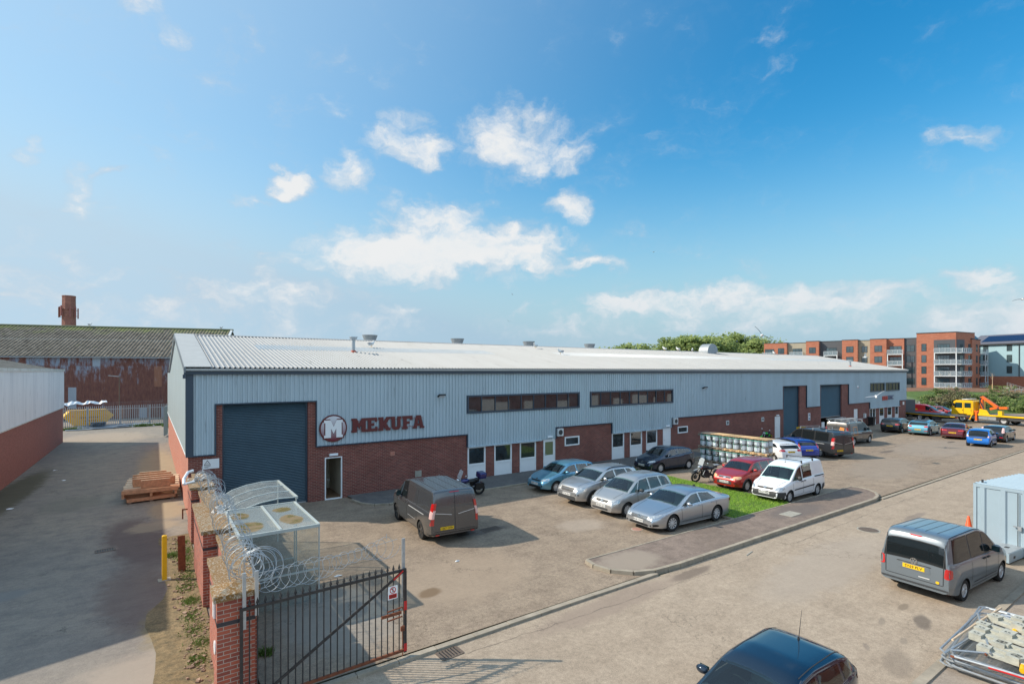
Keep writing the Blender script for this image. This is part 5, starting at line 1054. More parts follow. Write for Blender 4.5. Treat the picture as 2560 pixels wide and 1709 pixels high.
for u0, u1, m_, d0, zt in segs:
    t0, t1 = uT(u1), uT(u0); block_(ap, t0, t1, zt, M[m_], d0)
    n = max(1, round((t1-t0)/4.2))
    for k in range(n):
        for f in range(4):
            tc = t0+(t1-t0)*(k+.5)/n; z = FB+f*FS+.75; bl = (m_ == 'grey_clad' and u0 == 2047 and k == 0) or (u0 == 2216) or (u0 == 1967 and k == n-1) or (u0 == 1910 and k == n-1)
            flat_window(ap, fpt(tc, d0), e1, 2.6 if bl else (1.3 if m_ == 'beige_clad' else 1.7), 2.05 if bl else 1.7, z-.55 if bl else z, 3 if bl else 2, out)
            if bl and f > 0: balcony(ap, fpt(tc, d0), e1, 3.4, out, FB+f*FS, 1.3)
am = thing('apartment_block', 'tall orange brick corner block with stacked steel balconies', 'apartment block')
ZT = 16.0; PL = [fpt(7.8), fpt(0), fpt(0)+e3*9.4, fpt(4)+e3*12, fpt(7.8,12)]
b = MB(); b.prism([(p.x,p.y) for p in PL], 0, ZT); w_ = b.build('wall', M['brick_flat'], am)
b = MB(); b.prism([(p.x,p.y) for p in [fpt(7.9,-.1),fpt(-.1,-.1),fpt(0)+e3*9.5-e2*.1,fpt(4)+e3*12,fpt(7.9,12)]], ZT, ZT+.15); b.build('parapet', wf, w_)
o3 = Vector((e3.y,-e3.x,0)); o3 = -o3 if o3.dot(CF) > 0 else o3
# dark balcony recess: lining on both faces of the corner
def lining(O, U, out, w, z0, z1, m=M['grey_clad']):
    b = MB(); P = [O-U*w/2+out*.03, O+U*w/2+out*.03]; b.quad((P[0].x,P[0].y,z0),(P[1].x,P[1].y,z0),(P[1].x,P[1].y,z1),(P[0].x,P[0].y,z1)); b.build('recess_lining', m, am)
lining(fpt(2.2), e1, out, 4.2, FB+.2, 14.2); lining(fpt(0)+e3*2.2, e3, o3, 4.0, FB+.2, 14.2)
for f in range(4):
    z = FB+f*FS; flat_window(am, fpt(6.3), e1, 1.0, 1.9, z+.7, 1, out); flat_window(am, fpt(2.4)+out*.02, e1, 2.4, 2.15, z+.3, 4, out); flat_window(am, fpt(0)+e3*2.6+o3*.02, e3, 1.4, 2.15, z+.3, 2, o3); flat_window(am, fpt(0)+e3*6.8, e3, 1.5, 1.8, z+.7, 1, o3)
    balcony(am, fpt(2.0), e1, 4.4, out, z+.15, 1.5, f > 0); balcony(am, fpt(0)+e3*2.3, e3, 4.6, o3, z+.16, 1.35, False)
for f in (2,):
    for k, x in enumerate((1.2,2.9)):
        p = fpt(x)+out*.9; b = MB(); z = FB+FS+.26; b.obox((p.x,p.y,z+.25), .3,.3,.22); b.obox((p.x,p.y+.2,z+.55), .3,.08,.25); tag(b.build('balcony_chair', M['beige_clad']), ('pale wicker chair on the left of the corner block balcony','pale wicker chair on the right of the corner block balcony')[k], 'chair', 'chairs on the balcony')
# brick wing to the right of the corner block and the blue boarded building
p0 = cw(117.6,133); wd = (CR*.80+CF*.60).normalized(); wo = Vector((wd.y,-wd.x,0)); wo = -wo if wo.dot(CF) > 0 else wo
a2 = thing('apartment_block', 'narrow shaded brick wing right of the corner block', 'apartment block'); PL = [p0, p0+wd*8.2, p0+wd*8.2-wo*10, p0-wo*10]; b = MB(); b.prism([(q.x,q.y) for q in PL], 0, 14.4); w_ = b.build('wall', M['brick_flat'], a2); b = MB(); b.prism([(q.x,q.y) for q in [p0+wo*.1-wd*.1, p0+wd*8.3+wo*.1, p0+wd*8.3-wo*10, p0-wo*10]], 14.4, 14.6); b.build('parapet', wf, w_)
for f in range(4): flat_window(a2, p0+wd*4.4, wd, 1.4, 1.9, FB+f*FS+.6, 2, wo)
for f in range(4): flat_window(a2, p0+wd*7.4, wd, 1.1, 1.9, FB+f*FS+.5, 1, wo); balcony(a2, p0+wd*8.9, wd, 2.6, wo, FB+f*FS+.1, 1.2, f > 0)
p1 = cw(127.5,139.5); bd = (CR*.39-CF*.92).normalized(); bo = Vector((bd.y,-bd.x,0)); bo = -bo if bo.dot(CR) > 0 else bo
a3 = thing('apartment_block', 'pale blue boarded block with dark solar roof at the right edge', 'apartment block'); Lb = 34
p1 = p1-bd*4; PL = [p1, p1+bd*Lb, p1+bd*Lb-bo*12, p1-bo*12]; b = MB(); b.prism([(q.x,q.y) for q in PL], 4.9, 13.4); w_ = b.build('wall', M['blue_clad'], a3); b = MB(); b.prism([(q.x,q.y) for q in PL], 0, 4.898); b.build('brick_base', M['brick_flat'], a3)
b = MB(); q0, q1, q2, q3 = p1+bo*.4-bd*.3, p1+bd*Lb+bo*.4, p1+bd*Lb-bo*6, p1-bo*6-bd*.3
b.quad((q0.x,q0.y,13.4),(q1.x,q1.y,13.4),(q2.x,q2.y,16.2),(q3.x,q3.y,16.2)); b.build('roof', mat('slate roof', (.13,.13,.15), .5), a3)
b = MB(); q0, q1, q2, q3 = p1-bo*1.2+bd*2, p1+bd*(Lb-1)-bo*1.2, p1+bd*(Lb-1)-bo*5, p1-bo*5+bd*2; h = lambda o_: 13.47+(.4+o_)/6.4*2.8
b.quad((q0.x,q0.y,h(1.2)),(q1.x,q1.y,h(1.2)),(q2.x,q2.y,h(5)),(q3.x,q3.y,h(5))); b.build('solar_panel', mat('solar panel', (.012,.02,.055), .12), a3)
b = MB(); b.bar(p1+bo*.45+Vector((0,0,13.35)), p1+bd*Lb+bo*.45+Vector((0,0,13.35)), .15, .35); b.bar(p1+bd*10.6+bo*.1+Vector((0,0,4.9)), p1+bd*10.6+bo*.1+Vector((0,0,13.3)), .16); b.build('gutter', wf, a3)
for f in range(3):
    for s_ in (3.6,8.6,13.6,18.6): flat_window(a3, p1+bd*s_, bd, 1.1 if s_ < 10 else 2.1, 1.9, 5.2+f*FS+.5, 1 if s_ < 10 else 3, bo)
b = MB(); q = p1+bd*1-bo*3; b.add([q+Vector((-2,0,2.2+11)), q+Vector((2.5,-1,2.2+11)), q+Vector((2.5,4,13.2)), q+Vector((-2,4,13.2)), q+Vector((.2,2,17))], [(0,1,4),(1,2,4),(2,3,4),(3,0,4)]); b.build('gable_roof', mat('teal roof', (.05,.13,.18), .5), a3)
# bank
M['bank'] = ground_mat('green bank', [(.075,.13,.03),(.11,.17,.04),(.06,.09,.03)], .25, .3)
soil = ground_mat('bare soil bank', [(.20,.105,.065),(.25,.14,.09),(.13,.08,.05)], .3, .25)
def hz(Y, X): 
    k = max(0, min(1, (Y-80)/42)); return .04+2.0*k*k*(3-2*k)+.35*noise.noise((X*.06, Y*.07, 1))*k
def terrain(name, Y0, Y1_, m, off=0):
    b = MB(); nx, ny = 60, 24
    for j in range(ny+1):
        Y = Y0+(Y1_-Y0)*j/ny
        for i in range(nx+1): X = Y*(.28+1.1*i/nx); b.v.append(tuple(cw(X, Y, hz(Y, X)+off)))
    b.f = [(j*(nx+1)+i, j*(nx+1)+i+1, (j+1)*(nx+1)+i+1, (j+1)*(nx+1)+i) for j in range(ny) for i in range(nx)]
    return struct(b.build(name, m, None, True))
terrain('grass_bank', 77, 113, M['bank']); terrain('soil_bank', 112.5, 132, soil, .03)
b = MB()
for X, Y in ((30,77),(110,77),(420,600),(40,600)): b.v.append(tuple(cw(X, Y, -.02)))
b.f = [(0,1,2,3)]; struct(b.build('far_field', mat('far field', (.09,.13,.05), .9, var=.3, vs=.02)))
M['leaf1'] = leafmat('spring leaves', (.20,.265,.075), (.27,.345,.10), (.33,.38,.15), .25, .35); M['leaf2'] = leafmat('bramble leaves', (.07,.13,.025), (.15,.21,.05), (.22,.24,.10), .6, .25); M['twig'] = leafmat('bare twigs', (.17,.14,.085), (.22,.20,.10), (.14,.16,.06), .5, .2)
M['bark'] = mat('bark', (.10,.075,.055), .9)
def crown_mesh(name, n, rx, ry, rz, leaf, clumps, seed, m, flat=.0):
    rnd = random.Random(seed); b = MB(); cs = []
    for i in range(clumps):
        while True:
            p = Vector((rnd.uniform(-1,1), rnd.uniform(-1,1), rnd.uniform(-1,1)))
            if .25 < p.length < 1: break
        cs.append((Vector((p.x*rx*.8, p.y*ry*.8, p.z*rz*.8)), rnd.uniform(.16,.34)))
    for i in range(n):
        c, s = rnd.choice(cs); d = Vector((rnd.gauss(0,1), rnd.gauss(0,1), rnd.gauss(0,1))).normalized()*rnd.random()**.4
        p = c+Vector((d.x*rx*s, d.y*ry*s, d.z*rz*s*.9)); q = leaf*rnd.uniform(.5,1.3)
        ax = Vector((rnd.gauss(0,1), rnd.gauss(0,1), rnd.gauss(0,1))).normalized(); ay = ax.orthogonal().normalized(); b.add([p-ax*q, p+ay*q*.6, p+ax*q, p-ay*q*.6], [(0,1,2,3)])
    me = bpy.data.meshes.new(name); me.from_pydata(b.v, [], b.f); me.materials.append(m); return me, cs
def tree(X, Y, h, w, seed, lab, dense=2600, m=None, name='broadleaf_tree', grp='trees beyond the warehouse roof', base=None, trunk=.35):
    p = cw(X, Y, 0); p.z = hz(Y, X) if X/Y > .3 else 0; t = thing(name, lab, 'tree', tuple(p), 0, grp)
    me, cs = crown_mesh('crown', dense, w/2, w/2, h*.43, w*.022, 60, seed, m or M['leaf1']); put('crown', me, t, (0,0,h*.57))
    b = MB(); b.tube([(0,0,0),(.2,.1,h*.25),(0,.2,h*.6)], [trunk, trunk*.8, trunk*.35], 7)
    for c, s in cs[:22]: b.tube([(.1,.1,h*.28),(c.x*.5,c.y*.5,h*.45+c.z*.3),(c.x,c.y,c.z+h*.62)], [trunk*.35,trunk*.22,.03], 5, False)
    b.build('trunk', M['bark'], t, True)
tops = [(1502,860,13,'low'),(1528,855,13,'low rounded'),(1558,846,17,'tall'),(1592,848,14,'sparse'),(1622,843,18,'broad'),(1655,842,18,'full'),(1690,839,14,'loose'),(1722,836,19,'high crowned'),(1757,838,18,'wide'),(1790,842,14,'ragged'),(1822,834,20,'highest'),(1850,836,15,'upright'),(1880,847,14,'lower'),(1914,842,14,'thin airy')]
for i, (u, v, w, adj) in enumerate(tops):
    Y = 165+(i*37 % 17); X = (u-1280)/1301*Y; h = 6.3+(927-v)/1301*Y-hz(Y, X)+.4
    tree(X, Y, h*1.0+.6, w*1.35, 100+i, '%s light green spring tree, %s from the left in the row beyond the roof' % (adj, ('first','second','third','fourth','fifth','sixth','seventh','eighth','ninth','tenth','eleventh','twelfth','thirteenth','last')[i]), 8000 if adj not in ('sparse','thin airy') else 4200)
for i, (u, v) in enumerate(((2056,842),(2076,845),(2086,842),(2133,841),(2146,842))):
    Y = 215; X = (u-1280)/1301*Y; tree(X, Y, 6.3+(927-v)/1301*Y-2, 3.6, 200+i, 'distant tree top showing above the flats, %s from left' % ('first','second','third','fourth','fifth')[i], 500, M['twig'], grp='distant tree tops above the flats', trunk=.2)
def bush(u, Y, w, h, seed, lab, m, n=1500, depth=None):
    X = (u-1280)/1301*Y; p = cw(X, Y, hz(Y, X)-.1); t = thing('bush', lab, 'bush', tuple(p), R(-48), 'bushes on the green bank'); me, cs = crown_mesh('foliage', n, w/2, (depth or w)/2, h*.55, .14 if h > 1.5 else .09, 34, seed, m); put('foliage', me, t, (0,0,h*.45)); b = MB()
    for c, s in cs[:14]: b.tube([(0,0,0),(c.x*.5,c.y*.5,h*.2),(c.x,c.y,c.z+h*.45)], [.05,.035,.015], 4, False)
    b.build('stems', M['bark'], t)
bush(2385,86,6.6,3.9,300,'large brownish twiggy bush behind the yellow truck cab',M['twig'],3800,4); bush(2348,84,3.2,2.3,301,'smaller twiggy bush left of the large one',M['twig'],1200); bush(2316,82,3.0,1.7,302,'dark green bramble right of the palisade fence end',M['leaf2']); bush(2281,79,3.0,1.6,303,'dark green bramble at the foot of the far palisade fence',M['leaf2'])
bush(2430,88,3.6,2.6,304,'green bush behind the orange crane',M['leaf2'],1600); bush(2470,90,4.4,2.4,305,'bramble mound right of the crane',M['leaf2'],1800); bush(2505,84,4.6,2.5,306,'bramble mound behind the silver estate car',M['leaf2'],1800); bush(2540,80,4.6,2.3,307,'bramble mound behind the maroon car',M['leaf2'],1800); bush(2575,78,4.8,2.6,308,'bramble mound at the right edge of the bank',M['leaf2'],1800); bush(2410,96,6,1.6,309,'low green scrub on the bank below the balconies',M['leaf2'],1500)
for q_ in range(12):
    uu = 2300+q_*26+(q_*53 % 17); YY = 88+(q_*7 % 5)*4
    bush(uu, YY, 5+(q_ % 3), 1.3+.25*(q_ % 4), 400+q_, '%s patch of low scrub across the green bank, counted from the left' % ('first','second','third','fourth','fifth','sixth','seventh','eighth','ninth','tenth','eleventh','twelfth')[q_], M['leaf2'] if q_ % 3 else M['twig'], 1100, 3)
bush(2490,126,5,1.2,310,'small shrubs under the shaded brick wing',M['leaf2'],500); bush(2530,120,3,1.2,311,'small shrubs near the blue boarded block',M['leaf2'],400)
X = (2481-1280)/1301*118; p = cw(X,118,hz(118,X)); t = thing('young_tree', 'bare young sapling tied to a pale stake on the soil bank', 'sapling', tuple(p)); b = MB(); b.tube([(0,0,0),(.05,0,2.5),(0,.1,4.0)], [.05,.04,.015], 6); [b.tube([(0,0,2.2+.3*k),(.5*math.cos(k*2.1),.5*math.sin(k*2.1),3.2+.3*k)], [.02,.008], 4) for k in range(5)]; b.build('trunk', M['timber_pale'], t)
b = MB(); b.box(-.18,-.08,-.05,.05,0,1.5); b.box(.1,.2,-.05,.05,0,1.5); b.box(-.2,.22,-.07,-.05,1.1,1.2); b.build('stake', M['timber_new'], t)
X = (2528-1280)/1301*118; p = cw(X,118,hz(118,X)); b = MB(); b.box(-.2,-.1,-.05,.05,0,1.3); b.box(.1,.2,-.05,.05,0,1.3); b.box(-.2,.2,-.07,-.05,1.0,1.1); tag(b.build('tree_stake', M['timber_old'], loc=tuple(p)), 'empty timber tree stake on the soil bank near the ramp', 'tree stake')
f2 = thing('palisade_fence', 'short pale palisade fence just right of the warehouse end', 'fence'); fence_run(f2, cw((2262-1280)/1301*80,80,.3), cw((2297-1280)/1301*76,76,0), 2.0, 12, [], M['steel'])
f3 = thing('metal_railing', 'low grey metal railing on the bank at the right', 'railing'); b = MB(); P = [cw((u-1280)/1301*108,108,0) for u in (2508,2523,2538,2553,2575)]
for p in P: b.bar(p+Vector((0,0,1.0)), p+Vector((0,0,2.5)), .1)
for a, c in zip(P, P[1:]): b.bar(a+Vector((0,0,2.4)), c+Vector((0,0,2.4)), .06); b.bar(a+Vector((0,0,1.8)), c+Vector((0,0,1.8)), .05)
b.build('rails', M['steel'], f3)
f4 = thing('ramp_handrail', 'ramp with handrails leading up to the blue boarded block', 'ramp'); a, c = cw((2518-1280)/1301*126,126,2.4), cw((2575-1280)/1301*112,112,1.2); b = MB(); b.bar(a, c, 1.5, .25); b.build('ramp', M['concrete'], f4); b = MB(); b.bar(a+Vector((0,0,1.1)), c+Vector((0,0,1.1)), .06); b.bar(a+Vector((0,0,.6)), c+Vector((0,0,.6)), .05)
for k in range(8): q = a.lerp(c, k/7); b.bar(q, q+Vector((0,0,1.1)), .05)
b.build('handrail', M['steel'], f4)
b = MB(); a, c = cw((2300-1280)/1301*83,83,0), cw((2345-1280)/1301*83,83,0); b.prism([(a.x,a.y),(c.x,c.y),(c.x,c.y+.3),(a.x,a.y+.3)], 0, 1.1); tag(b.build('low_wall', M['concrete']), 'low tan block wall behind the red van', 'wall')
# building the photographer stands against; it shows only in reflections
t = thing('brick_works', 'brick building across the road mirrored in the upper windows', 'building'); b = MB(); b.box(14,95,-44,-29.5,0,6.2); b.build('wall', M['brick'], t); b = MB(); b.box(13.8,95.2,-44.2,-29.3,6.2,6.4); b.build('roof', M['flash'], t)
for i in range(14): b = MB(); b.box(17+i*5.5,19.4+i*5.5,-29.48,-29.4,3.6,5.0); b.box(17+i*5.5,19.4+i*5.5,-29.48,-29.4,.9,2.4); b.build('window', M['white'], t)
# ---------------------------------------------------------------- vehicles
def interp(P, d):
    if d <= P[0][0]: return P[0][1]
    for (a, za), (b, zb) in zip(P, P[1:]):
        if a <= d <= b: return za+(zb-za)*(d-a)/max(1e-6, b-a)
    return P[-1][1]
def smooth(P, d, s=.07, lo=0, hi=99):
    s = min(s, max(.0, d-lo)*.9+.002, max(.0, hi-d)*.9+.002)
    return sum(interp(P, d+s*k/3) for k in range(-3, 4))/7
class Car:
    def __init__(c, par, S, paint):
        c.S = S; c.par = par; c.paint = paint; L_, W, H = S['L'], S['W'], S['H']; c.L = L_
        ft, rt = S.get('ft', .24), S.get('rt', .14); c.tum = S.get('tum', .36)
        def plan(d): return W/2*(1-ft*max(0, 1-d/.85)**2.4)*(1-rt*max(0, 1-(L_-d)/.6)**2.4)*(1-.012*abs(d-L_/2)/L_)
        c.plan = plan
        c.zt = lambda d: smooth(S['top'], d, S.get('sm', .07), 0, L_)
        c.zs = lambda d: min(smooth(S['belt'], d, .1, 0, L_), c.zt(d)-.025)
        z0 = S.get('z0', .2)
        c.zb = lambda d: z0+.07*max(0, 1-d/.5)**2+.10*max(0, 1-(L_-d)/.5)**2
        c.mesh()
    def edge(c, d):
        zs, zt = c.zs(d), c.zt(d); h = zt-zs; crown = min(c.S.get('crown', .085), .6*h); zr = zt-crown
        W = c.plan(d); y0 = W*.945; yr = y0-c.tum*(zr-zs); return W, zs, zt, zr, y0, yr, crown
    def half(c, d):
        W, zs, zt, zr, y0, yr, cr = c.edge(d); zb = c.zb(d); k = zs-zb
        P = [(0,zb),(W*.5,zb),(W*.86,zb),(W*.955,zb+.03),(W*.975,zb+.09),(W*.988,zb+k*.3),(W*.999,zb+k*.5),(W,zb+k*.66),(W*.994,zb+k*.80),(W*.975,zs-.035*min(1,k*3)),(W*.955,zs-.008),(y0,zs)]
        for f in (.08,.3,.55,.8,.95): P.append((y0+(yr-y0)*f, zs+(zr-zs)*f))
        P += [(yr-.012, zr+cr*.22), (yr-.05, zr+cr*.48), (yr*.86-.02, zr+cr*.70), (yr*.62, zr+cr*.88), (yr*.32, zr+cr*.97), (0, zt)]
        return P
    def mesh(c):
        L_ = c.L; ds = {0, .015, .04, .08, .12, .17, .23, .3, .38}; ds |= {L_-x for x in (0, .012, .03, .06, .1, .15, .2, .26, .32, .4)}; d = .46
        while d < L_-.44: ds.add(round(d, 3)); d += .075
        ds = sorted(ds); b = MB(); n = None
        for d in ds:
            H_ = c.half(d); ring = H_+[(-y, z) for y, z in H_[-2:0:-1]]; n = len(ring); x = L_/2-d
            b.v += [(x, y, z) for y, z in ring]
        for i in range(len(ds)-1):
            for k in range(n): a = i*n+k; q = i*n+(k+1) % n; b.f.append((a, q, q+n, a+n))
        for i, s in ((0, 1), (len(ds)-1, -1)):
            m_ = len(c.half(0)); o = i*n
            for k in range(m_-1):  # strips joining right to left half
                l0, l1 = (n-k) % n, (n-k-1) % n
                q = [o+k, o+k+1, o+l1, o+l0]; q = list(dict.fromkeys(q))
                if len(q) >= 3: b.f.append(tuple(q))
        c.bvh = BVHTree.FromPolygons([Vector(v) for v in b.v], b.f)
        me = b.mesh('body', c.paint, True, 42)
        S = c.S; xf = L_/2-S['fo']; xr = xf-S['wb']; r = S['r']; c.xf, c.xr = xf, xr; rc = r+S.get('arch', .045)
        cb = MB(); W = S['W']; cutters = []
        for x in (xf, xr):
            for s in (-1, 1): cb.cyl((x, s*(W/2-.36), r+.005), (x, s*(W/2+.2), r+.005), rc, 26)
        cutters.append(cb.mesh('cut', M['black']))
        c.cabin = S.get('cabin', True)
        if c.cabin:
            s0, s1 = S['screen']; e0 = s0+.10; e1 = S['rear'][0]-.10 if 'rear' in S else L_-.3
            K = MB(); st = []; d = e0
            while d < e1: st.append(d); d += .12
            st.append(e1)
            for d in st:
                H_ = c.half(d); W_, zs, zt, zr, y0, yr, cr = c.edge(d); fl = .42; tp = max(fl+.05, zt-.05); pts = []
                for y, z in H_:
                    if z < fl: z = fl
                    pts.append((max(0, min(y-.055, y*.9)) if y > 0 else 0, min(max(z-.045, fl), tp)))
                pts[0] = (0, fl); pts = [p for i, p in enumerate(pts) if i in (0,2,7,8,9,10,11,12,13,14,15,16,17,18,19,20,21,22)]
                for i in range(1, len(pts)): pts[i] = (pts[i][0], max(pts[i][1], pts[i-1][1]+.0015))
                ring = pts+[(-y, z) for y, z in pts[-2:0:-1]]; n2 = len(ring); K.v += [(L_/2-d, y, z) for y, z in ring]
            for i in range(len(st)-1):
                for k in range(n2): a_ = i*n2+k; q = i*n2+(k+1) % n2; K.f.append((a_, q, q+n2, a_+n2))
            K.f += [tuple(range(n2)), tuple(range((len(st)-1)*n2, len(st)*n2))]
            cutters.append(K.mesh('cut', M['cabin']))
            SD = MB()
            for poly in c.side_polys():
                cx = sum(p[0] for p in poly)/len(poly); cz = sum(p[1] for p in poly)/len(poly); pl = [(cx+(p[0]-cx)*.97, cz+(p[1]-cz)*.94) for p in poly]; n3 = len(pl)
                for sg in (-1, 1):
                    o_ = len(SD.v); SD.v += [(L_/2-a_, sg*.30, b_) for a_, b_ in pl]+[(L_/2-a_, sg*(W/2+.3), b_) for a_, b_ in pl]
                    SD.f += [tuple(range(o_, o_+n3))[::-1], tuple(range(o_+n3, o_+2*n3))]+[(o_+i, o_+(i+1) % n3, o_+n3+(i+1) % n3, o_+n3+i) for i in range(n3)]
            cutters.append(SD.mesh('cut', M['cabin']))
            for ax in ('F', 'B'):
                P = c.screen_poly(ax)
                if not P: continue
                cx = 0; cz = sum(p[1] for p in P)/len(P); pl = [(p[0]*.965, cz+(p[1]-cz)*.86) for p in P]; n3 = len(pl)
                db, dt = S['screen'] if ax == 'F' else S['rear']; xa = L_/2-(dt+(.12 if ax == 'F' else -.12)); xb = L_/2-(db+(-.5 if ax == 'F' else .8)); X_ = MB(); X_.v = [(xa, y, z) for y, z in pl]+[(xb, y, z) for y, z in pl]
                X_.f = [tuple(range(n3))[::-1], tuple(range(n3, 2*n3))]+[(i, (i+1) % n3, n3+(i+1) % n3, n3+i) for i in range(n3)]; cutters.append(X_.mesh('cut', M['cabin']))
        o = bpy.data.objects.new('body', me); COL.objects.link(o); objs = []
        for cm in cutters:
            q_ = bpy.data.objects.new('cut', cm); COL.objects.link(q_); objs.append(q_); md = o.modifiers.new('b', 'BOOLEAN'); md.object = q_; md.operation = 'DIFFERENCE'; md.solver = 'EXACT'; md.material_mode = 'TRANSFER'
        dg = bpy.context.evaluated_depsgraph_get(); new = bpy.data.meshes.new_from_object(o.evaluated_get(dg)); o.modifiers.clear()
        for q_ in objs: bpy.data.objects.remove(q_)
        o.data = new; names = [m_.name if m_ else '' for m_ in new.materials]; bi = names.index('black plastic') if 'black plastic' in names else 0
        for p in new.polygons:
            if p.center.z < S.get('z0', .2)+.02: p.material_index = bi
            p.use_smooth = True
        new.set_sharp_from_angle(angle=R(42)); o.parent = c.par; c.body = o
    def side_polys(c):
        S = c.S; a0, a1, c1, c0 = S['side']
        def topz(d): return c.edge(d)[3]-.035
        def lo(d): return c.zs(d)+.025
        segs = []; cur = (a0, a1); out = []
        for pb, pt_ in S.get('pillars', []): segs.append((cur, (pb-.035, pt_-.035))); cur = (pb+.035, pt_+.035)
        segs.append((cur, (c0, c1))); sk = S.get('skip', [])
        for i, ((b0, t0), (b1, t1)) in enumerate(segs):
            if i in sk: continue
            n = 6; low_ = [(b0+(b1-b0)*k/n, lo(b0+(b1-b0)*k/n)) for k in range(n+1)]; hi_ = [(t1+(t0-t1)*k/n, max(topz(t1+(t0-t1)*k/n), lo(t1+(t0-t1)*k/n)+.02)) for k in range(n+1)]
            out.append(low_+hi_)
        return out
    def screen_poly(c, ax):
        S = c.S
        if ax == 'B' and 'rear' not in S: return None
        db, dt = S['screen'] if ax == 'F' else S['rear']; kb = .90 if ax == 'F' else S.get('rk', .86)
        zb_, zt_ = c.zt(db)+.012, c.zt(dt)-.012; eb, et = c.edge(db), c.edge(dt); yb, yt = eb[4]*kb, et[5]-.045; n = 5
        return [(-yb+2*yb*k/n, zb_-.03*abs(2*k/n-1)**2) for k in range(n+1)]+[(yt-2*yt*k/n, zt_-.045*abs(2*k/n-1)**2) for k in range(n+1)]
    def ray(c, axis, a, b):
        X = {'L': ((c.L/2-a, 3, b), (0,-1,0)), 'R': ((c.L/2-a, -3, b), (0,1,0)), 'F': ((9, a, b), (-1,0,0)), 'B': ((-9, a, b), (1,0,0)), 'T': ((c.L/2-a, b, 5), (0,0,-1))}[axis]
        h = c.bvh.ray_cast(Vector(X[0]), Vector(X[1]), 20)
        if h[0] is None: return None
        n = h[1]; n = -n if n.dot(Vector(X[1])) > 0 else n
        return h[0], n
    def patch(c, name, poly, axis, m, off=.006, res=.10, parent=None, rnd=0, th=None):
        axes = {'LR': ('L', 'R'), 'FF': ('F', 'F-'), 'BB': ('B', 'B-')}.get(axis, (axis,))
        out = []
        for ax in axes:
            P = [(-a, b) for a, b in poly] if ax.endswith('-') else list(poly); ax = ax[0]
            for _ in range(rnd):
                Q = []
                for i in range(len(P)):
                    a, b_ = Vector(P[i]), Vector(P[(i+1) % len(P)]); l = (b_-a).length; k = min(.25, .035/max(l, 1e-4)); Q += [tuple(a.lerp(b_, k)), tuple(b_.lerp(a, k))]
                P = Q
            bd = []
            for i in range(len(P)):
                a, b_ = Vector(P[i]), Vector(P[(i+1) % len(P)]); n = max(1, int((b_-a).length/res+.5)); bd += [a.lerp(b_, k/n) for k in range(n)]
            vs = [Vector((v.x, v.y)) for v in bd]; nb = len(vs); x0, x1 = min(v.x for v in vs), max(v.x for v in vs); y0, y1 = min(v.y for v in vs), max(v.y for v in vs)
            x = x0+res*.6
            while x < x1:
                y = y0+res*.6
                while y < y1:
                    if inside((x, y), [tuple(v) for v in bd]) and min((v-Vector((x, y))).length for v in bd) > res*.35: vs.append(Vector((x, y)))
                    y += res
                x += res
            try: V, E_, F_, *_ = delaunay_2d_cdt(vs, [], [list(range(nb))], 1, 1e-5)
            except Exception: continue
            pts = []; 
            for v in V:
                h = c.ray(ax, v.x, v.y); pts.append(None if h is None else tuple(h[0]+h[1]*off))
            b = MB(); b.v = [p or (0,0,0) for p in pts]; b.f = [tuple(f) for f in F_ if all(pts[i] for i in f)]
            if not b.f: continue
            used = sorted({i for f in b.f for i in f}); mp = {i: k for k, i in enumerate(used)}; b.v = [b.v[i] for i in used]; b.f = [tuple(mp[i] for i in f) for f in b.f]
            o = b.build(name, m, parent or c.par, True, ang=60); out.append(o)
        return out
    def line(c, name, pts, axis, w=.016, m=None, off=.004):
        """thin strip following the body along a polyline"""
        out = []
        for ax in ({'LR': ('L', 'R')}.get(axis, (axis,))):
            b = MB(); P = []
            for a, q in zip(pts, pts[1:]):
                n = max(1, int(math.hypot(q[0]-a[0], q[1]-a[1])/.08)); P += [(a[0]+(q[0]-a[0])*k/n, a[1]+(q[1]-a[1])*k/n) for k in range(n)]
            P.append(pts[-1]); H = []
            for p in P:
                h = c.ray(ax, *p)
                if h: H.append(h)
            if len(H) < 2: continue
            for i, (p, n) in enumerate(H):
                t = (H[min(i+1, len(H)-1)][0]-H[max(i-1, 0)][0]).normalized(); s = n.cross(t).normalized()*w/2; b.v += [tuple(p+s+n*off), tuple(p-s+n*off)]
            b.f = [(2*i, 2*i+1, 2*i+3, 2*i+2) for i in range(len(H)-1)]; out.append(b.build(name, m or M['seam'], c.par, True))
        return out
M['cabin'] = mat('cabin trim', (.035,.036,.038), .8); M['seat'] = mat('seat cloth', (.36,.36,.34), .9)
def glassmat(name, tint, f0):
    m = bpy.data.materials.new(name); m.use_nodes = True; nt = m.node_tree; nt.nodes.remove(nt.nodes['Principled BSDF']); tr = N(nt, 'ShaderNodeBsdfTransparent'); tr.inputs[0].default_value = (*tint, 1); gl = N(nt, 'ShaderNodeBsdfGlossy'); gl.inputs['Roughness'].default_value = .02; gl.inputs[0].default_value = (1,1,1,1)
    fr = N(nt, 'ShaderNodeFresnel'); fr.inputs[0].default_value = 1.5; mx = N(nt, 'ShaderNodeMixShader'); L(nt, math_(nt, 'ADD', math_(nt, 'MULTIPLY', fr.outputs[0], 1.3), f0, clamp=True), mx.inputs[0]); L(nt, tr.outputs[0], mx.inputs[1]); L(nt, gl.outputs[0], mx.inputs[2]); L(nt, mx.outputs[0], nt.nodes['Material Output'].inputs[0]); return m
M['solid_glass'] = M['car_glass']; M['car_glass'] = glassmat('clear car glass', (.60,.80,.79), .03)
M['brake'] = mat('brake disc grey', (.10,.10,.10), .5, .4)
M['seam'] = mat('panel gap', (.03,.03,.032), .7)
_wc = {}
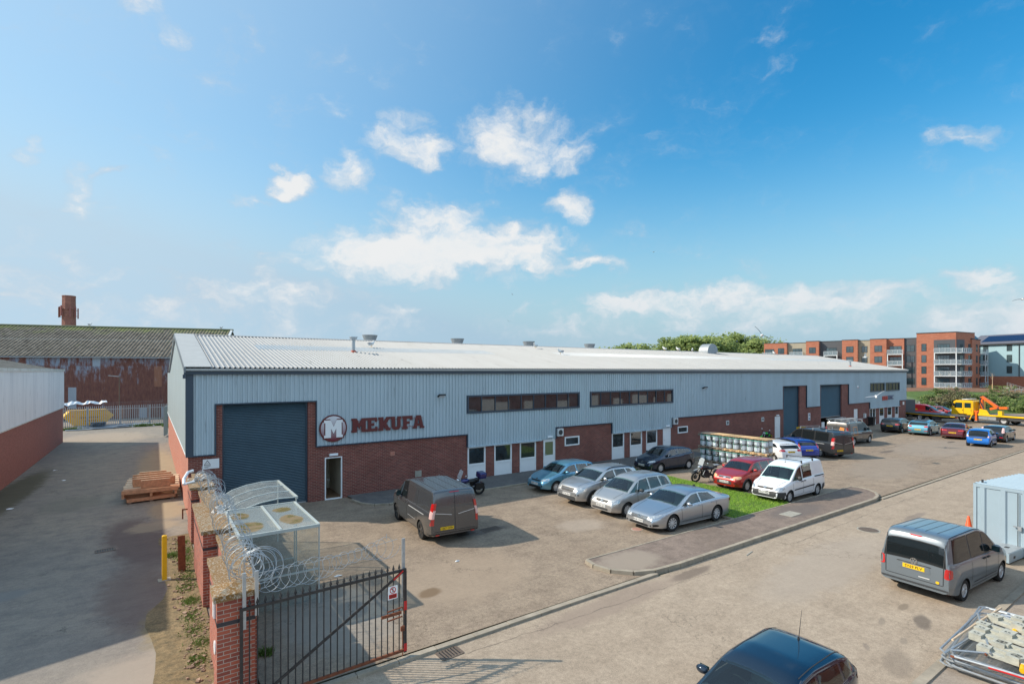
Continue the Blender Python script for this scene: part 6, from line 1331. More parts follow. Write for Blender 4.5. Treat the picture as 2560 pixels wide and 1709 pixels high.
def wheel_meshes(r, style, w=.19):
    k = (r, style)
    if k in _wc: return _wc[k]
    b = MB(); ri = r*.64; b.lathe([(ri*.92,-w/2),(r*.93,-w/2),(r,-w*.34),(r,w*.34),(r*.93,w/2),(ri,w/2),(ri*.98,w/2-.03),(ri*.98,-w/2)], axis='y', n=30, close=False); ty = b.mesh('wheel', M['tyre'], True, 40)
    b = MB(); y = w/2-.03; b.lathe([(ri,-w/2+.02),(ri,y+.02),(ri*.94,y+.022),(ri*.92,y-.01)], axis='y', n=30, close=False)
    n, wd, mt = {'five': (5,.075,'alloy'), 'ten': (10,.03,'alloy'), 'twin': (7,.055,'alloy'), 'multi': (12,.026,'alloy'), 'hub': (7,.085,'hubcap'), 'hub9': (9,.06,'hubcap'), 'dark': (6,.06,'dark_alloy'), 'steel': (8,.07,'hubcap')}[style]
    for i in range(n):
        a = 2*math.pi*i/n; c_, s_ = math.cos(a), math.sin(a)
        def Q(u, v, yy): return (u*c_-v*s_, yy, u*s_+v*c_)
        w1 = wd*.75; w2 = wd*(.8 if 'hub' not in style else .55)
        b.add([Q(.02,-w1*.7,y+.005),Q(ri*.95,-w2,y+.012),Q(ri*.95,w2,y+.012),Q(.02,w1*.7,y+.005),Q(.02,-w1*.7,y-.02),Q(ri*.95,-w2,y-.02),Q(ri*.95,w2,y-.02),Q(.02,w1*.7,y-.02)], [(0,1,2,3),(4,7,6,5),(0,4,5,1),(1,5,6,2),(2,6,7,3)])
    st = len(b.v); b.lathe([(0,y+.02),(.055,y+.018),(.065,y-.0)], axis='y', n=14, close=False)
    if 'hub' in style: b.lathe([(0,y-.005),(ri*.45,y-.004)], axis='y', n=20, close=False)
    rim = b.mesh('rim', M[mt], True, 30); b = MB(); b.lathe([(0,y-.045),(ri*.93,y-.045)], axis='y', n=24, close=False); dk = b.mesh('brake', M['brake'])
    _wc[k] = (ty, rim, dk); return _wc[k]
_pt = {}
def plate(c, axis, y, z, txt, yellow, w=.52, zoff=0):
    h = c.ray(axis, y, z); 
    if not h: return
    s = 1 if axis == 'F' else -1; x = h[0].x+s*.012; b = MB(); b.box(-.006,.006,-w/2,w/2,-.055,.055); nrm = h[1]; tilt = math.atan2(nrm.z, abs(nrm.x))
    o = b.build('number_plate', M['plate_y' if yellow else 'plate_w'], c.par, loc=(x, y, z)); o.rotation_euler = (0, -tilt*s*.6, 0 if s > 0 else math.pi) if s > 0 else (0, -tilt*.6, math.pi)
    if txt: me = text_mesh(txt, .105, M['plate_text'], 0, .0012); q = put('plate_lettering', me, o, (.0085,0,-.002), (R(90),0,R(90)))
    return o
def badge(c, axis, y, z, r, kind, m=None):
    h = c.ray(axis, y, z)
    if not h: return
    s = 1 if axis == 'F' else -1; b = MB(); n = 20; b.lathe([(r*.84,.006),(r*.86,.012),(r,.012),(r,.0)], n=n, close=False)
    if kind == 'W': b.bar((-r*.35,r*.8,.009),(0,r*.12,.009),r*.16,.008); b.bar((r*.35,r*.8,.009),(0,r*.12,.009),r*.16,.008); [b.bar((x0*r,y0*r,.009),(x1*r,y1*r,.009),r*.15,.008) for x0,y0,x1,y1 in ((-.8,.35,-.35,-.75),(-.35,-.75,0,.0),(0,.0,.35,-.75),(.35,-.75,.8,.35))]
    if kind == 'O': b.lathe([(0,.004),(r*.84,.005)], n=n, close=False)
    if kind == 'V': b.bar((-r*.9,r*.9,.012),(0,-r*.6,.012),r*.3,.01); b.bar((r*.9,r*.9,.012),(0,-r*.6,.012),r*.3,.01)
    nrm = h[1]; Z_ = nrm; X_ = Vector((0,s,0)); X_ = (X_-Z_*X_.dot(Z_)).normalized(); Y_ = Z_.cross(X_); Mx = Matrix((X_, Y_, Z_)).transposed().to_4x4(); Mx.translation = h[0]+nrm*.004
    if kind == 'O': Mx = Mx @ Matrix.Diagonal((1.5,.7,1,1))
    b.xf(Mx); b.build('badge', m or M['chrome'], c.par, True)
def build_car(name, lab, S, paint, pos, head, txt='', det=None, grp='vehicles parked in the yard', cat='car'):
    """pos=(wheel, side, x, y): contact of a wheel's outer face; wheel 'F'/'R', side 'L'/'R'"""
    det = det or {}; t = thing(name, lab, cat, (0,0,0), R(head), grp); c = Car(t, S, paint); L_ = S['L']; W = S['W']; r = S['r']
    wh_, sd, X, Y = pos; lx = c.xf if wh_ == 'F' else c.xr; ly = (W/2-.03)*(1 if sd == 'L' else -1); a = R(head)
    t.location = (X-(lx*math.cos(a)-ly*math.sin(a)), Y-(lx*math.sin(a)+ly*math.cos(a)), det.get('z', 0))
    ty, rim, dk = wheel_meshes(r, S.get('wheel', 'ten'))
    for x in (c.xf, c.xr):
        for s in (1, -1):
            steer = det.get('steer', 0) if x == c.xf else 0
            w = put('wheel', ty, t, (x, s*(W/2-.035-.095), r), (0,0,(0 if s > 0 else math.pi)+steer)); put('rim', rim, w); put('brake', dk, w)
    gl = M['car_glass']; a0, a1, c1, c0 = S['side']; tint = S.get('tint_from', 99)
    for i, P in enumerate(c.side_polys()):
        if not c.cabin:
            cx = sum(p[0] for p in P)/len(P); cz = sum(p[1] for p in P)/len(P); c.patch('window_rubber', [(p[0]+(.022 if p[0] > cx else -.022), p[1]+(.018 if p[1] > cz else -.018)) for p in P], 'LR', M['black'], .003, .12)
        c.patch('side_window', P, 'LR', M['tint_glass'] if (i >= tint or not c.cabin) else gl, .004, .11)
    s0, s1 = S['screen']
    for ax, nm in (('F', 'windscreen'), ('B', 'rear_window')):
        P = c.screen_poly(ax)
        if not P: continue
        if not c.cabin: c.patch('screen_rubber', [(y*1.035, z+(.02 if i > 5 else -.02)) for i, (y, z) in enumerate(P)], ax, M['black'], .003, .12)
        c.patch(nm, P, ax, M['tint_glass'] if (not c.cabin or (ax == 'B' and tint < 9)) else gl, .005, .12)
    if c.cabin:
        sm_ = S.get('seat_mat', M['seat']); xs_ = L_/2-s0
        b = MB(); b.box(xs_-.62, xs_-.12, -W/2+.16, W/2-.16, .60, c.zs(s0+.3)-.06); b.build('dashboard', M['cabin'], t)
        b = MB(); b.lathe([(.17,0),(.19,.012),(.17,.024)], n=18, close=False); b.xf(Matrix.Translation((xs_-.72,-.36,c.zs(s0+.5)-.02)) @ Matrix.Rotation(R(-65), 4, 'Y')); b.build('steering_wheel', M['black'], t)
        zz = S['H']
        for k, (dx, ys) in enumerate(((1.30, (-.36, .36)), (2.15, (-.40, 0, .40)))):
            if xs_-dx < -L_/2+.5: continue
            dz_ = min(0, c.zt(s0+dx+.36)-.13-(1.29+(zz-1.4)*.45))
            for y in ys:
                st_ = 0; b = MB(); b.obox((xs_-dx, y, .55+(zz-1.4)*.5), .24, .22, .08); b.obox((xs_-dx-.26, y, .86+(zz-1.4)*.5), .07, .21, .30, Matrix.Rotation(R(-14), 3, 'Y')); b.obox((xs_-dx-.36, y, 1.20+(zz-1.4)*.45), .05, .12, .09, Matrix.Rotation(R(-10), 3, 'Y')); b.v = [(v[0], v[1], v[2]+dz_) for v in b.v]; se = b.build('seat', sm_, t); md_ = se.modifiers.new('b', 'BEVEL'); md_.width = .04; md_.segments = 2
    if 'wiper' not in det: c.line('wiper', [(s0+.03,-.5),(s0+.12,.02)], 'T', .02, M['black'], .02); c.line('wiper', [(s0+.03,.08),(s0+.12,.55)], 'T', .02, M['black'], .02)
    # doors, handles, mirrors
    for d0, zt_, zlo in S.get('doors', []): c.line('door_gap', [(d0,c.zs(d0)-.02),(d0+.02,.6),(d0+.03,zlo)], 'LR')
    if S.get('doors'): ds = S['doors']; c.line('sill_gap', [(ds[0][0]+.04,.34),(ds[-1][0],.34)], 'LR', .014)
    c.line('bonnet_gap', [(s0-.08,-.62*W/1.7),(.25,-.5*W/1.7)], 'T', .014); c.line('bonnet_gap', [(s0-.08,.62*W/1.7),(.25,.5*W/1.7)], 'T', .014)
    for hd in S.get('handles', []):
        for s in ('L', 'R'):
            h = c.ray(s, hd, c.zs(hd)-.09)
            if h: b = MB(); b.obox(h[0]+h[1]*.018, .085, .016, .016); b.build('door_handle', det.get('handle', c.paint), t)
    md = S.get('mirror', a0+.12)
    for s in (1, -1):
        h = c.ray('L' if s > 0 else 'R', md, c.zs(md)+.04)
        if h:
            q = h[0]; b = MB(); ms = S.get('ms', 1); b.ball((q.x-.02, q.y+s*.13, q.z+.05*ms), .075, .12, .075*ms, 12, 8); o = b.build('mirror', det.get('mirror', c.paint), t, True); b = MB(); b.bar((q.x,q.y-s*.01,q.z),(q.x,q.y+s*.09,q.z+.03),.05,.03); b.build('mirror_arm', M['black'], o)
            b = MB(); b.obox((q.x-.095,q.y+s*.13,q.z+.05*ms), .004,.09,.05*ms); b.build('mirror_glass', M['solid_glass'], o)
    if S.get('arches'):
        for x in (c.xf, c.xr):
            for s in (1, -1):
                b = MB(); rc = r+.045; pts = []
                for k in range(0, 19): an = R(-8+196*k/18); pts.append((x+math.cos(an)*(rc+.03), s*(W/2-.004), r+math.sin(an)*(rc+.03)))
                pts2 = []
                for p in pts:
                    h = c.ray('L' if s > 0 else 'R', L_/2-p[0], p[2]); pts2.append((p[0], (h[0].y if h else p[1]), p[2]))
                b.tube(pts2, .032, 6); b.build('arch_trim', M['dark'], t, True)
    for item in S.get('patches', []):
        nm, poly, ax, mk = item[:4]; c.patch(nm, poly, ax, c.paint if mk == 'paint' else M[mk], *(item[4:] or (.008,)), res=.08, rnd=1)
    if 'plate_f' in S and txt is not None: plate(c, 'F', 0, S['plate_f'], txt, False)
    if 'plate_r' in S: plate(c, 'B', S.get('plate_ry', 0), S['plate_r'], txt, True)
    return t, c
def paint(name, col, metal=.55, rough=.32): return mat(name, col, rough, metal, .5, coat=1., var=.02, vs=2)
def face(hw, z0, z1, gw, gz0, gz1, lw, lz0, lz1, lh='lamp_clear', fog=True, low='black', lowz=(.20,.33), slant=.06):
    P = [('grille', [(-gw,gz0),(gw,gz0),(gw*1.08,gz1),(-gw*1.08,gz1)], 'F', 'black'), ('headlight', [(lw,lz0),(hw,lz0+slant),(hw-.02,lz1+slant*.9),(lw+.06,lz1)], 'FF', lh, .011),
         ('lower_grille', [(-.5,lowz[0]+.06),(.5,lowz[0]+.06),(.46,lowz[1]+.06),(-.46,lowz[1]+.06)], 'F', low)]
    if fog: P.append(('fog_light', [(.52,.36),(.64,.38),(.63,.45),(.53,.44)], 'FF', 'black'))
    return P
def tail(y0, y1, z0, z1, m='lamp_red', sl=.0): return [('tail_light', [(y0,z0),(y1,z0+sl),(y1-.02,z1+sl),(y0+.02,z1)], 'BB', m, .011)]
HB = dict(ft=.26, rt=.15, z0=.19)
FI = dict(HB, L=3.92, W=1.68, H=1.43, wb=2.49, fo=.79, r=.30, wheel='multi', top=[(0,.50),(.05,.62),(.16,.72),(.6,.86),(.98,.96),(1.62,1.34),(1.85,1.41),(2.3,1.44),(3.2,1.40),(3.5,1.33),(3.80,.98),(3.88,.88),(3.92,.52)], belt=[(0,.55),(.5,.80),(1.1,.91),(2.4,.94),(3.4,1.02),(3.92,1.0)],
  side=(1.16,1.72,3.28,3.48), pillars=[(2.28,2.22),(3.12,3.0)], screen=(1.0,1.64), rear=(3.74,3.46), mirror=1.42, doors=[(1.18,0,.42),(2.28,0,.3),(3.1,0,.75)], handles=[2.12,2.98],
  patches=face(.76,0,0,.34,.60,.66,.40,.60,.70,slant=.07)+tail(.60,.80,.86,1.16)+[('rear_bumper_trim', [(-.7,.30),(.7,.30),(.7,.37),(-.7,.37)], 'B', 'black')], plate_f=.48, plate_r=.72)
CO = dict(FI, L=4.0, W=1.74, H=1.48, wb=2.51, fo=.82, wheel='hub9', top=[(0,.52),(.06,.66),(.18,.76),(.6,.90),(.95,.99),(1.62,1.38),(1.85,1.45),(2.3,1.48),(3.2,1.43),(3.6,1.33),(3.88,.98),(3.95,.85),(4.0,.52)], belt=[(0,.6),(.5,.84),(1.1,.95),(2.4,.99),(3.4,1.1),(4.0,1.05)], side=(1.2,1.78,3.3,3.6), pillars=[(2.32,2.26),(3.2,3.05)], rear=(3.82,3.55), patches=face(.80,0,0,.36,.62,.68,.44,.60,.72,slant=.09)+tail(.62,.82,.85,1.12), plate_f=.47)
MK = dict(FI, L=4.28, W=1.80, H=1.66, wb=2.55, fo=.92, r=.34, z0=.26, wheel='five', arches=True, top=[(0,.66),(.06,.82),(.16,.94),(.6,1.06),(1.05,1.13),(1.72,1.52),(1.95,1.60),(2.4,1.65),(3.4,1.62),(3.85,1.54),(4.12,1.12),(4.2,1.0),(4.28,.62)], belt=[(0,.7),(.5,1.0),(1.2,1.09),(2.5,1.13),(3.6,1.25),(4.28,1.2)], side=(1.3,1.85,3.45,3.75), pillars=[(2.45,2.38),(3.28,3.15)], screen=(1.08,1.74), rear=(4.05,3.82), mirror=1.55, ms=1.2, doors=[(1.3,0,.45),(2.45,0,.35),(3.3,0,.85)], handles=[2.28,3.1],
  patches=[('grille', [(-.40,.70),(.40,.70),(.46,.86),(-.46,.86)], 'F', 'black'),('grille_bar', [(-.42,.775),(.42,.775),(.42,.795),(-.42,.795)], 'F', 'chrome', .014),('headlight', [(.50,.76),(.84,.84),(.82,.93),(.54,.86)], 'FF', 'lamp_clear', .011),('lower_grille', [(-.62,.34),(.62,.34),(.56,.50),(-.56,.50)], 'F', 'dark'),('skid_plate', [(-.45,.28),(.45,.28),(.42,.34),(-.42,.34)], 'F', 'alloy', .014),('fog_light', [(.56,.54),(.74,.56),(.72,.62),(.58,.61)], 'FF', 'black'),('sill_trim', [(1.35,.27),(2.95,.27),(2.95,.37),(1.35,.37)], 'LR', 'dark')]+tail(.58,.84,.98,1.2), plate_f=.56)
ME = dict(FI, L=4.05, W=1.69, H=1.62, wb=2.63, fo=.79, r=.31, wheel='hub', top=[(0,.52),(.06,.68),(.16,.78),(.5,.92),(.82,1.03),(1.5,1.47),(1.78,1.57),(2.3,1.62),(3.3,1.59),(3.7,1.50),(3.92,1.05),(3.98,.9),(4.05,.55)], belt=[(0,.6),(.5,.88),(1.0,.96),(2.4,.99),(3.4,1.05),(4.05,1.05)], side=(.92,1.62,3.5,3.72), pillars=[(1.42,1.68),(2.32,2.28),(3.12,3.0)], screen=(.84,1.52), rear=(3.88,3.68), mirror=1.55, doors=[(1.42,0,.45),(2.32,0,.3),(3.15,0,.75)], handles=[2.15,2.95],
  patches=[('grille', [(-.34,.62),(.34,.62),(.38,.71),(-.38,.71)], 'F', 'dark'),('headlight', [(.46,.56),(.78,.64),(.76,.80),(.52,.73)], 'FF', 'lamp_clear', .011),('lower_grille', [(-.52,.30),(.40,.30),(.40,.38),(-.52,.38)], 'F', 'dark'),('side_moulding', [(1.25,.52),(3.2,.56),(3.2,.61),(1.25,.57)], 'LR', 'black')]+tail(.62,.80,.9,1.35), plate_f=.47)
CC = dict(L=4.80, W=1.86, H=1.42, wb=2.71, fo=.96, r=.335, z0=.17, ft=.27, rt=.2, tum=.42, wheel='ten', top=[(0,.48),(.05,.62),(.18,.70),(.7,.82),(1.28,.93),(2.02,1.32),(2.3,1.395),(2.7,1.42),(3.3,1.37),(3.7,1.26),(4.15,1.06),(4.6,1.0),(4.72,.94),(4.80,.5)], belt=[(0,.52),(.6,.77),(1.3,.885),(2.6,.93),(3.8,.97),(4.8,.93)],
  side=(1.52,2.16,3.25,3.62), pillars=[(2.68,2.62)], screen=(1.3,2.04), rear=(4.12,3.52), mirror=1.78, doors=[(1.45,0,.4),(2.68,0,.3),(3.6,0,.7)], handles=[2.52,3.38],
  patches=[('grille', [(-.40,.50),(.40,.50),(.44,.62),(-.44,.62)], 'F', 'black')]+[('grille_bar', [(-.42,z),(.42,z),(.42,z+.014),(-.42,z+.014)], 'F', 'chrome', .014) for z in (.525,.56,.595)]+[('headlight', [(.50,.54),(.84,.64),(.82,.73),(.52,.64)], 'FF', 'lamp_clear', .011),('lower_grille', [(-.50,.26),(.50,.26),(.46,.34),(-.46,.34)], 'F', 'black'),('fog_light', [(.58,.27),(.82,.30),(.80,.38),(.60,.36)], 'FF', 'black'),('sill_trim', [(1.45,.21),(3.2,.21),(3.2,.25),(1.45,.25)], 'LR', 'alloy'),('tail_light', [(.52,.74),(.88,.74),(.88,.88),(.54,.88)], 'BB', 'lamp_red', .011),('tail_light', [(4.58,.76),(4.76,.76),(4.76,.88),(4.62,.88)], 'LR', 'lamp_red', .011)], plate_f=.42, plate_r=.62)
FU = dict(FI, L=4.02, W=1.71, H=1.54, wb=2.49, fo=.82, r=.31, z0=.24, arches=True, wheel='hub9', top=[(0,.60),(.05,.74),(.15,.84),(.6,.95),(.95,1.03),(1.55,1.42),(1.78,1.50),(2.2,1.54),(3.3,1.52),(3.7,1.46),(3.88,1.08),(3.95,.95),(4.02,.6)], belt=[(0,.66),(.5,.92),(1.1,.98),(2.4,1.0),(4.02,1.06)], side=(1.12,1.64,3.5,3.72), pillars=[(2.22,2.16),(3.1,3.02)], screen=(.97,1.57), rear=(3.86,3.68), mirror=1.38, doors=[(1.14,0,.45),(2.22,0,.35),(3.1,0,.8)],
  patches=[('grille', [(-.34,.68),(.34,.68),(.37,.76),(-.37,.76)], 'F', 'dark'),('grille_rim', [(-.36,.765),(.36,.765),(.36,.785),(-.36,.785)], 'F', 'chrome', .014),('headlight', [(.44,.66),(.78,.70),(.77,.84),(.46,.80)], 'FF', 'lamp_amber', .011),('lower_grille', [(-.42,.40),(.42,.40),(.40,.58),(-.40,.58)], 'F', 'dark'),('fog_light', [(.54,.44),(.66,.45),(.66,.54),(.54,.54)], 'FF', 'black'),('bumper_lip', [(-.68,.26),(.68,.26),(.68,.33),(-.68,.33)], 'F', 'dark')]+tail(.64,.82,.95,1.4), plate_f=.52)
CB = dict(L=4.33, W=1.69, H=1.80, wb=2.72, fo=.84, r=.30, z0=.22, ft=.26, rt=.06, tum=.17, wheel='hub9', crown=.07, top=[(0,.52),(.06,.68),(.18,.79),(.55,.93),(.92,1.03),(1.62,1.58),(1.85,1.69),(2.2,1.78),(2.7,1.81),(4.1,1.80),(4.24,1.73),(4.31,1.1),(4.33,.5)], belt=[(0,.6),(.5,.86),(1.05,.98),(2.4,1.03),(4.33,1.08)],
  side=(1.10,1.66,2.98,2.98), pillars=[(2.05,2.05)], screen=(.94,1.64), rear=(4.29,4.2), mirror=1.5, ms=1.5, doors=[(1.1,0,.45),(2.05,0,.35),(3.05,0,.4)], handles=[1.92,2.2],
  patches=[('bumper', [(-.84,.24),(.84,.24),(.84,.56),(.5,.60),(-.5,.60),(-.84,.56)], 'F', 'dark'),('bumper_side', [(.0,.26),(.42,.26),(.42,.52),(.05,.58)], 'LR', 'dark'),('grille', [(-.36,.66),(.36,.66),(.42,.74),(-.42,.74)], 'F', 'black'),('headlight', [(.46,.62),(.79,.68),(.77,.82),(.52,.76)], 'FF', 'lamp_clear', .011),('side_moulding', [(1.2,.56),(3.15,.60),(3.15,.66),(1.2,.62)], 'LR', 'black'),('side_moulding', [(3.2,1.0),(4.2,1.0),(4.2,1.05),(3.2,1.05)], 'LR', 'black'),('bumper_side', [(3.98,.28),(4.3,.30),(4.3,.60),(4.0,.55)], 'LR', 'dark'),('rear_bumper', [(-.82,.28),(.82,.28),(.82,.55),(-.82,.55)], 'B', 'dark')]+tail(.74,.83,.9,1.35), plate_f=.50)
CD = dict(CB, cabin=False, L=4.41, W=1.80, H=1.82, wb=2.68, fo=.88, wheel='twin', rt=.10, tum=.20, rk=.93, tint_from=1, top=[(0,.55),(.06,.72),(.18,.84),(.6,.97),(1.0,1.07),(1.68,1.60),(1.95,1.72),(2.4,1.80),(3.9,1.81),(4.2,1.78),(4.30,1.68),(4.39,1.12),(4.41,.5)], belt=[(0,.62),(.5,.9),(1.1,1.02),(2.4,1.07),(4.41,1.12)], side=(1.2,1.76,4.0,4.15), pillars=[(2.12,2.12),(3.08,3.08)], screen=(1.02,1.70), rear=(4.385,4.30), mirror=1.6, doors=[(1.2,0,.45),(2.12,0,.35),(3.1,0,.5)], handles=[1.98,2.28],
  patches=[('tail_light', [(.70,.73),(.845,.73),(.835,1.0),(.72,1.0)], 'BB', 'lamp_red', .012),('tail_light', [(4.26,.75),(4.35,.75),(4.35,.98),(4.27,.98)], 'LR', 'lamp_red', .010),('boot_gap', [(-.68,.52),(.68,.52),(.68,.535),(-.68,.535)], 'B', 'seam'),('boot_gap', [(.675,.53),(.69,.53),(.70,1.62),(.685,1.62)], 'BB', 'seam'),('bumper_shadow_line', [(-.8,.40),(.8,.40),(.8,.43),(-.8,.43)], 'B', 'dark'),('reflector', [(.52,.25),(.78,.26),(.78,.295),(.52,.285)], 'BB', 'lamp_red', .012),('brake_light', [(-.15,1.685),(.15,1.685),(.15,1.71),(-.15,1.71)], 'B', 'lamp_red', .016),('plate_recess', [(-.40,.74),(.40,.74),(.36,.92),(-.36,.92)], 'B', 'paint'),('recess_line', [(-.42,.915),(.42,.915),(.40,.94),(-.40,.94)], 'B', 'seam'),('roof_ditch', [(1.9,.66),(4.1,.68),(4.1,.70),(1.9,.68)], 'T', 'seam'),('roof_ditch', [(1.9,-.66),(4.1,-.68),(4.1,-.70),(1.9,-.68)], 'T', 'seam'),('sticker', [(-.60,.55),(-.52,.55),(-.52,.62),(-.60,.62)], 'B', 'truck_yellow', .014),('sill_trim', [(1.3,.42),(3.0,.42),(3.0,.44),(1.3,.44)], 'LR', 'seam')]+[('roof_rib', [(1.95,y),(4.0,y),(4.0,y+.012),(1.95,y+.012)], 'T', 'seam') for y in (-.4,-.13,.13,.4)], plate_r=.83)
TR = dict(cabin=False, L=4.97, W=1.98, H=1.97, wb=2.93, fo=.98, r=.34, z0=.26, ft=.25, rt=.05, tum=.14, crown=.06, wheel='dark', tint_from=1, top=[(0,.62),(.06,.88),(.2,1.02),(.6,1.14),(.98,1.22),(1.62,1.78),(1.85,1.90),(2.3,1.96),(4.75,1.95),(4.90,1.89),(4.95,1.3),(4.97,.5)], belt=[(0,.7),(.5,1.02),(1.1,1.14),(4.97,1.18)],
  side=(1.15,1.72,2.28,2.28), screen=(1.0,1.66), mirror=1.5, ms=1.8, doors=[(1.15,0,.5),(2.36,0,.4),(3.5,0,1.0)], handles=[2.2,2.5], rk=.9,
  patches=[('rear_door_gap', [(-.008,.5),(.008,.5),(.008,1.86),(-.008,1.86)], 'B', 'seam'),('rear_door_gap', [(-.82,.49),(.82,.49),(.82,.505),(-.82,.505)], 'B', 'seam'),('rear_bumper', [(-.96,.28),(.96,.28),(.96,.42),(-.96,.42)], 'B', 'dark'),('brake_light', [(-.2,1.85),(.2,1.85),(.2,1.88),(-.2,1.88)], 'B', 'lamp_red', .014),('reflector', [(.62,.36),(.78,.36),(.78,.40),(.62,.40)], 'BB', 'lamp_red', .012),
     ('door_pressing', [(.12,1.05),(.78,1.16),(.78,1.18),(.12,1.07)], 'BB', 'alloy', .006),('door_rail', [(2.6,.98),(4.3,1.0),(4.3,1.03),(2.6,1.01)], 'LR', 'alloy', .006),('side_pressing', [(2.5,.62),(3.4,.62),(3.4,.635),(2.5,.635)], 'LR', 'alloy', .006),('panel_line', [(2.45,1.80),(4.6,1.80),(4.6,1.812),(2.45,1.812)], 'LR', 'seam'),('panel_line', [(3.38,1.15),(3.395,1.15),(3.395,1.8),(3.38,1.8)], 'LR', 'seam'),
     ('headlight', [(.62,.72),(.90,.80),(.88,.98),(.66,.9)], 'FF', 'lamp_clear', .011),('grille', [(-.5,.62),(.5,.62),(.56,.80),(-.56,.80)], 'F', 'black')]+[('roof_rib', [(2.2,y),(4.7,y),(4.7,y+.014),(2.2,y+.014)], 'T', 'seam') for y in (-.6,-.2,.2,.6)], plate_r=.60, plate_ry=.32)
def vary(S, **k): return dict(S, **k)
def scale_car(S, L_, **k):
    k.setdefault('cabin', False)
    f = L_/S['L']; P = lambda q: [(a*f, b) for a, b in q]; T = dict(S, L=L_, wb=S['wb']*f, fo=S['fo']*f, top=P(S['top']), belt=P(S['belt']), side=tuple(x*f for x in S['side']), pillars=P(S['pillars']), screen=tuple(x*f for x in S['screen']), rear=tuple(x*f for x in S['rear']), mirror=S['mirror']*f, doors=[(a*f, b, c) for a, b, c in S['doors']], handles=[x*f for x in S['handles']])
    T['patches'] = [tuple([q[0], ([(a*f, b) for a, b in q[1]] if q[2] in ('LR', 'T') else q[1])]+list(q[2:])) for q in S['patches']]; T.update(k); return T
sil = paint('silver paint', (.50,.51,.52), .75, .30); sil2 = paint('warm silver paint', (.50,.495,.48), .7, .34); silb = paint('blue silver paint', (.47,.50,.53), .8, .28)
def aerial(t, c, d, y, l=.4, lean=-.4):
    h = c.ray('T', d, y); b = MB(); b.tube([h[0], h[0]+Vector((lean*l, 0, l))], [.008,.003], 5); b.lathe([(.025,0),(.012,.04)], tuple(h[0]), n=8); b.build('aerial', M['black'], t)
def roofbars(t, c, ds, hgt=.1, m='black', ov=.0):
    for d in ds:
        e = c.edge(d); y = e[5]+ov; z = e[2]+hgt; b = MB(); b.bar((c.L/2-d,-y,z),(c.L/2-d,y,z),.04,.03)
        for s in (-1, 1): b.bar((c.L/2-d,s*(y-.05),z),(c.L/2-d,s*(y-.03),z-hgt-.05),.05)
        b.build('roof_bar', M[m], t)
t, c = build_car('blue_hatchback', 'light blue hatchback parked nearest the window panels, in the building shade', FI, paint('sky blue paint', (.13,.34,.48), .6, .28), ('F','L',15.92,-5.3), 181, 'KP07 DYT', dict(steer=.0)); badge(c, 'F', 0, .70, .06, 'O')
t, c = build_car('silver_crossover', 'silver compact crossover with black roof rails beside the light blue hatchback', MK, sil, ('F','L',15.66,-8.34), 181, 'ST16 HOP'); badge(c, 'F', 0, .785, .075, ''); aerial(t, c, 3.6, 0, .22)
for s in (-1, 1):
    P = []; 
    for k in range(11): d = 1.95+(3.7-1.95)*k/10; e = c.edge(d); P.append((c.L/2-d, s*(e[5]-.03), e[3]+(.0 if k in (0,10) else .055)+.02))
    b = MB(); b.tube(P, .022, 6); b.build('roof_rail', M['black'], t, True)
t, c = build_car('silver_people_carrier', 'silver people carrier with black mirrors between crossover and coupe', ME, sil2, ('F','L',15.6,-10.48), 181, 'BX08 OJO', dict(handle=M['black'], mirror=M['dark'])); badge(c, 'F', 0, .665, .07, 'V'); aerial(t, c, 3.2, .1, .25)
t, c = build_car('silver_coupe', 'silver four door coupe nearest the road kerb with large alloy wheels', CC, silb, ('F','L',15.5,-12.94), 177.6, 'PK60 OWG', dict(steer=-.12)); badge(c, 'F', 0, .575, .075, 'W'); b = MB(); h = c.ray('T', 3.3, 0); b.prism([(-.1,0),(.08,0),(-.06,.06)], -.02, .02, Matrix.Translation(h[0]) @ XZ); b.build('aerial_fin', M['black'], t)
t, c = build_car('navy_hatchback', 'dark navy hatchback parked close to the second row of window panels', CO, paint('navy paint', (.012,.028,.06), .5, .22), ('F','L',24.6,-4.92), 175.5, 'WG62 EWC'); badge(c, 'F', 0, .66, .06, ''); 
t, c = build_car('red_crossover_hatch', 'red upright hatchback with dark bumpers beside the white van', FU, paint('red paint', (.42,.022,.018), .4, .3), ('F','L',24.25,-10.81), 180, 'HK56 ORX'); badge(c, 'F', 0, .72, .06, 'O')
t, c = build_car('white_small_van', 'small white van with dark bumper and roof bars beside the lawn corner', CB, paint('white van paint', (.74,.75,.76), 0, .35), ('F','L',23.72,-13.28), 180, 'PX03 WBP', dict(handle=M['black'], mirror=M['dark']), cat='van'); badge(c, 'F', 0, .71, .07, 'V'); roofbars(t, c, (2.25,3.35), .07); aerial(t, c, 1.95, 0, .35)
t, c = build_car('grey_people_carrier', 'mid grey van-based people carrier parked on the road by the container', CD, paint('grey carrier paint', (.15,.18,.205), .25, .32), ('R','R',17.06,-21.44), -4, 'SY69 PLV', dict(handle=M['black'], z=-.03, steer=.0)); badge(c, 'B', 0, 1.00, .085, 'W')
o = c.patch('lettering', [(-.12,.60),(-.38,.60),(-.38,.63),(-.12,.63)], 'B', M['alloy'], .012)
t, c = build_car('black_hatchback', 'dark blue black hatchback cut off by the bottom edge with roof aerial', scale_car(FI, 3.78, W=1.68, tum=.40, ft=.22, cabin=True), paint('midnight paint', (.012,.026,.048), .35, .12), ('R','L',8.62,-22.03), 182, '', dict(z=-.03, steer=0)); aerial(t, c, 3.05, .0, .5, -.25)
for y in (-.5, .5): c.line('roof_gutter', [(1.8,y*1.12),(3.4,y*1.1)], 'T', .018)
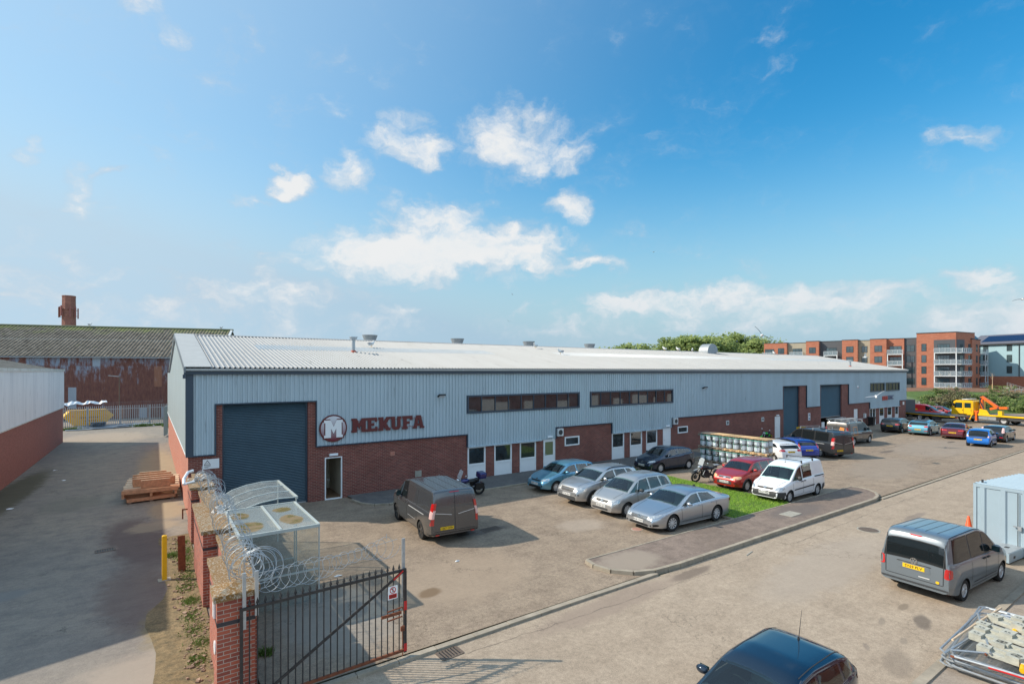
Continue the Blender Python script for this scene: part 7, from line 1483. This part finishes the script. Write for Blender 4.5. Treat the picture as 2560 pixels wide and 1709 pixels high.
# vans
def van_lamps(t, c):
    for s_ in (-1, 1):
        for nm, z0_, z1_, mm, e in (('tail_light', .74, 1.52, 'lamp_red', 0), ('tail_light_lens', .98, 1.28, 'lamp_pink', .012)):
            b = MB(); P = []
            for z in (z0_, (z0_+z1_)/2, z1_):
                h = c.ray('L' if s_ > 0 else 'R', c.L-.09, z); y = abs(h[0].y); P.append((y, z))
            for y, z in P: b.v += [(-c.L/2+.17, s_*(y+.006+e), z), (-c.L/2+.05, s_*(y+.004+e), z), (-c.L/2-.008-e, s_*(y-.035), z), (-c.L/2-.008-e, s_*(y-.12), z), (-c.L/2+.05, s_*(y-.12), z), (-c.L/2+.17, s_*(y-.03), z)]
            b.f = [(6*i+k, 6*i+(k+1) % 6, 6*i+6+(k+1) % 6, 6*i+6+k) for i in range(2) for k in range(6)]+[(0,1,2,3,4,5),(12,13,14,15,16,17)]
            b.build(nm, M[mm], t, True)
gv = paint('gunmetal paint', (.105,.105,.108), .6, .27)
t, c = build_car('grey_panel_van', 'gunmetal grey panel van with its far front door open in the yard', TR, gv, ('R','L',7.0,-8.08), 85, 'HJ67 OPN', dict(steer=0, mirror=M['black']), cat='van')
van_lamps(t, c); b = MB(); b.prism([(0,.55),(.98,.55),(1.05,1.15),(.55,1.72),(.1,1.78),(0,1.15)], -.03, .03, Matrix.Translation((c.L/2-1.2-.0,-.98,0)) @ Matrix.Rotation(R(-62), 4, 'Z') @ Matrix(((-1,0,0,0),(0,0,1,0),(0,1,0,0),(0,0,0,1)))); dr = b.build('open_door', gv, t)
b = MB(); b.prism([(.08,1.18),(.95,1.18),(.53,1.66),(.13,1.70)], -.036, .036, Matrix.Translation((c.L/2-1.2,-.98,0)) @ Matrix.Rotation(R(-62), 4, 'Z') @ Matrix(((-1,0,0,0),(0,0,1,0),(0,1,0,0),(0,0,0,1)))); b.build('door_glass', M['tint_glass'], dr)
dk = paint('charcoal paint', (.045,.05,.055), .4, .25)
T2 = scale_car(vary(TR, pillars=[], rear=(4.95,4.9)), 5.34, wheel='hub'); T2['side'] = (1.2,1.8,4.9,4.9); T2['pillars'] = [(2.45,2.45),(3.7,3.7)]; T2['patches'] = [q for q in T2['patches']]; del T2['rear']
t, c = build_car('charcoal_crew_van', 'long charcoal crew van with side windows and roof bars by the shutters', T2, dk, ('R','L',39.0,-7.62), 69, 'WR65 OPU', cat='van'); van_lamps(t, c); roofbars(t, c, (2.3,3.5,4.7), .12, 'steel', .08)
T3 = vary(TR, wheel='hub')
t, c = build_car('grey_roof_rack_van', 'grey van with ladder rack and orange side decals near the open shutter', T3, paint('bronze grey paint', (.10,.095,.09), .55, .3), ('R','R',47.6,-6.46), -1, None, cat='van'); van_lamps(t, c); roofbars(t, c, (2.2,3.3,4.5), .14, 'steel', .05)
b = MB(); [b.bar((c.L/2-2.0,y,2.16),(c.L/2-4.9,y,2.16),.05) for y in (-.8,-.35,.1,.55,.8)]; [b.bar((c.L/2-2.0-.4*k,-.35,2.17),(c.L/2-2.0-.4*k,.1,2.17),.035) for k in range(8)]; b.build('ladder_rack', M['steel'], t)
M['decal'] = mat('orange decal', (.8,.28,.02), .5)
for P in ([(3.3,.85),(3.34,.85),(3.34,1.55),(3.3,1.55)],[(4.0,.85),(4.04,.85),(4.04,1.55),(4.0,1.55)],[(3.35,.85),(3.99,.85),(3.99,.89),(3.35,.89)],[(3.35,1.51),(3.99,1.51),(3.99,1.55),(3.35,1.55)]): c.patch('decal', P, 'R', M['decal'], .01)
c.patch('decal', [(-.2,1.3),(-.6,1.2),(-.62,1.5),(-.3,1.55)], 'B', M['decal'], .014); c.patch('reflection_panel', [(1.6,1.2),(3.1,1.2),(3.1,1.75),(1.9,1.75)], 'R', M['tint_glass'], .01)
# cars at the tins and along the far side
t, c = build_car('blue_hatchback', 'bright royal blue hatchback beside the charcoal crew van', scale_car(FI, 4.03, W=1.69, H=1.49, wheel='multi'), paint('royal blue paint', (.012,.055,.36), .5, .25), ('R','L',36.4,-7.0), 60, 'KM57 DDL')
t, c = build_car('white_hatchback', 'white hatchback parked between the tin stack and the royal blue hatchback', scale_car(CO, 4.2, patches=tail(.45,.82,.86,1.0)+[('rear_bumper_trim', [(-.7,.32),(.7,.32),(.7,.42),(-.7,.42)], 'B', 'dark')], plate_r=.84), paint('white paint', (.72,.73,.74), 0, .3), ('R','L',33.7,-7.1), 66, 'OY18 UZL')
t, c = build_car('black_estate', 'black estate car parked nearest the far double door', scale_car(vary(CO, rear=(3.9,3.72), top=[(0,.52),(.06,.66),(.18,.76),(.6,.86),(1.0,.96),(1.62,1.36),(1.85,1.43),(2.3,1.47),(3.4,1.44),(3.76,1.38),(3.93,1.0),(3.97,.85),(4.0,.52)]), 4.65, W=1.82, wheel='five', patches=tail(.45,.86,.84,.95)), paint('black paint', (.015,.017,.02), .4, .22), ('R','R',61.3,-5.34), 3, 'LL70 XVH')
t, c = build_car('teal_blue_estate', 'pale metallic blue small estate with dark roof near the kerb grass', scale_car(CO, 4.25, W=1.8, r=.33, patches=[('tail_light', [(.48,.82),(.78,.84),(.77,.97),(.50,.96)], 'BB', 'lamp_red', .012),('reflector', [(.5,.44),(.8,.46),(.8,.52),(.5,.5)], 'BB', 'lamp_red', .012),('dark_roof', [(1.9,-.5),(3.6,-.5),(3.6,.5),(1.9,.5)], 'T', 'dark', .006)], plate_r=.60), paint('ice blue paint', (.14,.36,.45), .6, .25), ('R','R',60.95,-7.79), 3, 'WF17 BVO')
t, c = build_car('maroon_saloon', 'dark maroon saloon car between the pale blue estate and black hatchback', scale_car(vary(CC, patches=[('tail_light', [(.38,.76),(.88,.80),(.88,.90),(.40,.86)], 'BB', 'lamp_red', .012),('rear_bumper_trim', [(-.75,.32),(.75,.32),(.75,.40),(-.75,.40)], 'B', 'dark')]), 4.75), paint('maroon paint', (.16,.010,.016), .55, .25), ('R','R',60.6,-10.59), 8, 'FE18 XGD')
t, c = build_car('small_blue_car', 'small vivid blue city car with pink tail lamps nearest the road', scale_car(vary(FI, patches=[('tail_light', [(.58,.80),(.80,.82),(.80,.96),(.60,.94)], 'BB', 'lamp_pink', .012),('glass_skirt', [(-.55,.74),(.55,.74),(.55,.80),(-.55,.80)], 'B', 'black')], top=[(0,.50),(.05,.62),(.16,.74),(.6,.88),(.90,.98),(1.55,1.36),(1.8,1.44),(2.3,1.47),(3.2,1.43),(3.6,1.35),(3.84,.82),(3.88,.74),(3.92,.5)], rear=(3.82,3.55)), 3.42, W=1.63, r=.28, wheel='hub9', wb=2.34, fo=.62, plate_r=.62), paint('vivid blue paint', (.006,.16,.58), .3, .25), ('R','R',55.6,-13.42), 5, 'NX09 WZG')
t, c = build_car('black_hatchback', 'black hatchback with clear tail lamps behind the small vivid blue car', scale_car(vary(FI, patches=[('tail_light', [(.64,.85),(.84,.85),(.74,1.28),(.62,1.28)], 'BB', 'lamp_pink', .012),('reflector', [(.5,.44),(.75,.44),(.75,.5),(.5,.5)], 'BB', 'lamp_red', .012)]), 4.35, W=1.8, H=1.49, r=.31, plate_r=.5), paint('blue black paint', (.014,.019,.028), .4, .22), ('R','R',60.55,-13.34), 1, None)
# vehicles beyond the far end
t, c = build_car('red_mail_van', 'bright red delivery van with yellow lettering behind the dark flatbed truck', vary(CB, skip=[1], cabin=False), paint('post red paint', (.60,.012,.012), 0, .35), ('R','R',84.2,1.2), 272, None, cat='van', grp='vehicles beyond the warehouse end'); c.patch('yellow_lettering', [(2.9,1.06),(3.7,1.06),(3.7,1.2),(2.9,1.2)], 'R', M['truck_yellow'], .012); c.patch('crest', [(3.2,1.3),(3.4,1.3),(3.4,1.45),(3.2,1.45)], 'R', M['white'], .012)
far = 'vehicles beyond the warehouse end'
build_car('dark_red_car', 'dark red hatchback just behind the red delivery van', scale_car(FI, 4.1), paint('deep red paint', (.22,.012,.02), .4, .3), ('R','R',88.3,.8), 268, None, grp=far)
build_car('dark_blue_car', 'dark blue car parked between the delivery van and yellow cab', scale_car(FI, 4.2), paint('slate blue paint', (.03,.07,.13), .5, .3), ('R','R',87.0,-2.6), 264, None, grp=far)
build_car('silver_estate', 'silver estate car parked behind the yellow flatbed near the crane', scale_car(MK, 4.6, z0=.2, arches=False), sil, ('F','R',90.5,-10.2), 95, None, grp=far)
build_car('maroon_hatchback', 'maroon car at the far right behind the yellow flatbed', scale_car(CO, 4.2), paint('plum paint', (.25,.012,.05), .4, .3), ('F','R',88.6,-14.3), 95, None, grp=far)
build_car('white_car', 'white car glimpsed at the right end of the dark flatbed building gap', scale_car(CO, 4.1), paint('chalk white paint', (.7,.71,.72), 0, .35), ('R','R',83.4,4.2), 272, None, grp=far)
# ---------------------------------------------------------------- recovery trucks
def truck_wheel(t, x, y, r=.48, w=.28):
    b = MB(); b.lathe([(r*.55,-w/2),(r*.95,-w/2),(r,-w*.35),(r,w*.35),(r*.95,w/2),(r*.58,w/2)], axis='y', n=24, close=False); o = b.build('wheel', M['tyre'], t, True, loc=(x,y,r))
    b = MB(); b.lathe([(0,w*.1),(r*.2,w*.12),(r*.25,w*.3),(r*.5,w*.3),(r*.58,w*.5)], axis='y', n=20, close=False); b.build('rim', M['hubcap'], o, True)
def mudguard(t, x, y, r, w=.3, m='steel_dull'):
    b = MB(); P = [(math.cos(R(a)), math.sin(R(a))) for a in range(0, 181, 15)]
    for (c, s), (c2, s2) in zip(P, P[1:]): b.quad((x+c*r,y-w/2,.48+s*r),(x+c2*r,y-w/2,.48+s2*r),(x+c2*r,y+w/2,.48+s2*r),(x+c*r,y+w/2,.48+s*r)); b.quad((x+c*r,y-w/2-.002,.48+s*r),(x+c2*r,y-w/2-.002,.48+s2*r),(x+c2*(r-.07),y-w/2-.002,.48+s2*(r-.07)),(x+c*(r-.07),y-w/2-.002,.48+s*(r-.07)))
    b.build('mudguard', M[m], t)
deckm = mat('truck deck', (.10,.105,.11), .5, .3, var=.3, vs=3)
# yellow crane truck: local +x is forward
hd = math.degrees(math.atan2(.953, .30)); t = thing('crane_truck', 'yellow flatbed recovery truck with crew cab and folded orange crane', 'recovery truck', (80.15,-9.0,0), R(hd), 'recovery trucks beyond the warehouse end')
Wt = 2.3; OFF = Wt/2  # near side wheels sit at y=+... the camera sees the left side
def near(y): return -OFF+y
b = MB(); b.box(-3.0,5.0,-1.55,-.75,.55,.85); b.box(-3.0,5.0,-.0-.75+.0,-.05,.55,.85); b.build('chassis', M['dark'], t)
for x in (0, 4.25):
    truck_wheel(t, x, -.16); truck_wheel(t, x, -Wt+.16)
mudguard(t, 0, -.16, .62); 
b = MB(); b.box(-3.6,2.55,-Wt,0,1.0,1.10); b.build('deck', deckm, t)
b = MB(); b.box(-3.6,2.55,-.001,.06,.93,1.12); b.box(-3.66,-3.602,-Wt,.06,.93,1.12); b.build('deck_side_rail', M['truck_yellow'], t)
b = MB(); b.box(.75,1.55,-.28,-.02,.50,.92); b.box(1.57,2.5,-.28,-.02,.50,.92); b.build('tool_locker', M['steel_dull'], t)
b = MB(); b.box(-3.5,-3.45,-2.1,-.2,.5,.62); b.build('rear_bumper', M['dark'], t)
for y in (-.35,-1.95): b = MB(); b.box(-3.56,-3.5,y-.15,y+.15,.62,.76); b.build('tail_light', M['lamp_red'], t)
# crew cab
CP = [(3.1,.95),(3.1,2.55),(3.25,2.68),(5.0,2.68),(5.25,2.5),(5.5,1.75),(5.55,.75),(4.85,.75),(4.7,1.02),(3.8,1.02),(3.7,.9)]
b = MB(); b.prism(CP, 0.05, Wt-.05, XZ); cab = b.build('cab', M['truck_yellow'], t)
for P in ([(3.35,1.78),(4.05,1.78),(4.05,2.38),(3.35,2.38)],[(4.3,1.72),(5.2,1.72),(5.05,2.38),(4.3,2.38)]):
    b = MB(); b.prism(P, .03, .049, XZ); b.build('side_window', M['solid_glass'], cab); b = MB(); b.prism(P, Wt-.049, Wt-.03, XZ); b.build('side_window', M['solid_glass'], cab)
b = MB(); b.add([(5.52,-.25,1.80),(5.52,-Wt+.25,1.80),(5.28,-Wt+.3,2.46),(5.28,-.3,2.46)], [(0,1,2,3)]); b.build('windscreen', M['solid_glass'], cab)
b = MB(); b.box(4.15,4.17,-.049,-.03,1.05,2.45); b.box(3.22,3.24,-.049,-.03,1.05,2.45); b.build('door_gap', M['seam'], cab)
b = MB(); b.box(4.2,4.3,-.049,.0,1.45,1.5); b.box(3.3,3.4,-.049,.0,1.45,1.5); b.build('door_handle', M['black'], cab)
b = MB(); b.box(5.1,5.2,.05,.25,1.9,2.3); b.bar((5.1,-.05,2.2),(5.15,.1,2.2),.03); b.build('mirror', M['black'], cab)
b = MB(); b.box(3.9,4.5,-2.0,-.3,2.78,2.84); b.box(3.95,4.0,-.5,-.45,2.68,2.78); b.box(3.95,4.0,-1.8,-1.75,2.68,2.78); b.build('light_bar', M['white_dirty'], cab)
b = MB(); b.bar((3.2,-.1,1.05),(3.5,-.1,.35),.12,.10); b.build('rear_cab_leg', M['truck_yellow'], t); mudguard(t, 4.25, -.2, .6, .3, 'truck_yellow')
# crane
b = MB(); b.box(2.62,3.0,-1.7,-.6,.86,1.5); b.box(2.7,2.95,-1.3,-1.0,1.5,3.15); b.build('crane_column', M['orange'], t)
b = MB(); b.bar((2.8,-1.15,3.15),(1.2,-1.15,1.95),.26,.3,(0,1,0)); b.build('main_boom', M['orange'], t); b = MB(); b.bar((1.2,-1.1,1.95),(1.9,-1.1,1.72),.34,.26); b.bar((1.0,-1.15,1.9),(.2,-1.15,1.95),.3,.28); b.build('folded_boom', M['orange'], t)
b = MB(); b.bar((2.9,-1.0,3.05),(3.05,-1.2,2.2),.18,.25); b.bar((2.95,-.9,2.7),(2.5,-.9,1.7),.10); b.build('hydraulic_ram', M['dark'], t)
b = MB(); b.box(2.66,2.86,-.28,.05,.30,1.45); b.box(2.55,2.97,-.25,.02,1.35,1.5); b.build('outrigger', M['orange'], t); b = MB(); b.box(2.6,2.92,-.3,.08,.22,.30); b.build('outrigger_foot', M['steel_dull'], t)
b = MB(); b.add([(2.5,0,1.12),(1.4,0,1.12),(1.7,0,1.62),(2.4,0,1.75),(2.5,-.1,1.12),(1.4,-.1,1.12),(1.7,-.1,1.62),(2.4,-.1,1.75)], [(0,1,2,3),(7,6,5,4),(0,4,5,1),(1,5,6,2),(2,6,7,3),(3,7,4,0)]); b.box(.2,.6,-.5,-.1,1.12,1.6); b.build('deck_bulkhead', M['truck_yellow'], t)
b = MB(); [b.tube([(1.6+.13*k,-.4,1.75),(1.5+.13*k,-.2,1.4),(1.6+.13*k,-.3,1.15)], .025, 5) for k in range(6)]; b.build('hydraulic_hoses', M['black'], t)
# dark flatbed
t = thing('flatbed_truck', 'dark grey flatbed recovery truck with yellow edge stripe beside the building end', 'recovery truck', (77.55,-4.75,0), R(69), 'recovery trucks beyond the warehouse end')
b = MB(); b.prism([(-.6,.90),(-.6,.84),(.4,.72),(5.6,.78),(5.6,.98),(.4,1.0)], 0, Wt, XZ); b.xf(Matrix.Translation((0,0,0))); b.build('deck', deckm, t)
b = MB(); b.prism([(-.6,.80),(.4,.74),(5.6,.80),(5.6,.87),(.4,.84),(-.6,.86)], -.04, -.001, XZ); b.build('side_stripe', M['truck_yellow'], t)
truck_wheel(t, 3.6, -.16, .45); truck_wheel(t, 3.6, -Wt+.16, .45); mudguard(t, 3.6, -.16, .56, .3, 'dark')
b = MB(); b.box(1.2,2.1,-.35,-.02,.28,.70); b.build('tool_locker', M['dark'], t); b = MB(); b.box(0.3,7.5,-1.6,-.7,.5,.72); b.build('chassis', M['black'], t)
b = MB(); b.box(6.0,7.9,-Wt,0,.6,2.5); cab = b.build('cab', M['grey_clad'], t); b = MB(); b.box(6.4,7.4,.001,.01,1.5,2.2); b.build('side_window', M['solid_glass'], cab); truck_wheel(t, 6.9, -.16, .45)
b = MB(); b.box(-.55,-.5,-.5,-.2,.68,.78); b.box(-.55,-.5,-2.1,-1.8,.68,.78); b.build('tail_light', M['lamp_red'], t)
# ---------------------------------------------------------------- motorcycles
def bike(lab, x, y, head, tank, kind):
    t = thing('motorcycle', lab, 'motorcycle', (x, y, 0), R(head), 'motorcycles in the yard'); wb = 1.45; r = .31
    lean = Matrix.Rotation(R(-8), 4, 'X')
    for wx in (-wb/2, wb/2):
        b = MB(); n = 24; rr = r-.05
        st = len(b.v)
        for i in range(n):
            a = 6.2832*i/n
            for k in range(8): q = 6.2832*k/8; b.v.append(((rr+.055*math.cos(q))*math.cos(a)+wx, .055*math.sin(q), (rr+.055*math.cos(q))*math.sin(a)+r))
        for i in range(n):
            for k in range(8): a_, b_ = i*8+k, i*8+(k+1) % 8; c_, d_ = ((i+1) % n)*8+k, ((i+1) % n)*8+(k+1) % 8; b.f.append((a_, b_, d_, c_))
        b.xf(lean); w = b.build('wheel', M['tyre'], t, True); b = MB()
        for i in range(10): a = 6.2832*i/10; b.bar((wx,0,r),(wx+(rr-.03)*math.cos(a),0,r+(rr-.03)*math.sin(a)),.012)
        b.cyl((wx,-.06,r),(wx,.06,r),.06,10); b.cyl((wx,-.05,r),(wx,-.045,r),.13,16); b.xf(lean); b.build('rim', M['chrome' if kind == 'cruiser' else 'dark_alloy'], w)
    hx = wb/2
    b = MB(); [b.bar((hx,s*.09,r),(hx-.28,s*.09,.92),.045) for s in (-1, 1)]; b.bar((hx-.28,-.12,.9),(hx-.28,.12,.9),.05); b.xf(lean); b.build('fork', M['chrome'], t)
    b = MB(); b.bar((-.3,0,.42),(.35,0,.42),.24,.10); b.bar((.42,0,.8),(.3,0,.3),.05); b.bar((.42,0,.8),(-.4,0,.72),.06); b.bar((-wb/2,.1,r),(-.2,.1,.4),.05); b.bar((-wb/2,-.1,r),(-.2,-.1,.4),.05); b.bar((-.35,0,.72),(-.2,0,.35),.05); b.xf(lean); b.build('frame', M['black'], t)
    b = MB(); b.obox((.08,0,.42), .20,.15,.14); [b.obox((.05+.16*k,0,.60), .07,.11,.10, Matrix.Rotation(R(20-40*k), 3, 'Y')) for k in (0, 1)]; [b.box(-.06,.3,-.14,.14,.5+.03*k,.51+.03*k) for k in range(6)]; b.xf(lean); b.build('engine', M['steel_dull' if kind == 'cruiser' else 'dark'], t)
    b = MB(); b.ball((.18,0,.83), .28,.15,.12, 14, 8); b.xf(lean); b.build('fuel_tank', tank, t, True)
    b = MB(); b.ball((-.22,0,.78), .26,.14,.07, 12, 6); b.ball((-.52,0,.84), .18,.12,.06, 12, 6); b.xf(lean); b.build('seat', M['black'], t, True)
    b = MB(); pts = [(.33,s*.38,1.08) for s in (-1, 1)]; b.tube([(.25,-.38,1.05),(.4,-.15,1.0),(.4,.15,1.0),(.25,.38,1.05)], .017, 6); b.xf(lean); b.build('handlebar', M['black'], t)
    b = MB(); b.ball((.55,0,.88), .09,.10,.10, 12, 8); b.xf(lean); b.build('headlight', M['lamp_clear'], t, True)
    b = MB(); [b.ball((.3,s*.34,1.18), .03,.07,.045, 8, 6) for s in (-1, 1)]; [b.bar((.3,s*.3,1.05),(.3,s*.34,1.16),.012) for s in (-1, 1)]; b.xf(lean); b.build('mirror', M['chrome'], t)
    b = MB(); b.tube([(.25,-.16,.35),(0,-.18,.26),(-.35,-.19,.28),(-.75,-.2,.34)], [.03,.03,.045,.05], 8); b.xf(lean); b.build('exhaust', M['chrome' if kind != 'green' else 'dark'], t, True)
    b = MB(); P = [(math.cos(R(a)), math.sin(R(a))) for a in range(35, 160, 15)]
    for wx, fm in ((hx, 0), (-hx, 1)):
        for (c, s), (c2, s2) in zip(P, P[1:]): b.quad((wx+c*.35,-.08,r+s*.35),(wx+c2*.35,-.08,r+s2*.35),(wx+c2*.35,.08,r+s2*.35),(wx+c*.35,.08,r+s*.35))
    b.xf(lean); b.build('mudguard', tank, t, True)
    if kind != 'green': b = MB(); b.add([(.5,-.2,1.0),(.5,.2,1.0),(.36,.17,1.38),(.36,-.17,1.38),(.54,0,1.02),(.38,0,1.42)], [(0,4,5,3),(4,1,2,5)]); b.xf(lean); b.build('windshield', mat('screen perspex', (.6,.65,.68), .1, alpha=.55), t, True)
    if kind == 'cruiser': b = MB(); b.obox((-.78,0,1.03), .2,.24,.15); b.xf(lean); o = b.build('top_box', tank, t); md = o.modifiers.new('b', 'BEVEL'); md.width = .06; md.segments = 3; b = MB(); [b.obox((-.55,s*.27,.58), .22,.09,.14) for s in (-1, 1)]; b.xf(lean); b.build('pannier', M['black'], t)
    if kind == 'adventure': b = MB(); b.bar((.62,0,.78),(.9,0,.7),.08,.03); b.obox((-.62,0,.95), .15,.1,.02); [b.tube([(.3,s*.2,.75),(.45,s*.24,.5),(.2,s*.24,.3)], .015, 6) for s in (-1, 1)]; b.xf(lean); b.build('crash_bars', M['steel_dull'], t)
    b = MB(); b.box(-.80,-.76,-.07,.07,.60,.68); b.xf(lean); b.build('tail_light', M['lamp_red'], t); b = MB(); b.box(-.86,-.855,-.1,.1,.45,.58); b.xf(lean); b.build('number_plate', M['plate_y'], t); b = MB(); b.bar((-.05,.12,.35),(-.12,.28,.02),.02); b.build('side_stand', M['steel_dull'], t)
bike('dark blue touring motorcycle with blue top box between the grey van and window panels', 11.75, -3.25, 178, paint('deep blue paint', (.012,.018,.14), .4, .2), 'cruiser')
bike('black adventure motorcycle on its stand beside the lawn and red hatchback', 24.72, -8.0, 164, M['black'], 'adventure')
bike('green and black motorcycle half hidden behind the tin stack by the wall', 43.3, -1.1, 184, mat('kawasaki like green', (.02,.45,.04), .35), 'green')
for m_ in bpy.data.materials:
    if m_.name.startswith('kawasaki'): m_.name = 'bright green'
# bits by the shutters
t = thing('plastic_sack_heap', 'heap of pale blue plastic sacks by the tall narrow shutter', 'sacks', (50.6,-1.0,0)); b = MB(); rnd = random.Random(4)
for i in range(7): b.ball((rnd.uniform(-.6,.6), rnd.uniform(-.2,.2), .25+.2*(i % 3)), .38,.3,.24, 10, 6)
b.build('sacks', mat('pale blue polythene', (.40,.52,.60), .35), t, True); b = MB(); b.box(-1.1,-.5,-.3,.3,0,.5); b.box(-1.1,-.5,-.3,.3,.5,.95); b.build('yellow_crate', M['truck_yellow'], t)
b = MB(); b.box(-.3,.3,-.02,.02,0,1.1); tag(b.build('white_board', M['white'], loc=(55.0,-.6,0)), 'white board leaning by the open shutter pier', 'board')
# ---------------------------------------------------------------- gulls
gw = mat('gull white', (.72,.72,.70), .7); gg = mat('gull grey wing', (.28,.30,.33), .7); gb = mat('gull dark wing', (.05,.05,.06), .7); gy = mat('gull bill', (.7,.4,.03), .5)
def gull_fly(lab, p, head, roll, up, wing, s=1., pitch=0):
    t = thing('gull', lab, 'gull', tuple(p), 0, 'gulls in flight'); t.rotation_euler = (R(roll), R(pitch), R(head)); t.scale = (s,)*3
    b = MB(); st = [(-.30,.015),(-.22,.04),(-.1,.075),(.05,.085),(.16,.06),(.22,.045),(.27,.045),(.31,.02)]; b.lathe([(r, x) for x, r in st], axis='x', n=10); b.build('body', gw, t, True)
    b = MB(); b.bar((.30,0,-.005),(.36,0,-.015),.018); b.build('bill', gy, t)
    b = MB(); b.add([(-.26,-.02,0),(-.26,.02,0),(-.42,.07,0),(-.43,0,.004),(-.42,-.07,0)], [(0,1,2,3,4)]); b.build('tail', gw, t)
    for sg in (-1, 1):
        b = MB(); P = [(0,.0,.11,-.12),(.12,.0+up*.12,.13,-.13),(.32,up*.34,.12,-.10),(.5,up*.42,.04,-.10),(.66,up*.40,-.07,-.13)]
        for (y, z, f, bk) in P: b.v += [(f, sg*y, z+.03), (bk, sg*y, z+.02), (f*.5+bk*.5, sg*y, z+.045)]
        for i in range(4): k = 3*i; b.f += [(k,k+3,k+5,k+2), (k+2,k+5,k+4,k+1), (k,k+1,k+4,k+3)]
        o = b.build('wing', wing, t, True)
        b = MB(); b.add([(-.07,sg*.661,up*.40+.031),(-.13,sg*.661,up*.40+.021),(-.2,sg*.76,up*.37+.02)], [(0,1,2)]); b.build('wing_tip', gb, o)
def at(u, v, D): q = cw((u-1280)/1301*D, D, 6.3-(v-927)/1301*D); return q
gull_fly('dark winged gull gliding above the roof near the last trees', at(1905,838,36), 35, 42, .25, gb, 1.15)
gull_fly('large white gull with grey wings flying across the far end of the cladding', at(2190,991,43), 205, 25, .35, gg, 1.1, 12)
gull_fly('white gull flapping in front of the beige flats', at(2163,893,70), 120, 35, .6, gw, 1.0)
gull_fly('gull just entering at the right edge of the sky', at(2556,748,40), 200, 20, .3, gb, .8)
gull_fly('tiny pale gull gliding in the sky above the cloud bank', at(1633,630,95), 20, 15, .3, gw, .8)
gull_fly('tiny dark gull low in the sky left of the second cowl', at(1272,803,120), 60, 15, .4, gb, .7); gull_fly('tiny gull high over the middle of the roof', at(1281,736,110), 10, 25, .4, gg, .7)
def gull_sit(lab, p, head, s=1.):
    t = thing('gull', lab, 'gull', tuple(p), R(head), 'gulls standing on roofs'); t.scale = (s,)*3
    b = MB(); st = [(-.26,.01),(-.16,.06),(0,.1),(.12,.09),(.2,.05)]; b.lathe([(r, x) for x, r in st], axis='x', n=10); b.xf(Matrix.Translation((0,0,.2)) @ Matrix.Rotation(R(-18), 4, 'Y')); b.build('body', gw, t, True)
    b = MB(); b.ball((.2,0,.36), .06,.055,.06, 10, 7); b.bar((.25,0,.36),(.32,0,.34),.018); b.tube([(.16,0,.26),(.2,0,.34)], .045, 8); b.build('head', gw, t, True)
    b = MB(); b.ball((-.08,0,.23), .2,.105,.055, 10, 6); b.build('folded_wings', gg, t, True); b = MB(); [b.bar((.02,s_*.03,0),(.02,s_*.03,.14),.012) for s_ in (-1, 1)]; b.build('legs', gy, t)
for lb, x, y, hd_ in (('gull on the roof slope just right of the flue pipe',10.6,7.3,20),('gull standing on the upper roof near the third cowl',25.8,9.4,200),('gull standing on the lower roof slope in the middle',25.9,6.2,160),('first of three gulls along the ridge left of the curved hood',44.6,10.9,90),('second of three gulls along the ridge left of the curved hood',46.9,10.9,90),('third gull on the ridge closest to the curved hood',49.0,10.6,30),('gull on the ridge in front of the first brick flats',66.5,10.7,60)):
    gull_sit(lb, (x, y, rz_(min(y, 10.95))+.05), hd_, 1.1)
for u, v, lb in ((285,815,'gull perched on the ridge of the rusty shed right of the chimney'),(556,823,'gull perched at the right end of the rusty shed ridge')):
    D = {285:78.5,556:81.6}[u]; X = (u-1280)/1301*D
    # put it on the ridge line
    q = ro + Vector((math.cos(R(-16)), math.sin(R(-16)), 0))*( (-2.5) if u == 285 else 14.6) + Vector((math.sin(R(16)), math.cos(R(16)), 0))*9.5
    gull_sit(lb, (q.x, q.y, 12.85), 40, 1.2)
